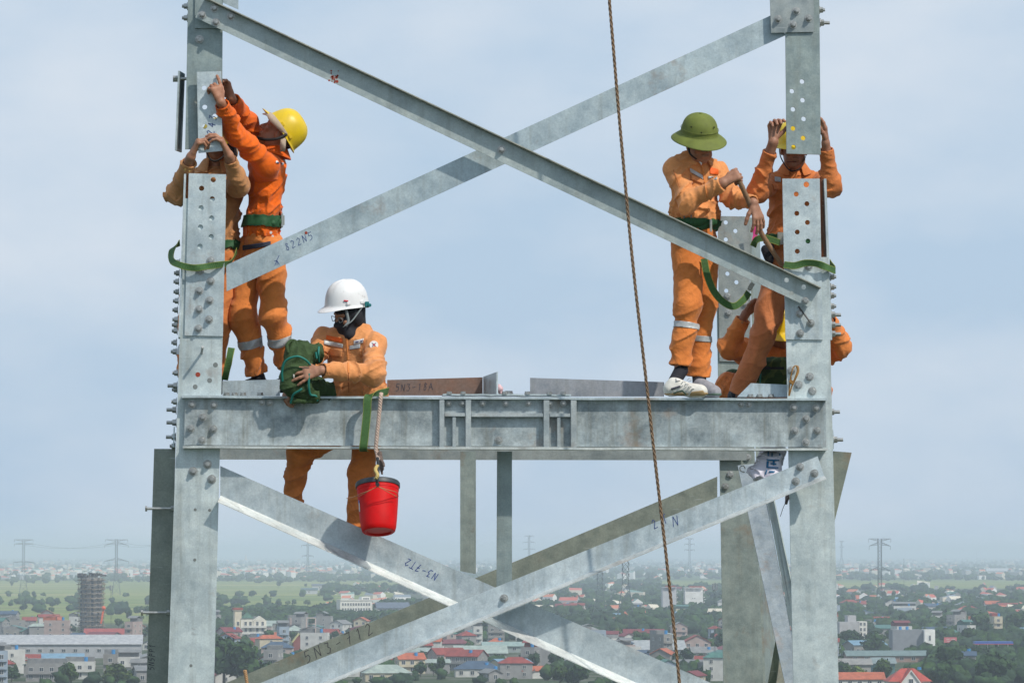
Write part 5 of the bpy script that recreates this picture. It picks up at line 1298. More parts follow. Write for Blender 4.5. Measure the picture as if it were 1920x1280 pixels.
def rings_mesh(bm, rings, closed=True, cap=None, mat=0):
    R = [[bm.verts.new(p) for p in r] for r in rings]; n = len(rings[0])
    for A, B in zip(R, R[1:]):
        for i in range(n if closed else n - 1):
            try: bm.faces.new((A[i], A[(i + 1) % n], B[(i + 1) % n], B[i])).material_index = mat
            except ValueError: pass
    return R
def solid_shell(name, rings, mat, parent, th=.003, closed=True, levels=1):
    bm = bmesh.new(); rings_mesh(bm, rings, closed); bmesh.ops.remove_doubles(bm, verts=bm.verts[:], dist=1e-5); fixn(bm)
    o = obj(name, bm, mat, parent, smooth=True); m = o.modifiers.new('solid', 'SOLIDIFY'); m.thickness = th; m.offset = 0
    if levels: s = o.modifiers.new('sub', 'SUBSURF'); s.levels = levels; s.render_levels = levels
    return o
def frame(c, up, fwd):
    u = unit(up); f = V3(fwd); f = unit(f - u * (f @ u)); r = np.cross(f, u); c = V3(c); return lambda x, y, z: Vector(c + r * x + f * y + u * z)
def hardhat(parent, c, up, fwd, mat, name='helmet', s=1.0, strap=None, brimlen=.055):
    """safety helmet: dome with centre ridge, rain lip, peak at the front"""
    W = frame(c, up, fwd); n = 48; rings = []
    prof = [(0.0, .150), (.30, .147), (.55, .136), (.78, .112), (.93, .078), (1.0, .035), (1.03, .004), (1.04, -.010)]
    for pr, pz in prof:
        ring = []
        for i in range(n):
            a = 2 * math.pi * i / n; sx, cy = math.sin(a), math.cos(a); ridge = .007 * math.exp(-(sx / .14) ** 2) * (1 if pr < .97 else 0) * min(1, pr * 3 + .3)
            side = .003 * math.exp(-((abs(sx) - .55) / .08) ** 2) * (1 if pr < .95 else 0)
            ring.append(W(sx * .114 * pr * s, cy * .138 * pr * s, (pz + ridge + side) * s))
        rings.append(ring)
    for e, dz in ((.6, -.014), (1.0, -.019)):
        ring = []
        for i in range(n):
            a = 2 * math.pi * i / n; sx, cy = math.sin(a), math.cos(a); fr = max(0, cy) ** 3; ext = e * (.012 + brimlen * fr + .006 * max(0, -cy) ** 3)
            ring.append(W(sx * (.1186 + ext) * s, cy * (.1435 + ext) * s, (dz - .022 * fr * e + .010 * (1 - fr) * 0) * s))
        rings.append(ring)
    o = solid_shell(name, rings, mat, parent, .003)
    top = bmesh.new(); 
    for x in (-.020, .020):
        pts = [W(x * s, .125 * math.sin(t) * s * (1), (.004 + .1475 * math.cos(t)) * s) for t in np.linspace(-1.15, 1.15, 18)]; tube(top, pts, .0022, 6)
    obj('ridge', top, mat, o, smooth=True)
    bm = bmesh.new()                                       # small slot blocks above the lip
    for sx in (-1, 1):
        for yy in (-.05, .045):
            q = W(sx * .109 * s, yy * s, .012 * s); box(bm, q, (.020, .028, .018), Matrix(((W(1, 0, 0) - W(0, 0, 0)), (W(0, 1, 0) - W(0, 0, 0)), (W(0, 0, 1) - W(0, 0, 0)))).transposed())
    bmesh.ops.bevel(bm, geom=bm.edges[:], offset=.003, segments=2, affect='EDGES'); obj('slot_block', bm, mat, o)
    if strap:
        mt, pts, w = strap; bm = bmesh.new(); strap_mesh(bm, [W(*p) for p in pts], [W(0, 1, .3) - W(0, 0, 0)] * len(pts), w, .003); fixn(bm); obj('chin_strap', bm, mt, o, smooth=True)
    return o
def pith(parent, c, up, fwd, mat):
    W = frame(c, up, fwd); n = 56; rings = []
    prof = [(.0, .132), (.022, .1315), (.05, .126), (.078, .112), (.098, .088), (.107, .062), (.111, .042), (.1135, .037), (.1145, .022), (.116, .010), (.130, .003), (.150, -.009), (.166, -.021), (.172, -.028), (.171, -.031), (.152, -.018), (.118, -.002)]
    for k, (pr, pz) in enumerate(prof):
        rings.append([W(math.sin(a) * pr * .95, math.cos(a) * pr * (1.10 if k < 10 else 1.13), pz - (.012 * abs(math.cos(a)) ** 3 if k > 10 else 0)) for a in [2 * math.pi * i / n for i in range(n)]])
    o = solid_shell('pith_helmet', rings, mat, parent, .003)
    b = bmesh.new(); cyl(b, W(0, 0, .130), W(0, 0, .139), .012, 12, .009); obj('top_button', b, mat, o, smooth=True)
    b = bmesh.new()
    for pr, pz in ((.1162, .042), (.1178, .014)):
        pts = [W(math.sin(a) * pr * .955, math.cos(a) * pr * 1.105, pz) for a in [2 * math.pi * i / 40 for i in range(41)]]; tube(b, pts, .0016, 5)
    obj('band', b, mat, o, smooth=True)
    b = bmesh.new()
    for a, z in ((.9, .075), (-.5, .078), (.3, .05)): q = W(math.sin(a) * .108 * .95, math.cos(a) * .108 * 1.1, z); cyl(b, q, q + (W(math.sin(a), math.cos(a), 0) - W(0, 0, 0)) * .004, .005, 10)
    obj('eyelet', b, simple('dark_eyelet', (.03, .04, .01), .6), o)
    return o
def decal(name, target, px, mat, parent, off=.003, n=6, th=.0022, color=None, mesh_only=False):
    """patch of cloth or tape laid on a garment: outline quad in photo pixels, projected on the surface where it lies"""
    dg = bpy.context.evaluated_depsgraph_get() if target.modifiers else None
    me = target.data; key = target.name
    if key not in _bvh:
        w = wloc(target); ev = target.evaluated_get(dg).to_mesh() if dg else me
        if dg: bpy.context.view_layer.update()
        _bvh[key] = BVHTree.FromPolygons([v.co + w for v in ev.vertices], [tuple(p.vertices) for p in ev.polygons])
    T = _bvh[key]; bm = bmesh.new(); a, b, c, d = [np.array(p, float) for p in px]; L1 = max(np.linalg.norm(b - a), np.linalg.norm(d - c)); L2 = max(np.linalg.norm(d - a), np.linalg.norm(c - b))
    nu, nv = max(2, int(L1 / 2.2)), max(2, int(L2 / 2.2)); G_ = {}
    for i in range(nu + 1):
        for j in range(nv + 1):
            q = (a * (1 - i / nu) + b * i / nu) * (1 - j / nv) + (d * (1 - i / nu) + c * i / nu) * j / nv; dr = ray(*q).normalized(); hit = T.ray_cast(CAMP, dr)
            if hit[0] is not None: G_[i, j] = bm.verts.new(hit[0] - dr * off + hit[1] * .001 * (1 if hit[1].dot(dr) < 0 else -1))
    for i in range(nu):
        for j in range(nv):
            q = [(i, j), (i + 1, j), (i + 1, j + 1), (i, j + 1)]
            if all(k in G_ for k in q):
                vs = [G_[k] for k in q]
                if max((u.co - v.co).length for u in vs for v in vs) < .05: bm.faces.new(vs)
    if not bm.faces: bm.free(); return None
    bmesh.ops.smooth_vert(bm, verts=bm.verts[:], factor=.5, use_axis_x=True, use_axis_y=True, use_axis_z=True)
    bmesh.ops.recalc_face_normals(bm, faces=bm.faces[:]); bm.faces.ensure_lookup_table()
    if sum(f.normal.y for f in bm.faces) > 0: bmesh.ops.reverse_faces(bm, faces=bm.faces[:])
    o = obj(name, bm, mat, parent, color, smooth=True); m = o.modifiers.new('solid', 'SOLIDIFY'); m.thickness = th; m.offset = 1; return o
_bvh = {}
def band(name, garment, a, b, t0, t1, rmax, mat, parent, off=.0025, color=None, th=.002, sm=2):
    """tape or belt around a limb: the garment's own surface between two cuts, lifted a little"""
    w = wloc(garment); bm = bmesh.new(); bm.from_mesh(garment.data); bmesh.ops.translate(bm, verts=bm.verts[:], vec=w)
    a, b = Vector(a), Vector(b); e = (b - a); p0, p1 = a + e * t0, a + e * t1; en = e.normalized()
    bmesh.ops.delete(bm, geom=[f for f in bm.faces if not (-.03 < (f.calc_center_median() - p0).dot(en) and (f.calc_center_median() - p1).dot(en) < .03)], context='FACES')
    for p, nn in ((p0, -en), (p1, en)):
        bmesh.ops.bisect_plane(bm, geom=bm.verts[:] + bm.edges[:] + bm.faces[:], plane_co=p, plane_no=nn, clear_outer=True)
    def rad(q): v = q - p0; return (v - en * v.dot(en)).length
    bmesh.ops.delete(bm, geom=[f for f in bm.faces if rad(f.calc_center_median()) > rmax], context='FACES')
    for _ in range(sm): bmesh.ops.smooth_vert(bm, verts=[v for v in bm.verts if not v.is_boundary], factor=.5, use_axis_x=True, use_axis_y=True, use_axis_z=True)
    bm.normal_update(); off = {v: v.normal * off for v in bm.verts}
    for v in bm.verts: v.co += off[v]
    if not bm.faces: bm.free(); return None
    o = obj(name, bm, mat, parent, color, smooth=True); m = o.modifiers.new('solid', 'SOLIDIFY'); m.thickness = th; m.offset = 1; return o
def shoe(parent, heel, toe, up=(0, 0, 1), mats=(SHOED, SHOED), ankle=None, sock=None, w=.042):
    h_, t_, u = V3(heel), V3(toe), unit(up); S = Sdf(.005); f = unit(t_ - h_)
    S.cap(h_ + f * .035 + u * .045, h_ + f * .05 + u * .075, .040, .034, .02); S.cap(h_ + f * .04 + u * .038, t_ - f * .05 + u * .030, .038, .036, .03, flat=(np.cross(f, u), 1.05)); S.cap(t_ - f * .10 + u * .030, t_ - f * .035 + u * .022, .040, .030, .02)
    S.cap(h_ + f * .08 + u * .075, h_ + f * .12 + u * .055, .028, .030, .02)
    V, F = S.mesh(); o = mk('shoe', [(V, F)], mats[0], parent)
    S = Sdf(.005); S.cap(h_ + f * .035 + u * .012, t_ - f * .04 + u * .012, .038, .040, .01, flat=(u, .32)); V, F = S.mesh(); mk('sole', [(V, F)], mats[1], o)
    if ankle is not None:
        S = Sdf(.006); S.cap(h_ + f * .045 + u * .06, ankle, .036, .042, .02); V, F = S.mesh(); mk('sock', [(V, F)], sock or BLACK, o)
    return o

def worker(label, J, tint_s, tint_t, skin_t, opts):
    """J: world joints (Vector): head, up, fwd, neck, shL, shR, elL, elR, wrL, wrR, chest, waist, hipL, hipR, knL, knR, anL, anR (L = left in the photo)"""
    base = Vector(J['base']); root = empty('person', base, label, 'person', 'workers assembling the tower')
    g = lambda k: V3(J[k]); n_ = g('neck'); ch, wa = g('chest'), g('waist'); seed = opts.get('seed', 1.0)
    lat = unit(g('shR') - g('shL')); sc = opts.get('scale', 1.0)
    # ---- body
    (HV, HF), W = head(g('head'), g('up'), g('fwd'), neck=n_ + (ch - n_) * .12)
    B = Sdf(.012)
    B.cap(n_ + (ch - n_) * .3, wa, .095, .09, .05, flat=(np.cross(lat, unit(wa - ch)), .75)); B.cap(g('shL'), g('shR'), .045, .045, .04)
    pel = (g('hipL') + g('hipR')) / 2; B.cap(wa, pel, .09, .09, .04)
    for s in 'LR':
        B.cap(g('sh' + s), g('el' + s), .042, .036, .02); B.cap(g('el' + s), g('wr' + s), .036, .024, .02)
        B.cap(g('hip' + s), g('kn' + s), .065, .046, .02); B.cap(g('kn' + s), g('an' + s), .046, .034, .02)
    parts = [(HV, HF), B.mesh()]
    for s in 'LR':
        hd = opts.get('hand' + s)
        if hd: parts.append(hand(g('wr' + s), fore=g('el' + s) * .32 + g('wr' + s) * .68, **hd))
    body = mk('body', parts, [SKIN], root, skin_t)
    # ---- shirt
    S = Sdf(opts.get('vox', .0065)); pb = opts.get('puff', 1.0); fa = opts.get('fold', .0095) * 1.15
    dn = unit(wa - ch); dep = np.cross(lat, dn)
    S.cap(ch + (n_ - ch) * .25, wa, .158 * pb * sc, .148 * pb * sc, .05, flat=(dep, .70), folds=(fa, 11, 6, seed, .8), clip=(None, None))
    S.cap(g('shL') * .88 + g('shR') * .12, g('shR') * .88 + g('shL') * .12, .070, .070, .06, folds=(fa * .4, 9, 6, seed + 1))
    S.cap(ch, n_, .12, .062, .05, flat=(dep, .8))
    S.cap(wa - dn * .03, wa + dn * opts.get('hem', .05), .150 * pb * sc, .145 * pb * sc, .015, flat=(dep, .74), folds=(fa * 1.1, 8, 16, seed + 2, .2), clip=(None, 1.0))
    pieces = [S]
    for i, s in enumerate('LR'):
        S = Sdf(opts.get('vox', .0065)); pieces.append(S)
        sh, el, wr = g('sh' + s), g('el' + s), g('wr' + s); r = opts.get('arm', 1.0)
        shi = sh + (g('shR' if s == 'L' else 'shL') - sh) * .16 + (wa - ch) * .10
        S.cap(shi, sh, .085 * r, .066 * r, .03, folds=(fa * .5, 10, 6, seed + 13 + i))
        S.cap(sh, el, .066 * r, .057 * r, .035, folds=(fa, 12, 5, seed + 3 + i, .9, (.4, 1.15)))
        e2 = el + (wr - el) * opts.get('cuff' + s, .93)
        S.cap(el, e2, .057 * r, .040 * r, .02, folds=(fa * .85, 14, 6, seed + 5 + i, .7, (1.2, .6)), clip=(None, 1.0))
        cu = unit(e2 - el); S.cap(e2 - cu * .055, e2, .041 * r, .041 * r, .006, folds=(.002, 10, 8, seed), clip=(-.05, 1.0))
        S.cap(e2 - cu * .035, e2 + cu * .03, .034 * r, .035 * r, .003, op='-')
    S = pieces[0]
    S.cap(n_ - (ch - n_) * .0, n_ - (ch - n_) * .35, .064, .060, .012, clip=(None, .45)); S.cap(n_ + (ch - n_) * .1, n_ - (ch - n_) * .6, .056, .056, .006, op='-')
    shirt = mk('shirt', [q.mesh() for q in pieces], [CLOTH], root, tint_s)
    # collar wings
    # ---- trousers
    T = Sdf(opts.get('vox', .0065))
    T.cap(wa + dn * opts.get('tstart', .02), pel, .128 * sc, .135 * sc, .05, flat=(dep, .78), folds=(.006, 10, 7, seed + 8)); lg = opts.get('leg', 1.0)
    tp = [T]
    for i, s in enumerate('LR'):
        T = Sdf(opts.get('vox', .0065)); tp.append(T)
        hp, kn, an = g('hip' + s), g('kn' + s), g('an' + s); a2 = kn + (an - kn) * opts.get('hemleg' + s, .95); lr = opts.get('leg' + s, lg)
        T.cap(hp, kn, .094 * lr, .070 * lr, .04, folds=(fa * .62, 7, 4, seed + 9 + i, 1.1, (.7, 1.3)))
        gt = opts.get('gather', 1.0)
        T.cap(kn, a2, .071 * lr, .060 * lr * gt, .035, folds=(fa * .75, 9, 4, seed + 11 + i, .8, (1.1, 1.2)), clip=(None, 1.0))
        if opts.get('flare'): u_ = unit(a2 - kn); T.cap(a2 - u_ * .03, a2, .057 * lr, .060 * lr, .01, clip=(None, 1)); T.cap(a2 - u_ * .02, a2 + u_ * .03, .048 * lr, .052 * lr, .004, op='-')
    trousers = mk('trousers', [q.mesh() for q in tp], [CLOTH], root, tint_t)
    return root, body, shirt, trousers, W
def collar(shirt, n_, ch, fwd, lat, tint):
    n_, ch, f, l = V3(n_), V3(ch), unit(fwd), unit(lat); u = unit(n_ - ch); bm = bmesh.new(); rows = []
    c = n_ + u * .026
    for j in range(4):
        t = j / 3; r = []
        for i in range(25):
            a = -2.75 + 5.5 * i / 24; fr = abs(a) / 2.75; R = .065 + .046 * t; z = .046 - .064 * t - .050 * t * max(0, fr - .6) * 2.5
            r.append(Vector(c + (l * math.sin(a) - f * math.cos(a)) * R + u * (z + .0) + f * .012 * fr * t))
        rows.append(r)
    return solid_shell('collar', rows, CLOTH, shirt, .006, closed=False)
def Q(px, py, dy=0.0): return P(px, py, YF + dy)
def HD(fwd, palm, tdir, **kw):
    f = unit(fwd); p = V3(palm); p = unit(p - f * (p @ f)); sd = 1 if np.dot(np.cross(f, p), V3(tdir)) > 0 else -1
    return dict(fwd=fwd, palm=palm, side=sd, **kw)
def joints(d): return {k: (Q(*v) if k not in ('up', 'fwd') else Vector(v)) for k, v in d.items()}
def dec(name, tgt, quads, mat, root, **kw):
    for q in quads: decal(name, tgt, q, mat, root, **kw)
def disc_quad(x, y, r): return [(x - r, y - r), (x + r, y - r), (x + r, y + r), (x - r, y + r)]
def buttons(tgt, pts, r, mat, root):
    for x, y in pts:
        dr = ray(x, y).normalized(); key = tgt.name
        if key not in _bvh: decal('probe', tgt, disc_quad(x, y, 2), mat, root) and None
        hit = _bvh[key].ray_cast(CAMP, dr)
        if hit[0] is None: continue
        b = bmesh.new(); cyl(b, hit[0] + dr * .004, hit[0] - dr * .004, r, 12); fixn(b); obj('button', b, mat, root)
DARKO = (.50, .10, .012)
ORANGE_PATCH = simple('bright_orange_tape', (.78, .12, .008), .7)
NAME = simple('name_label_ink', (.05, .06, .20), .7)
SEAM = simple('seam_shadow_thread', (.36, .10, .02), .85)

# ---- A: man in bright orange reaching up to the plate
J = joints(dict(base=(490, 742, .45), head=(521, 250, .38), up=(.62, 0, .78), fwd=(-.78, -.10, .62), neck=(512, 293, .40), shL=(490, 301, .55), shR=(501, 312, .24),
    elL=(463, 234, .44), elR=(441, 250, .08), wrL=(434, 184, .14), wrR=(414, 192, -.11), chest=(498, 340, .40), waist=(493, 415, .40),
    hipL=(473, 468, .48), hipR=(506, 468, .36), knL=(454, 590, .42), knR=(512, 592, .34), anL=(484, 704, .50), anR=(541, 692, .48)))
A_, bA, sA, tA, WA = worker('man in vivid orange overalls and yellow helmet reaching up with both arms', J, (.72, .125, .006), (.66, .21, .05), (.36, .17, .10),
    dict(seed=1.3, puff=.90, tstart=.10, leg=1.02, gather=.92, hem=.10, hemlegL=.97, arm=1.02, fold=.011,
         handR=HD((-.30, -.02, .95), (-.55, .85, .1), (1, 0, 0), curl=(.12, .75, .85, .9), spread=.10), handL=HD((-.45, 0, .9), (-.6, -.7, 0), (-1, 0, 0), curl=(.5, .6, .6, .6))))
# head gear
o = hardhat(A_, J['head'] + Vector((.034, 0, .012)), (.85, 0, .53), (-.56, -.08, .83), HELY, strap=None, s=.90, brimlen=.05)
b = bmesh.new(); strap_mesh(b, [Q(538, 252, .27), Q(520, 260, .262), Q(500, 262, .285), Q(484, 259, .36)], [Vector((.2, 0, 1))] * 4, .017, .004); strap_mesh(b, [Q(484, 259, .355), Q(480, 262, .38), Q(483, 263, .44)], [Vector((.2, -.2, 1))] * 3, .024, .005); fixn(b); obj('chin_strap', b, STRAPB, A_, smooth=True)
b = bmesh.new(); pts = [[Q(492, 213, .34), Q(500, 216, .27), Q(505, 226, .25), Q(519, 240, .25), Q(532, 253, .27)], [Q(506, 210, .36), Q(512, 214, .275), Q(520, 223, .255), Q(531, 238, .255), Q(540, 252, .275)]]
rings_mesh(b, [catmull(r, 5) for r in pts], closed=False); o = obj('sun_cloth', b, BEIGE, A_, smooth=True); m_ = o.modifiers.new('s', 'SOLIDIFY'); m_.thickness = .006
b = bmesh.new(); pts = [[Q(526, 258, .27), Q(536, 258, .28)], [Q(525, 272, .265), Q(535, 274, .28)], [Q(525, 284, .28), Q(534, 283, .30)]]; rings_mesh(b, pts, closed=False); o = obj('sun_cloth', b, BEIGE, A_, smooth=True); m_ = o.modifiers.new('s', 'SOLIDIFY'); m_.thickness = .006
S = Sdf(.006)
for x, y, dy in ((533, 262, .36), (538, 270, .38), (532, 275, .40), (540, 264, .44)): S.ell(Q(x, y, dy), np.array((.030, .05, .026)), None, .012)
S.cap(Q(541, 276, .36), Q(543, 268, .34), .012, .010, .006); mk('hair', [S.mesh()], [HAIR], A_)
beltA = band('belt', sA, Q(495, 380, .40), Q(494, 440, .40), .42, .78, .24, BELTG, A_, .012, sm=16)
b = bmesh.new(); q = Q(529, 413, .34); box(b, q, (.012, .03, .085)); box(b, q + Vector((.010, 0, .0)), (.010, .02, .06)); bmesh.ops.bevel(b, geom=b.edges[:], offset=.003, segments=2, affect='EDGES'); obj('buckle', b, BELT_METAL, A_)
band('reflective_stripe', tA, J['knL'], J['anL'], .40, .53, .13, REFL, A_); band('reflective_stripe', tA, J['knR'], J['anR'], .36, .50, .13, REFL, A_)
dec('name_label', sA, [[(517, 300.5), (533, 305), (532, 310.5), (516, 306)]], WHITE, A_); dec('name_print', sA, [[(519, 303.5), (530, 306.5), (529.6, 308.6), (518.6, 305.6)]], NAME, A_, off=.0075)
dec('reflective_stripe', sA, [[(533, 290), (538, 296), (535, 304), (530, 301)]], REFL, A_); dec('waistband', tA, [[(455, 460), (508, 452), (508, 461), (455, 470)]], simple('navy_waistband', (.03, .035, .06), .8), A_)
buttons(sA, [(508, 436), (511, 443)], .0085, WHITE, A_)
collar(sA, J['neck'], J['chest'], (-1, 0, .3), (0, -1, 0), (.72, .125, .006)).color = (.70, .11, .006, 1)
shoe(A_, J['anL'] + Vector((.06, .05, -.105)), J['anL'] + Vector((-.16, -.03, -.105)), mats=(SHOED, SHOED), ankle=J['anL'] + Vector((0, 0, -.01)))
shoe(A_, J['anR'] + Vector((.08, .06, -.13)), J['anR'] + Vector((-.13, -.02, -.13)), mats=(SHOED, SHOED), ankle=J['anR'] + Vector((0, 0, -.02)))

# ---- B: man behind the left leg holding the plate
J = joints(dict(base=(402, 742, .5), head=(406, 264, .43), up=(0, 0, 1), fwd=(.04, -.98, -.05), neck=(402, 322, .47), shL=(361, 346, .47), shR=(443, 344, .47),
    elL=(329, 366, .22), elR=(449, 350, .16), wrL=(358, 294, -.04), wrR=(429, 291, -.04), chest=(402, 372, .47), waist=(398, 455, .47),
    hipL=(378, 478, .47), hipR=(420, 478, .47), knL=(357, 605, .44), knR=(408, 610, .44), anL=(356, 712, .5), anR=(405, 712, .5)))
B_, bB, sB, tB, WB = worker('man in faded tan orange shirt hidden behind the left tower leg, gripping the plate', J, (.52, .245, .10), (.60, .20, .06), (.36, .18, .11),
    dict(seed=4.1, puff=.98, fold=.011, cuffL=.86, cuffR=.86,
         handL=HD((.42, -.25, .86), (.85, .2, -.45), (0, 1, .2), curl=(.6, .85, .9, .95), L=.215, rw=.029), handR=HD((-.42, -.25, .86), (-.9, .15, -.35), (0, 1, .2), curl=(.45, .5, .55, .6), L=.215, rw=.029)))
hardhat(B_, J['head'] + Vector((.012, .01, .0)), (.10, .05, 1), (0, -1, .05), HELY, strap=None, s=.93)
b = bmesh.new(); strap_mesh(b, [Q(386, 262, .35), Q(388, 285, .32), Q(396, 300, .31), Q(408, 301, .31), Q(422, 288, .33), Q(428, 262, .37)], [Vector((0, -1, .3))] * 6, .02, .006); fixn(b); obj('chin_strap', b, STRAPB, B_, smooth=True)
S = Sdf(.008); S.ell(Q(430, 272, .40), np.array((.045, .07, .085)), None, .02); S.ell(Q(434, 290, .44), np.array((.035, .06, .04)), None, .02); mk('neck_cloth', [S.mesh()], [BLACK], B_)
S = Sdf(.008); S.ell(Q(440, 285, .46), np.array((.022, .05, .04)), None, .02); mk('sun_cloth', [S.mesh()], [BEIGE], B_)
band('belt', sB, Q(402, 400, .47), Q(398, 480, .47), .62, .82, .26, BELTG, B_, .012, sm=16); band('reflective_stripe', tB, J['knL'], J['anL'], .40, .55, .14, REFL, B_)
collar(sB, J['neck'], J['chest'], (0, -1, .2), (1, 0, 0), None).color = (.52, .245, .10, 1)
buttons(sB, [(347, 318), (355, 320), (431, 305)], .006, simple('brass_button', (.50, .34, .10), .5), B_)
for s_ in 'LR': shoe(B_, J['an' + s_] + Vector((0, .20, -.09)), J['an' + s_] + Vector((0, -.02, -.09)), ankle=J['an' + s_])

# ---- C: man with white helmet and balaclava bending over the bag
J = joints(dict(base=(675, 985, .3), head=(655, 590, .22), up=(-.20, -.34, .92), fwd=(-.76, -.45, -.46), neck=(669, 630, .26), shL=(609, 636, .34), shR=(702, 646, .17),
    elL=(585, 676, .16), elR=(697, 699, -.05), wrL=(549, 716, -.03), wrR=(603, 694, -.20), chest=(662, 672, .27), waist=(676, 742, .28),
    hipL=(654, 795, .30), hipR=(692, 795, .30), knL=(562, 848, .22), knR=(678, 886, .24), anL=(546, 952, .30), anR=(668, 992, .30)))
C_, bC, sC, tC, WC = worker('man in orange with white helmet and black balaclava handling the green bag', J, (.68, .285, .105), (.66, .21, .055), (.36, .19, .12),
    dict(seed=7.7, puff=1.02, fold=.012, hem=.05, leg=1.0, gather=.9, cuffR=.97,
         handR=HD((-.95, -.06, -.20), (-.1, .95, -.35), (0, 0, 1), curl=(.10, .14, .14, .18), spread=.30, L=.20, tcurl=.0), handL=HD((-.45, -.3, -.85), (.6, .2, -.4), (0, -1, 0), curl=(.5, .5, .5, .5))))
hardhat(C_, J['head'] + Vector((-.016, 0, .066)), (-.06, -.16, 1), (-.90, -.42, -.18), HELW, s=.95, brimlen=.042)
u = unit((-.20, -.34, .92)); f = unit(V3((-.76, -.45, -.46)) - u * np.dot((-.76, -.45, -.46), u)); r = np.cross(f, u); R3 = np.stack([r, f, u]); c0 = V3(J['head']); WW = lambda x, y, z: c0 + r * x + f * y + u * z
S = Sdf(.005); S.ell(WW(0, -.012, .024), np.array((.081, .098, .090)), R3, .03); S.ell(WW(0, .02, -.04), np.array((.068, .074, .080)), R3, .03); S.cap(WW(0, .07, -.05), WW(0, .06, -.10), .028, .028, .03); S.cap(WW(0, .085, -.012), WW(0, .108, -.03), .012, .016, .02)
S.cap(WW(0, -.02, -.06), J['neck'] + (J['chest'] - J['neck']) * .25, .070, .082, .04); S.cap(J['neck'] + (J['chest'] - J['neck']) * .1, V3(Q(655, 628, .16)), .06, .030, .03)
for s_ in (-1, 1): S.ell(WW(s_ * .076, -.004, -.008), np.array((.022, .034, .046)), R3, .02)
S.ell(WW(0, .10, .012), np.array((.048, .03, .017)), R3, .008, op='-')
mk('balaclava', [S.mesh()], [BLACK], C_)
b = bmesh.new(); e2 = frame(J['head'], (-.20, -.34, .92), (-.76, -.45, -.46))
for s_ in (-1, 1):
    pts = [e2(s_ * (.034 + .021 * math.cos(t)), .103 - .012 * abs(math.cos(t)), .006 + .016 * math.sin(t)) for t in np.linspace(0, 6.28, 18)]; tube(b, pts, .0022, 5)
obj('glasses', b, STRAPG, C_, smooth=True)
b = bmesh.new(); strap_mesh(b, [Q(649, 570, .128), Q(650, 585, .118), Q(653, 602, .115), Q(648, 611, .105)], [Vector((1, -.2, 0))] * 4, .017, .003); strap_mesh(b, [Q(683, 570, .15), Q(670, 588, .125), Q(658, 603, .105), Q(643, 613, .10)], [Vector((1, -.2, .6))] * 4, .012, .003); fixn(b); obj('chin_strap', b, STRAPG, C_, smooth=True)
b = bmesh.new(); box(b, Q(688, 571, .17), (.025, .05, .035)); cyl(b, Q(691, 572, .16), Q(693.5, 572, .13), .011, 12); bmesh.ops.bevel(b, geom=b.edges[:], offset=.003, segments=1, affect='EDGES'); obj('ratchet_knob', b, simple('teal_plastic', (.01, .16, .17), .4), C_)
dec('reflective_stripe', sC, [[(607, 637), (644, 645), (643, 653), (607, 646)], [(655, 648), (676, 644), (676, 653), (655, 656)]], REFL, C_)
dec('orange_panel', sC, [[(612, 628), (643, 634), (643, 643), (611, 636)]], ORANGE_PATCH, C_)
dec('pocket_flap', sC, [[(607, 649), (643, 655), (641, 670), (606, 664)]], CLOTH, C_, color=(.68, .285, .105), off=.006, th=.004)
dec('name_label', sC, [[(663, 638), (683, 634), (682, 643), (663, 646)]], WHITE, C_); dec('name_print', sC, [[(666, 640.2), (673, 639), (673, 641.4), (666, 642.6)], [(675, 638.6), (680.5, 637.6), (680.5, 640), (675, 641)]], NAME, C_, off=.0075)
def badge(shirt, cx, cy, r, root):
    dr = ray(cx, cy).normalized(); hit = _bvh[shirt.name].ray_cast(CAMP, dr)
    if hit[0] is None: return
    n = hit[1] if hit[1].dot(dr) < 0 else -hit[1]; n = (n * .4 - dr * .6).normalized(); x = n.cross(Vector((0, 0, 1))).normalized() * -1; y = x.cross(n) * -1; y = n.cross(x); p = hit[0] + n * .006
    b = bmesh.new(); cyl(b, p - n * .003, p, r, 24); fixn(b); bd = obj('badge', b, WHITE, root)
    b = bmesh.new()
    for k in range(4):
        a = math.pi / 4 + k * math.pi / 2; d1 = x * math.cos(a) + y * math.sin(a); d2 = x * -math.sin(a) + y * math.cos(a)
        add_prism(b, [p + d1 * r * .78, p + d2 * r * .20, p - d1 * r * .05, p - d2 * r * .20], n * .0012)
    fixn(b); obj('star_mark', b, simple('badge_navy', (.04, .03, .12), .6), bd); b = bmesh.new(); cyl(b, p + n * .0014, p + n * .0026, r * .22, 10); fixn(b); obj('badge_dot', b, simple('badge_red', (.5, .03, .03), .6), bd)
dec('seam', sC, [[(680, 634), (681.2, 634), (686, 662), (684.8, 662)], [(652, 700), (653, 700), (655, 736), (654, 736)]], SEAM, C_, off=.0035)
badge(sC, 701, 647, .026, C_)
dec('front_placket', sC, [[(648, 634), (652, 634), (656, 700), (652, 700)]], CLOTH, C_, color=(.68, .245, .065), off=.005)
collar(sC, J['neck'] + (J['neck'] - J['chest']) * .0, J['chest'], (-.5, -.8, .1), (.85, -.5, 0), None).color = (.68, .285, .105, 1)
dec('helmet_label', next(c for c in C_.children if c.name.startswith('helmet')), [[(644, 562), (653, 562.5), (653, 566), (644, 565.5)]], simple('red_label', (.55, .03, .05), .5), C_)
b = bmesh.new()
for s_ in 'LR': shoe(C_, J['an' + s_] + Vector((.04, .05, -.10)), J['an' + s_] + Vector((-.08, -.17, -.10)), ankle=J['an' + s_])

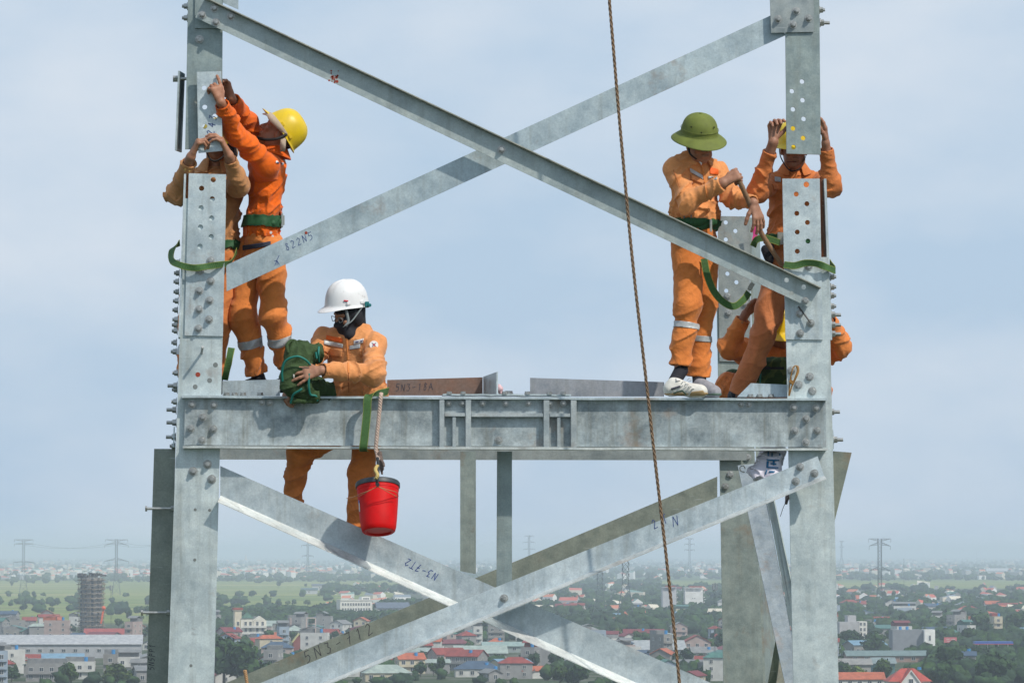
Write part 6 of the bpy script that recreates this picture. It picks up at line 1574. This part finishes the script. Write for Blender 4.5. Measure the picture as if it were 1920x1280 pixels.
# ---- D: man with the olive pith helmet and the bar
J = joints(dict(base=(1300, 742, .05), head=(1312, 268, .08), up=(-.05, -.36, .93), fwd=(.30, -.84, -.46), neck=(1301, 306, .17), shL=(1266, 318, .12), shR=(1344, 325, .24),
    elL=(1289, 378, -.02), elR=(1374, 370, .14), wrL=(1356, 343, -.15), wrR=(1413, 380, -.085), chest=(1302, 345, .18), waist=(1301, 412, .18),
    hipL=(1286, 458, .16), hipR=(1318, 460, .20), knL=(1290, 575, .06), knR=(1318, 580, .20), anL=(1274, 694, .04), anR=(1308, 706, .22)))
D_, bD, sD, tD, WD = worker('man in orange overalls and olive pith helmet standing on the beam with a steel bar', J, (.69, .285, .10), (.64, .20, .045), (.34, .175, .11),
    dict(seed=2.9, puff=.96, fold=.011, hem=.03, leg=.98, flare=True, gather=1.0, hemlegL=.93, hemlegR=1.0, cuffL=.97, cuffR=.95,
         handL=HD((.80, -.10, .50), (.30, .85, -.45), (-.3, .3, 1), curl=(1.1, 1.15, 1.2, 1.25), L=.20, rw=.032), handR=HD((.28, -.10, -.95), (-.55, .8, -.1), (-1, -.4, 0), curl=(.28, .22, .2, .22), spread=.16, L=.20)))
pith(D_, J['head'] + Vector((-.004, -.01, .045)), (.04, -.36, .93), (.25, -.93, -.34), HELG)
b = bmesh.new(); strap_mesh(b, [Q(1290, 272, .04), Q(1294, 288, .02), Q(1306, 299, .03)], [Vector((1, -.5, 0))] * 3, .012, .003); fixn(b); obj('chin_strap', b, STRAPB, D_, smooth=True)
dec('seam', sD, [[(1262, 318), (1263.2, 318), (1275, 352), (1273.8, 352)]], SEAM, D_, off=.0035)
band('belt', sD, Q(1302, 380, .18), Q(1301, 440, .18), .52, .86, .26, BELTG, D_, .012, sm=16)
b = bmesh.new(); box(b, Q(1333, 423, .07), (.014, .01, .075)); bmesh.ops.bevel(b, geom=b.edges[:], offset=.003, segments=2, affect='EDGES'); obj('buckle', b, BELT_METAL, D_)
for x in (1283, 1296):
    b = bmesh.new(); box(b, Q(x, 410 + (x - 1283) * .3, .065), (.006, .006, .07)); obj('belt_loop', b, STRAPG, D_)
band('reflective_stripe', tD, J['knL'], J['anL'], .25, .345, .125, REFL, D_); band('reflective_stripe', tD, J['knR'], J['anR'], .39, .475, .125, REFL, D_)
dec('reflective_stripe', sD, [[(1293, 314), (1310, 322), (1321, 334), (1320, 340), (1308, 330), (1293, 323)][0:1] + [(1321, 331), (1321, 339), (1294, 323)], [(1327, 330), (1345, 331), (1345, 337), (1328, 337)]], REFL, D_)
dec('orange_panel', sD, [[(1330, 313), (1347, 318), (1347, 328), (1331, 327)]], ORANGE_PATCH, D_)
dec('pocket_flap', sD, [[(1296, 326), (1320, 339), (1318, 345), (1296, 337)]], CLOTH, D_, color=(.68, .285, .105), off=.006, th=.004)
dec('front_placket', sD, [[(1314, 306), (1318, 306), (1327, 372), (1323, 372)]], CLOTH, D_, color=(.70, .25, .065), off=.005)
collar(sD, J['neck'], J['chest'], (.45, -.88, .1), (.9, .4, 0), None).color = (.69, .285, .10, 1)
b = bmesh.new(); add_prism(b, [Q(1311, 303, .05), Q(1318, 303, .05), Q(1315, 310, .05)], (0, .01, 0)); fixn(b); obj('undershirt', b, WHITE, D_)
def flr(x, y, dy): q = Q(x, y, dy); q.z = Q(x, 741.6, -.06).z; return q
sh1 = shoe(D_, flr(1246, 742, -.03), flr(1328, 744, -.10), mats=(SHOEW, SOLE), ankle=J['anL'] + Vector((.01, 0, .0)))
sh2 = shoe(D_, flr(1298, 742, .14), flr(1352, 744, .02), mats=(GREYSHOE, SHOEG), ankle=J['anR'] + Vector((.01, 0, -.01)))
dec('stripe', sh1, [[(1258, 727), (1276, 722), (1277, 725), (1258, 732)], [(1262, 735), (1279, 730), (1279, 733), (1262, 738)], [(1279, 730), (1289, 738), (1286, 740), (1278, 733)]], SHOEG, sh1)
dec('stripe', sh1, [[(1258, 727), (1276, 722), (1277, 725), (1258, 731)]], simple('shoe_navy', (.06, .06, .09), .6), sh1, off=.006)
dec('toe_cap', sh1, [[(1296, 734), (1318, 731), (1324, 741), (1292, 742)]], SOLE, sh1); dec('tongue', sh1, [[(1266, 704), (1283, 699), (1288, 711), (1268, 715)]], WHITE, sh1, off=.008)
b = bmesh.new()
for k in range(4):
    x = 1279 + k * 6; y = 714 + k * 4.2; tube(b, catmull([Q(x - 2, y + 6, -.115), Q(x + 2, y + 1, -.13), Q(x + 6, y + 2, -.11)], 4), .0028, 5)
tube(b, catmull([Q(1288, 713, -.10), Q(1293, 709, -.12), Q(1296, 713, -.12), Q(1291, 715, -.11)], 5), .0022, 5); obj('lace', b, WHITE, sh1, smooth=True)
bar = empty('steel_bar', Q(1385, 338, -.12), 'rusty round pry bar gripped by the man in the pith helmet', 'steel bar')
b = bmesh.new(); pts = catmull([Q(1384, 334, -.155), Q(1391, 350, -.14), Q(1412, 396, -.06), Q(1427, 436, .03), Q(1468, 500, .10)], 8); tube(b, pts, lambda t: .0155 - .004 * max(0, t - .7), 12)
for k in range(9):
    q = pts[2 + 3 * k]; q2 = pts[3 + 3 * k]; cyl(b, q, q + (q2 - q).normalized() * .006, .0172, 12)
fixn(b); m_ = galv('rusty_bar_steel', rust=.9, metallic=.2, rough=.7, dirt=.3); obj('shaft', b, m_, bar, (.26, .20, .17), autosmooth=40)

# ---- E: man behind the right leg with raised hands
J = joints(dict(base=(1480, 742, .5), head=(1489, 279, .40), up=(0, -.12, .99), fwd=(.02, -.97, -.16), neck=(1489, 328, .47), shL=(1448, 346, .47), shR=(1534, 346, .47),
    elL=(1419, 358, .20), elR=(1557, 350, .22), wrL=(1450, 266, .04), wrR=(1548, 268, .10), chest=(1490, 378, .48), waist=(1488, 452, .48),
    hipL=(1468, 486, .48), hipR=(1508, 486, .48), knL=(1430, 632, .40), knR=(1506, 612, .42), anL=(1386, 739, .46), anR=(1506, 736, .5)))
E_, bE, sE, tE, WE = worker('man in dark orange with yellow helmet behind the right leg, both hands raised', J, (.56, .175, .05), (.58, .205, .08), (.34, .17, .11),
    dict(seed=5.5, puff=.98, fold=.010, cuffL=.80, cuffR=.86, flare=True, leg=1.02, hemlegL=1.0,
         handL=HD((.05, .0, 1), (.30, -.95, 0), (1, 0, 0), curl=(.6, .75, .8, .85), L=.205, tcurl=.1, rw=.029), handR=HD((-.06, 0, 1), (-1, 0, 0), (0, -1, 0), curl=(.25, .3, .3, .3), L=.19)))
hardhat(E_, J['head'] + Vector((-.008, 0, .024)), (0, -.05, 1), (0, -1, -.05), HELY, s=.97)
b = bmesh.new(); strap_mesh(b, [Q(1461, 278, .36), Q(1464, 295, .34), Q(1476, 315, .33), Q(1488, 321, .31), Q(1502, 313, .33), Q(1512, 290, .36)], [Vector((0, -1, .3))] * 6, .013, .004); fixn(b); obj('chin_strap', b, STRAPB, E_, smooth=True)
band('belt', sE, Q(1489, 400, .48), Q(1488, 470, .48), .58, .82, .26, BELTG, E_, .012, sm=16)
dec('reflective_stripe', sE, [[(1452, 331), (1465, 332), (1465, 342), (1452, 341)]], REFL, E_); dec('pocket_flap', sE, [[(1446, 343), (1466, 345), (1466, 358), (1447, 355)]], CLOTH, E_, color=(.56, .175, .05), off=.006, th=.004)
b = bmesh.new(); box(b, Q(1463, 447, .34), (.035, .02, .075)); bmesh.ops.bevel(b, geom=b.edges[:], offset=.003, segments=2, affect='EDGES'); obj('buckle', b, BELT_METAL, E_)
S = Sdf(.006); S.cap(Q(1436, 468, .40), Q(1440, 482, .38), .03, .026, .02); S.cap(Q(1446, 462, .38), Q(1444, 490, .37), .018, .02, .02); mk('tool_pouch', [S.mesh()], [BLACK], E_)
collar(sE, J['neck'], J['chest'], (0, -1, .2), (1, 0, 0), None).color = (.56, .175, .05, 1)
hs = next(c for c in E_.children if c.name.startswith('body'))
dec('mouth', hs, [[(1474, 302.6), (1494, 302.0), (1494, 303.8), (1475, 304.6)]], simple('lip_shadow', (.13, .045, .04), .6), E_, off=.0015, th=.0008)
for s_ in 'LR': shoe(E_, J['an' + s_] + Vector((.0, -.02, -.03)), J['an' + s_] + Vector((-.02, .20, -.035)))

# ---- F: crouching man with his back bent behind the right leg
J = joints(dict(base=(1480, 742, .95), head=(1463, 616, .88), up=(-.02, -.35, .93), fwd=(.25, -.85, -.45), neck=(1474, 660, .95), shL=(1436, 672, .92), shR=(1527, 676, .92),
    elL=(1367, 650, .70), elR=(1576, 648, .70), wrL=(1398, 588, .62), wrR=(1552, 596, .52), chest=(1483, 700, .95), waist=(1482, 735, .98),
    hipL=(1455, 742, 1.02), hipR=(1505, 742, 1.02), knL=(1366, 724, .74), knR=(1535, 735, .72), anL=(1395, 748, .62), anR=(1510, 748, .62)))
F_, bF, sF, tF, WF = worker('crouching man in orange with yellow helmet, half hidden behind the right leg', J, (.68, .22, .055), (.62, .19, .05), (.34, .17, .11),
    dict(seed=9.2, puff=.95, fold=.009, hem=.0, cuffL=.84, cuffR=.9, leg=1.05, arm=1.12,
         handL=HD((.6, -.2, .6), (.3, -.6, -.3), (0, 0, 1), curl=(.6, .6, .6, .6)), handR=HD((-.6, -.3, .7), (-.6, .3, -.3), (0, -1, .3), curl=(.7, .7, .7, .7))))
hardhat(F_, J['head'] + Vector((-.012, 0, .01)), (-.05, -.25, .96), (.1, -.95, -.25), HELY, s=1.08)
buttons(sF, [(1392, 604)], .009, simple('orange_button', (.45, .20, .06), .5), F_)
collar(sF, J['neck'], J['chest'], (0, -1, .2), (1, 0, 0), None).color = (.68, .22, .055, 1)
# ================================================================== loose gear
# hidden plan of the deck: horizontal legs of the deck angles the crew stands on
for (x0, x1, d0, d1) in ((336, 1545, .365, .64), (336, 1545, .90, 1.15)):
    sheet('deck_angle', P(x0, 745, YF + d0), P(x1, 748, YF + d0), P(x1, 748, YF + d0) + Vector((0, d1 - d0, 0)), P(x0, 745, YF + d0) + Vector((0, d1 - d0, 0)), .012, tower, T_MID, nrm=(0, 0, -1))

# hoisting wire rope
wr = empty('wire_rope', P(1210, 640, YF - .6), 'long brown twisted wire rope hanging past the beam in front of everything', 'rope')
cl = [P(x, y, YF - .55 + dy) for x, y, dy in ((1139, -40, 0), (1150, 90, 0), (1160, 210, 0), (1171, 330, 0), (1180, 430, 0), (1192, 545, 0), (1203, 640, 0), (1214, 735, 0), (1225, 835, 0), (1236, 930, 0), (1246, 1015, 0), (1256, 1105, 0), (1265, 1190, 0), (1276, 1300, 0))]
cl = catmull(cl, 60); ropem = simple('rusty_wire_rope', (.22, .145, .09), .7, .2, 60, .5)
tot = 0; acc = [0]
for a, b in zip(cl, cl[1:]): tot += (b - a).length; acc.append(tot)
for k in range(3):
    bm = bmesh.new(); pts = []
    for p, s in zip(cl, acc):
        ph = s / .10 * 2 * math.pi + k * 2 * math.pi / 3; pts.append(p + Vector((math.cos(ph) * .0056, math.sin(ph) * .0056, 0)))
    tube(bm, pts, .0046, 6); obj('strand', bm, ropem, wr, smooth=True)

# red bucket
BX, BY0, BY1 = 708, 902, 1003; bucket = empty('bucket', Q(BX, BY1, -.22), 'bright red plastic bucket with black rim hanging from the beam', 'bucket')
c0, c1 = Q(710, BY1 - 6, -.24), Q(709, BY0 + 2, -.24); ax = (c1 - c0); zc = ax.normalized(); xx = Vector((1, 0, 0)); xx = (xx - zc * xx.dot(zc)).normalized(); yy_ = zc.cross(xx); rings = []
tilt = (zc + Vector((0, .30, .0))).normalized(); xx = (Vector((1, 0, 0)) - tilt * tilt.x).normalized(); yy_ = tilt.cross(xx)
Hb = ax.length
for t, r in ((.035, .070), (.0, .078), (0, .091), (.02, .097), (.10, .1035), (.3, .110), (.6, .117), (.86, .1215), (.862, .1235), (.90, .1240), (.985, .1262), (.985, .1215), (.5, .112), (.05, .094), (.04, .0)):
    rings.append([c0 + tilt * Hb * t + (xx * math.cos(a) + yy_ * math.sin(a)) * max(r, .001) for a in [2 * math.pi * i / 48 for i in range(48)]])
bm = bmesh.new(); rings_mesh(bm, [[c0 + tilt * Hb * .035 for _ in range(48)]] + rings); bmesh.ops.remove_doubles(bm, verts=bm.verts[:], dist=1e-5); fixn(bm)
bk = obj('bucket_body', bm, simple('red_plastic', (.60, .003, .004), .5, 0, 12, .15, spec=.25), bucket, autosmooth=35)
rings = [[c0 + tilt * Hb * t + (xx * math.cos(a) + yy_ * math.sin(a)) * r for a in [2 * math.pi * i / 48 for i in range(48)]] for t, r in ((.93, .1255), (.935, .1305), (1.01, .1315), (1.035, .127), (1.03, .119), (.93, .1200))]
bm = bmesh.new(); rings_mesh(bm, rings + [rings[0]]); bmesh.ops.remove_doubles(bm, verts=bm.verts[:], dist=1e-5); fixn(bm); obj('rim', bm, simple('black_rubber_rim', (.035, .045, .055), .5), bucket, autosmooth=40)
bm = bmesh.new(); tw = simple('thin_twine', (.42, .20, .10), .8)
for s_ in (-1, 1):
    tube(bm, catmull([Q(708, 912, -.372), Q(708 + s_ * 20, 918 + 3 * (s_ < 0), -.355), Q(708 + s_ * 34, 922 + 4 * (s_ < 0), -.30), Q(708 + s_ * 39, 930, -.22)], 6), .0022, 5); tube(bm, catmull([Q(708, 911, -.374), Q(708 + s_ * 18, 921, -.362), Q(708 + s_ * 36, 931, -.29)], 6), .002, 5)
tube(bm, catmull([Q(672, 928, -.25), Q(660, 932, -.22), Q(650, 934, -.20)], 6), .0025, 5); obj('twine', bm, tw, bucket, smooth=True)
bm = bmesh.new(); tube(bm, catmull([Q(707, 909, -.365), Q(707, 895, -.372), Q(709, 882, -.345), Q(709, 868, -.30), Q(708, 858, -.27)], 6), .0095, 8); obj('handle', bm, simple('black_rubber_rim', (.02, .025, .03), .5), bucket, smooth=True)
b2 = bmesh.new(); q = Q(708, 908, -.37); cyl(b2, q, q - Vector((0, .012, 0)), .012, 14); fixn(b2); obj('handle_clip', b2, simple('black_clip', (.02, .025, .03), .5), bucket)
dec('sticker', bk, [[(670.5, 940), (675, 942), (676, 960), (672, 958)]], WHITE, bucket, off=.002); dec('sticker', bk, [[(670.5, 936), (674.5, 937), (674.5, 946), (671, 945)]], simple('sticker_blue', (.05, .25, .5), .5), bucket, off=.002)
rp = empty('hanging_cord', Q(708, 735, -.14), 'pale knotted cord tying the bucket to the beam', 'cord')
def twisted(pts, r, pitch, mat, parent, n=3, name='strand'):
    c = catmull(pts, 14); s = 0; out = [[] for _ in range(n)]
    for i, p in enumerate(c):
        if i: s += (c[i] - c[i - 1]).length
        for k in range(n):
            ph = s / pitch * 2 * math.pi + k * 2 * math.pi / n; out[k].append(p + Vector((math.cos(ph), math.sin(ph), 0)) * r * .55)
    for k in range(n):
        b = bmesh.new(); tube(b, out[k], r * .62, 6); obj(name, b, mat, parent, smooth=True)
CORD = simple('pale_cord', (.50, .38, .32), .9, 0, 160, .3)
twisted([Q(715, 737, -.10), Q(714, 742, -.135), Q(712, 765, -.14), Q(709, 795, -.145), Q(706, 825, -.15), Q(705, 842, -.15), Q(708, 852, -.16), Q(709, 862, -.22)], .0115, .05, CORD, rp)
twisted([Q(708, 872, -.33), Q(704, 880, -.36), Q(708, 890, -.385), Q(705, 897, -.385)], .010, .03, simple('yellow_cord', (.55, .42, .16), .9), rp)
S = Sdf(.005)
for k in range(7): S.cap(Q(710 + random.uniform(-2, 4), 848 + k * 1.5, -.17), Q(714 + 1.4 * k ** .8, 880 + random.uniform(-12, 14), -.20 - .01 * k), .010, .007, .008)
mk('frayed_end', [S.mesh()], [simple('grey_brown_fibres', (.15, .11, .095), .95, 0, 90, .4, bumps=(200, .8, .01))], rp)

def strap(label, pts, wd, w=.042, stitch=True, cat='strap'):
    r = empty('safety_strap', pts[0], label, cat); bm = bmesh.new(); strap_mesh(bm, pts, wd, w, .0032); fixn(bm); obj('webbing', bm, WEB_GREEN, r, smooth=False)
    if stitch:
        bm = bmesh.new(); c = catmull(pts, 8); wdd = catmull(wd, 8)
        for s_ in (-1, 1):
            line = []
            for i, p in enumerate(c):
                d = (c[min(i + 1, len(c) - 1)] - c[max(i - 1, 0)]).normalized(); q = (wdd[i] - d * wdd[i].dot(d)).normalized(); line.append(p + q * s_ * w * .48)
            tube(bm, line, .0022, 5)
        obj('stitching', bm, WEB_EDGE, r)
    return r
Z, X_ = Vector((0, 0, 1)), Vector((1, 0, 0))
strap('green webbing strap hooked over the beam beside the bucket cord', [Q(728, 733, .16), Q(716, 736, .02), Q(700, 738, -.10), Q(690, 745, -.145), Q(688, 775, -.15), Q(684, 815, -.155), Q(681, 842, -.145), Q(684, 846, -.05)], [Vector((.3, .2, 1)), Vector((.4, .2, 1)), Vector((.9, .2, .6)), X_, X_, X_, X_, X_], .046)
strap('green webbing lanyard wrapped round the left tower leg below its plate holes', [Q(444, 470, .34), Q(432, 492, .10), Q(412, 496, -.045), Q(385, 500, -.055), Q(362, 502, -.06), Q(338, 497, -.03), Q(322, 488, .08), Q(323, 468, .26), Q(337, 455, .40)], [Z, Vector((.4, -.2, 1)), Vector((.05, -.25, 1)), Vector((.05, .35, 1)), Vector((0, -.2, 1)), Vector((.3, .3, 1)), Vector((.6, 0, .8)), Vector((1, 0, .3)), Z], .037)
strap('green strap end hanging below the left leg beside the rear deck angle', [Q(434, 652, .22), Q(430, 672, .18), Q(425, 695, .20), Q(421, 712, .25)], [X_, Vector((1, -.3, 0)), Vector((1, .4, 0)), X_], .040)
strap('green webbing strap wrapped round the right tower leg at chest height', [Q(1470, 496, -.02), Q(1490, 498, -.045), Q(1510, 493, -.055), Q(1530, 494, -.055), Q(1550, 501, -.05), Q(1566, 507, .02), Q(1560, 498, .14), Q(1556, 492, .26)], [Vector((.1, .3, 1)), Vector((.1, .1, 1)), Vector((0, -.4, 1)), Vector((0, -.5, 1)), Vector((0, .2, 1)), Z, Z, Z], .040)
ln = strap('dark green lanyard looping from the pith helmet man to the rear leg', [Q(1320, 485, .06), Q(1326, 515, .04), Q(1338, 545, .05), Q(1356, 566, .08), Q(1376, 574, .12), Q(1394, 562, .20), Q(1404, 548, .28)], [X_, Vector((1, -.2, .1)), Vector((1, 0, .5)), Vector((.4, 0, 1)), Vector((0, 0, 1)), Vector((-.5, 0, 1)), Vector((-.8, 0, .7))], .040)
bm = bmesh.new(); box(bm, Q(1408, 537, .28), (.028, .012, .05), Matrix.Rotation(.5, 3, 'Y')); bmesh.ops.bevel(bm, geom=bm.edges[:], offset=.003, segments=2, affect='EDGES'); obj('connector', bm, BELT_METAL, ln)
strap('short dark green strap curling from the belt of the man behind the right leg', [Q(1412, 462, .30), Q(1418, 450, .28), Q(1432, 446, .27), Q(1448, 450, .28), Q(1462, 455, .32)], [Vector((-.6, 0, .8)), Z, Z, Z, Z], .038)

# green tool bag held by the man in the white helmet
bag = empty('tool_bag', Q(575, 748, -.12), 'dark green canvas tool bag with teal piping held over the beam', 'bag')
CANV = simple('dark_green_canvas', (.030, .062, .018), .85, 0, 22, .3, bumps=(60, .5, .01)); PIPE = simple('teal_piping', (.005, .16, .13), .6)
S = Sdf(.006); fd = (.010, 14, 9, 3.3, .8)
S.cap(Q(560, 668, -.10), Q(592, 662, -.04), .085, .055, .04, folds=fd); S.cap(Q(558, 695, -.13), Q(566, 728, -.13), .080, .070, .05, folds=fd); S.cap(Q(566, 735, -.14), Q(592, 744, -.15), .040, .028, .04, folds=fd)
S.cap(Q(590, 728, -.04), Q(616, 733, -.02), .060, .050, .04, folds=fd); S.cap(Q(545, 690, -.15), Q(541, 722, -.15), .045, .05, .03, folds=fd); S.ell(Q(562, 712, -.24), np.array((.055, .06, .045)), None, .03, op='-'); S.ell(Q(560, 680, -.25), np.array((.07, .06, .022)), None, .03, op='-')
bb = mk('canvas', [S.mesh()], [CANV], bag)
bm = bmesh.new(); tube(bm, catmull([Q(541, 662, -.16), Q(538, 648, -.15), Q(546, 639, -.13), Q(556, 642, -.13), Q(560, 656, -.16)], 8), .011, 8); o = obj('handle', bm, CANV, bag, smooth=True)
for i, pts in enumerate(([(530, 715, -.20), (529, 695, -.22), (536, 676, -.24), (556, 668, -.25), (572, 674, -.24), (582, 684, -.22)], [(598, 650, -.12), (597, 664, -.14), (598, 678, -.10)], [(545, 756, -.17), (550, 740, -.20), (562, 732, -.22), (566, 728, -.22)], [(580, 700, -.22), (579, 722, -.22), (582, 739, -.20), (592, 742, -.19), (595, 751, -.175)], [(592, 660, -.15), (594, 672, -.15)])):
    bm = bmesh.new(); tube(bm, catmull([Q(*p) for p in pts], 8), .0068, 7); obj('piping', bm, PIPE, bag, smooth=True)
dec('buckle_strap', bb, [[(549, 701), (552, 701), (552, 709), (549, 709)]], WHITE, bag)
S = Sdf(.006); S.cap(Q(549, 751, -.165), Q(588, 752, -.165), .016, .014, .01, folds=(.004, 14, 12, 1.0)); mk('bag_bottom', [S.mesh()], [CANV], bag)

# second green bag behind the right leg
bag2 = empty('tool_bag', Q(1450, 715, .70), 'camouflage green bag standing behind the right leg by the crouching man', 'bag')
camo = newmat('camouflage_canvas'); cm_, cn_, cb_ = camo; cn_.links.new(ramp(cn_, noise(cn_, texco(cn_), 14, 2, .4), [(.42, (.02, .05, .018)), (.46, (.05, .10, .025)), (.56, (.10, .14, .04)), (.60, (.03, .07, .02))]), cb_.inputs['Base Color']); cb_.inputs['Roughness'].default_value = .85
S = Sdf(.008); S.cap(Q(1432, 690, .68), Q(1470, 690, .68), .065, .065, .03, folds=(.009, 9, 9, 2.0)); S.cap(Q(1430, 716, .68), Q(1472, 716, .68), .070, .070, .03, folds=(.009, 9, 9, 4.0)); mk('canvas', [S.mesh()], [cm_], bag2)
bm = bmesh.new(); tube(bm, catmull([Q(1426, 700, .46), Q(1425, 715, .455), Q(1426, 728, .46)], 6), .006, 6); obj('piping', bm, PIPE, bag2); bm = bmesh.new(); box(bm, Q(1448, 690, .465), (.14, .012, .014)); obj('strap', bm, BLACK, bag2)
S = Sdf(.008); S.ell(Q(1374, 702, .95), np.array((.05, .06, .035)), None, .02); S.ell(Q(1384, 706, .95), np.array((.05, .06, .03)), None, .02); o = mk('green_cloth_bundle', [S.mesh()], [CANV]); tagit(o, 'small dark green cloth bundle behind the crouching knee', 'cloth')
# yellow wrapped hook hanging on the bolt of the right leg
hk = empty('hook_strap', Q(1486, 700, -.04), 'brown leather tie hanging from a bolt head at the base of the right leg', 'tie')
bm = bmesh.new(); LE = simple('worn_leather', (.28, .14, .03), .5, 0, 30, .5)
tube(bm, catmull([Q(1479, 742, -.045), Q(1481, 718, -.05), Q(1484, 700, -.055), Q(1488, 688, -.05), Q(1494, 686, -.045), Q(1496, 696, -.05), Q(1490, 712, -.055), Q(1484, 726, -.05), Q(1480, 742, -.045)], 8), lambda t: .004 + .006 * math.sin(t * 3.14) ** 2 * (t > .5), 6); obj('leather_tie', bm, LE, hk, smooth=True)
bm = bmesh.new(); box(bm, Q(1484, 716, -.062), (.03, .012, .022), Matrix.Rotation(.6, 3, 'Y')); bmesh.ops.bevel(bm, geom=bm.edges[:], offset=.004, segments=2, affect='EDGES'); obj('knot', bm, LE, hk)

# white plastic sack tucked under the beam
sk = empty('plastic_sack', Q(1430, 870, .03), 'crumpled white and blue printed plastic sack stuffed under the beam at right', 'sack')
S = Sdf(.006); fd = (.014, 13, 9, 6.1, 1.1); S.cap(Q(1436, 872, .06), Q(1416, 886, .05), .062, .040, .04, folds=fd); S.cap(Q(1448, 871, .06), Q(1446, 886, .05), .066, .068, .04, folds=fd); S.cap(Q(1418, 886, .05), Q(1440, 893, .05), .022, .028, .03, folds=fd); S.cap(Q(1441, 868, .22), Q(1446, 846, .26), .075, .07, .05, folds=fd)
sb_ = mk('plastic', [S.mesh()], [simple('white_woven_plastic', (.66, .64, .74), .55, 0, 14, .15)], sk)
SKB = simple('blue_print', (.02, .14, .30), .6)
dec('print', sb_, [[(1437, 860), (1461, 861), (1461, 864), (1437, 863)], [(1437, 863), (1442, 863), (1441, 876), (1436, 876)], [(1437, 874), (1460, 875), (1459, 878), (1436, 877)], [(1444, 867), (1456, 868), (1456, 871), (1444, 870)], [(1448, 862), (1453, 862), (1453, 872), (1448, 872)], [(1436, 880), (1439, 880), (1437, 890), (1434, 890)], [(1442, 882), (1454, 883), (1452, 886), (1441, 886)], [(1439, 846), (1442, 846), (1442, 855), (1439, 855)], [(1446, 846), (1449, 846), (1449, 856), (1446, 856)], [(1461, 847), (1463.5, 847), (1463, 855), (1461, 855)]], SKB, sk)
bm = bmesh.new(); tube(bm, catmull([Q(1396, 885, .16), Q(1388, 882, .15), Q(1388, 875, .15), Q(1394, 873, .15), Q(1397, 878, .16)], 6), .0035, 6); obj('tie_loop', bm, WHITE, sk, smooth=True)
tg = empty('tag_string', Q(1475, 935, .1), 'dark rag end with a thin dangling string inside the right leg', 'string'); bm = bmesh.new(); tube(bm, catmull([Q(1478, 928, .05), Q(1475, 938, .05), Q(1469, 950, .05), Q(1463, 968, .05)], 5), .0018, 5); obj('string', bm, BLACK, tg)
S = Sdf(.005); S.cap(Q(1479, 925, .06), Q(1474, 942, .06), .016, .009, .01, folds=(.003, 14, 12, 1)); mk('rag', [S.mesh()], [simple('grey_pink_rag', (.28, .22, .23), .9)], tg)
# pink rag on the deck, pink tape on the rear leg
S = Sdf(.005)
for k in range(9): S.ell(Q(933 + random.uniform(-1, 8), 738 - random.uniform(0, 24) * (1 - k / 12), .30), np.array((.012, .02, .010)) * random.uniform(.8, 1.5), None, .012)
o = mk('rag', [S.mesh()], [simple('pale_pink_cloth', (.62, .42, .45), .9, 0, 60, .3)]); tagit(o, 'small crumpled pink rag behind the upright end plate on the deck', 'rag')
bm = bmesh.new(); strap_mesh(bm, [Q(1413, 422, YR - YF - .1), Q(1416, 438, YR - YF - .1), Q(1414, 452, YR - YF - .1)], [X_, Vector((1, -.3, 0)), X_], .03, .003); fixn(bm); o = obj('marking_tape', bm, simple('pink_tape', (.62, .05, .22), .6)); tagit(o, 'strip of bright pink tape fluttering beside the rear leg plate', 'tape')
# frayed rope end sticking up at the bottom
r2 = empty('rope', Q(461, 1280, -.2), 'short tan rope end rising at the bottom edge beside the rear brace', 'rope')
twisted([Q(459, 1256, -.2), Q(461, 1266, -.2), Q(466, 1300, -.2)], .010, .04, simple('tan_rope', (.42, .25, .13), .9), r2)
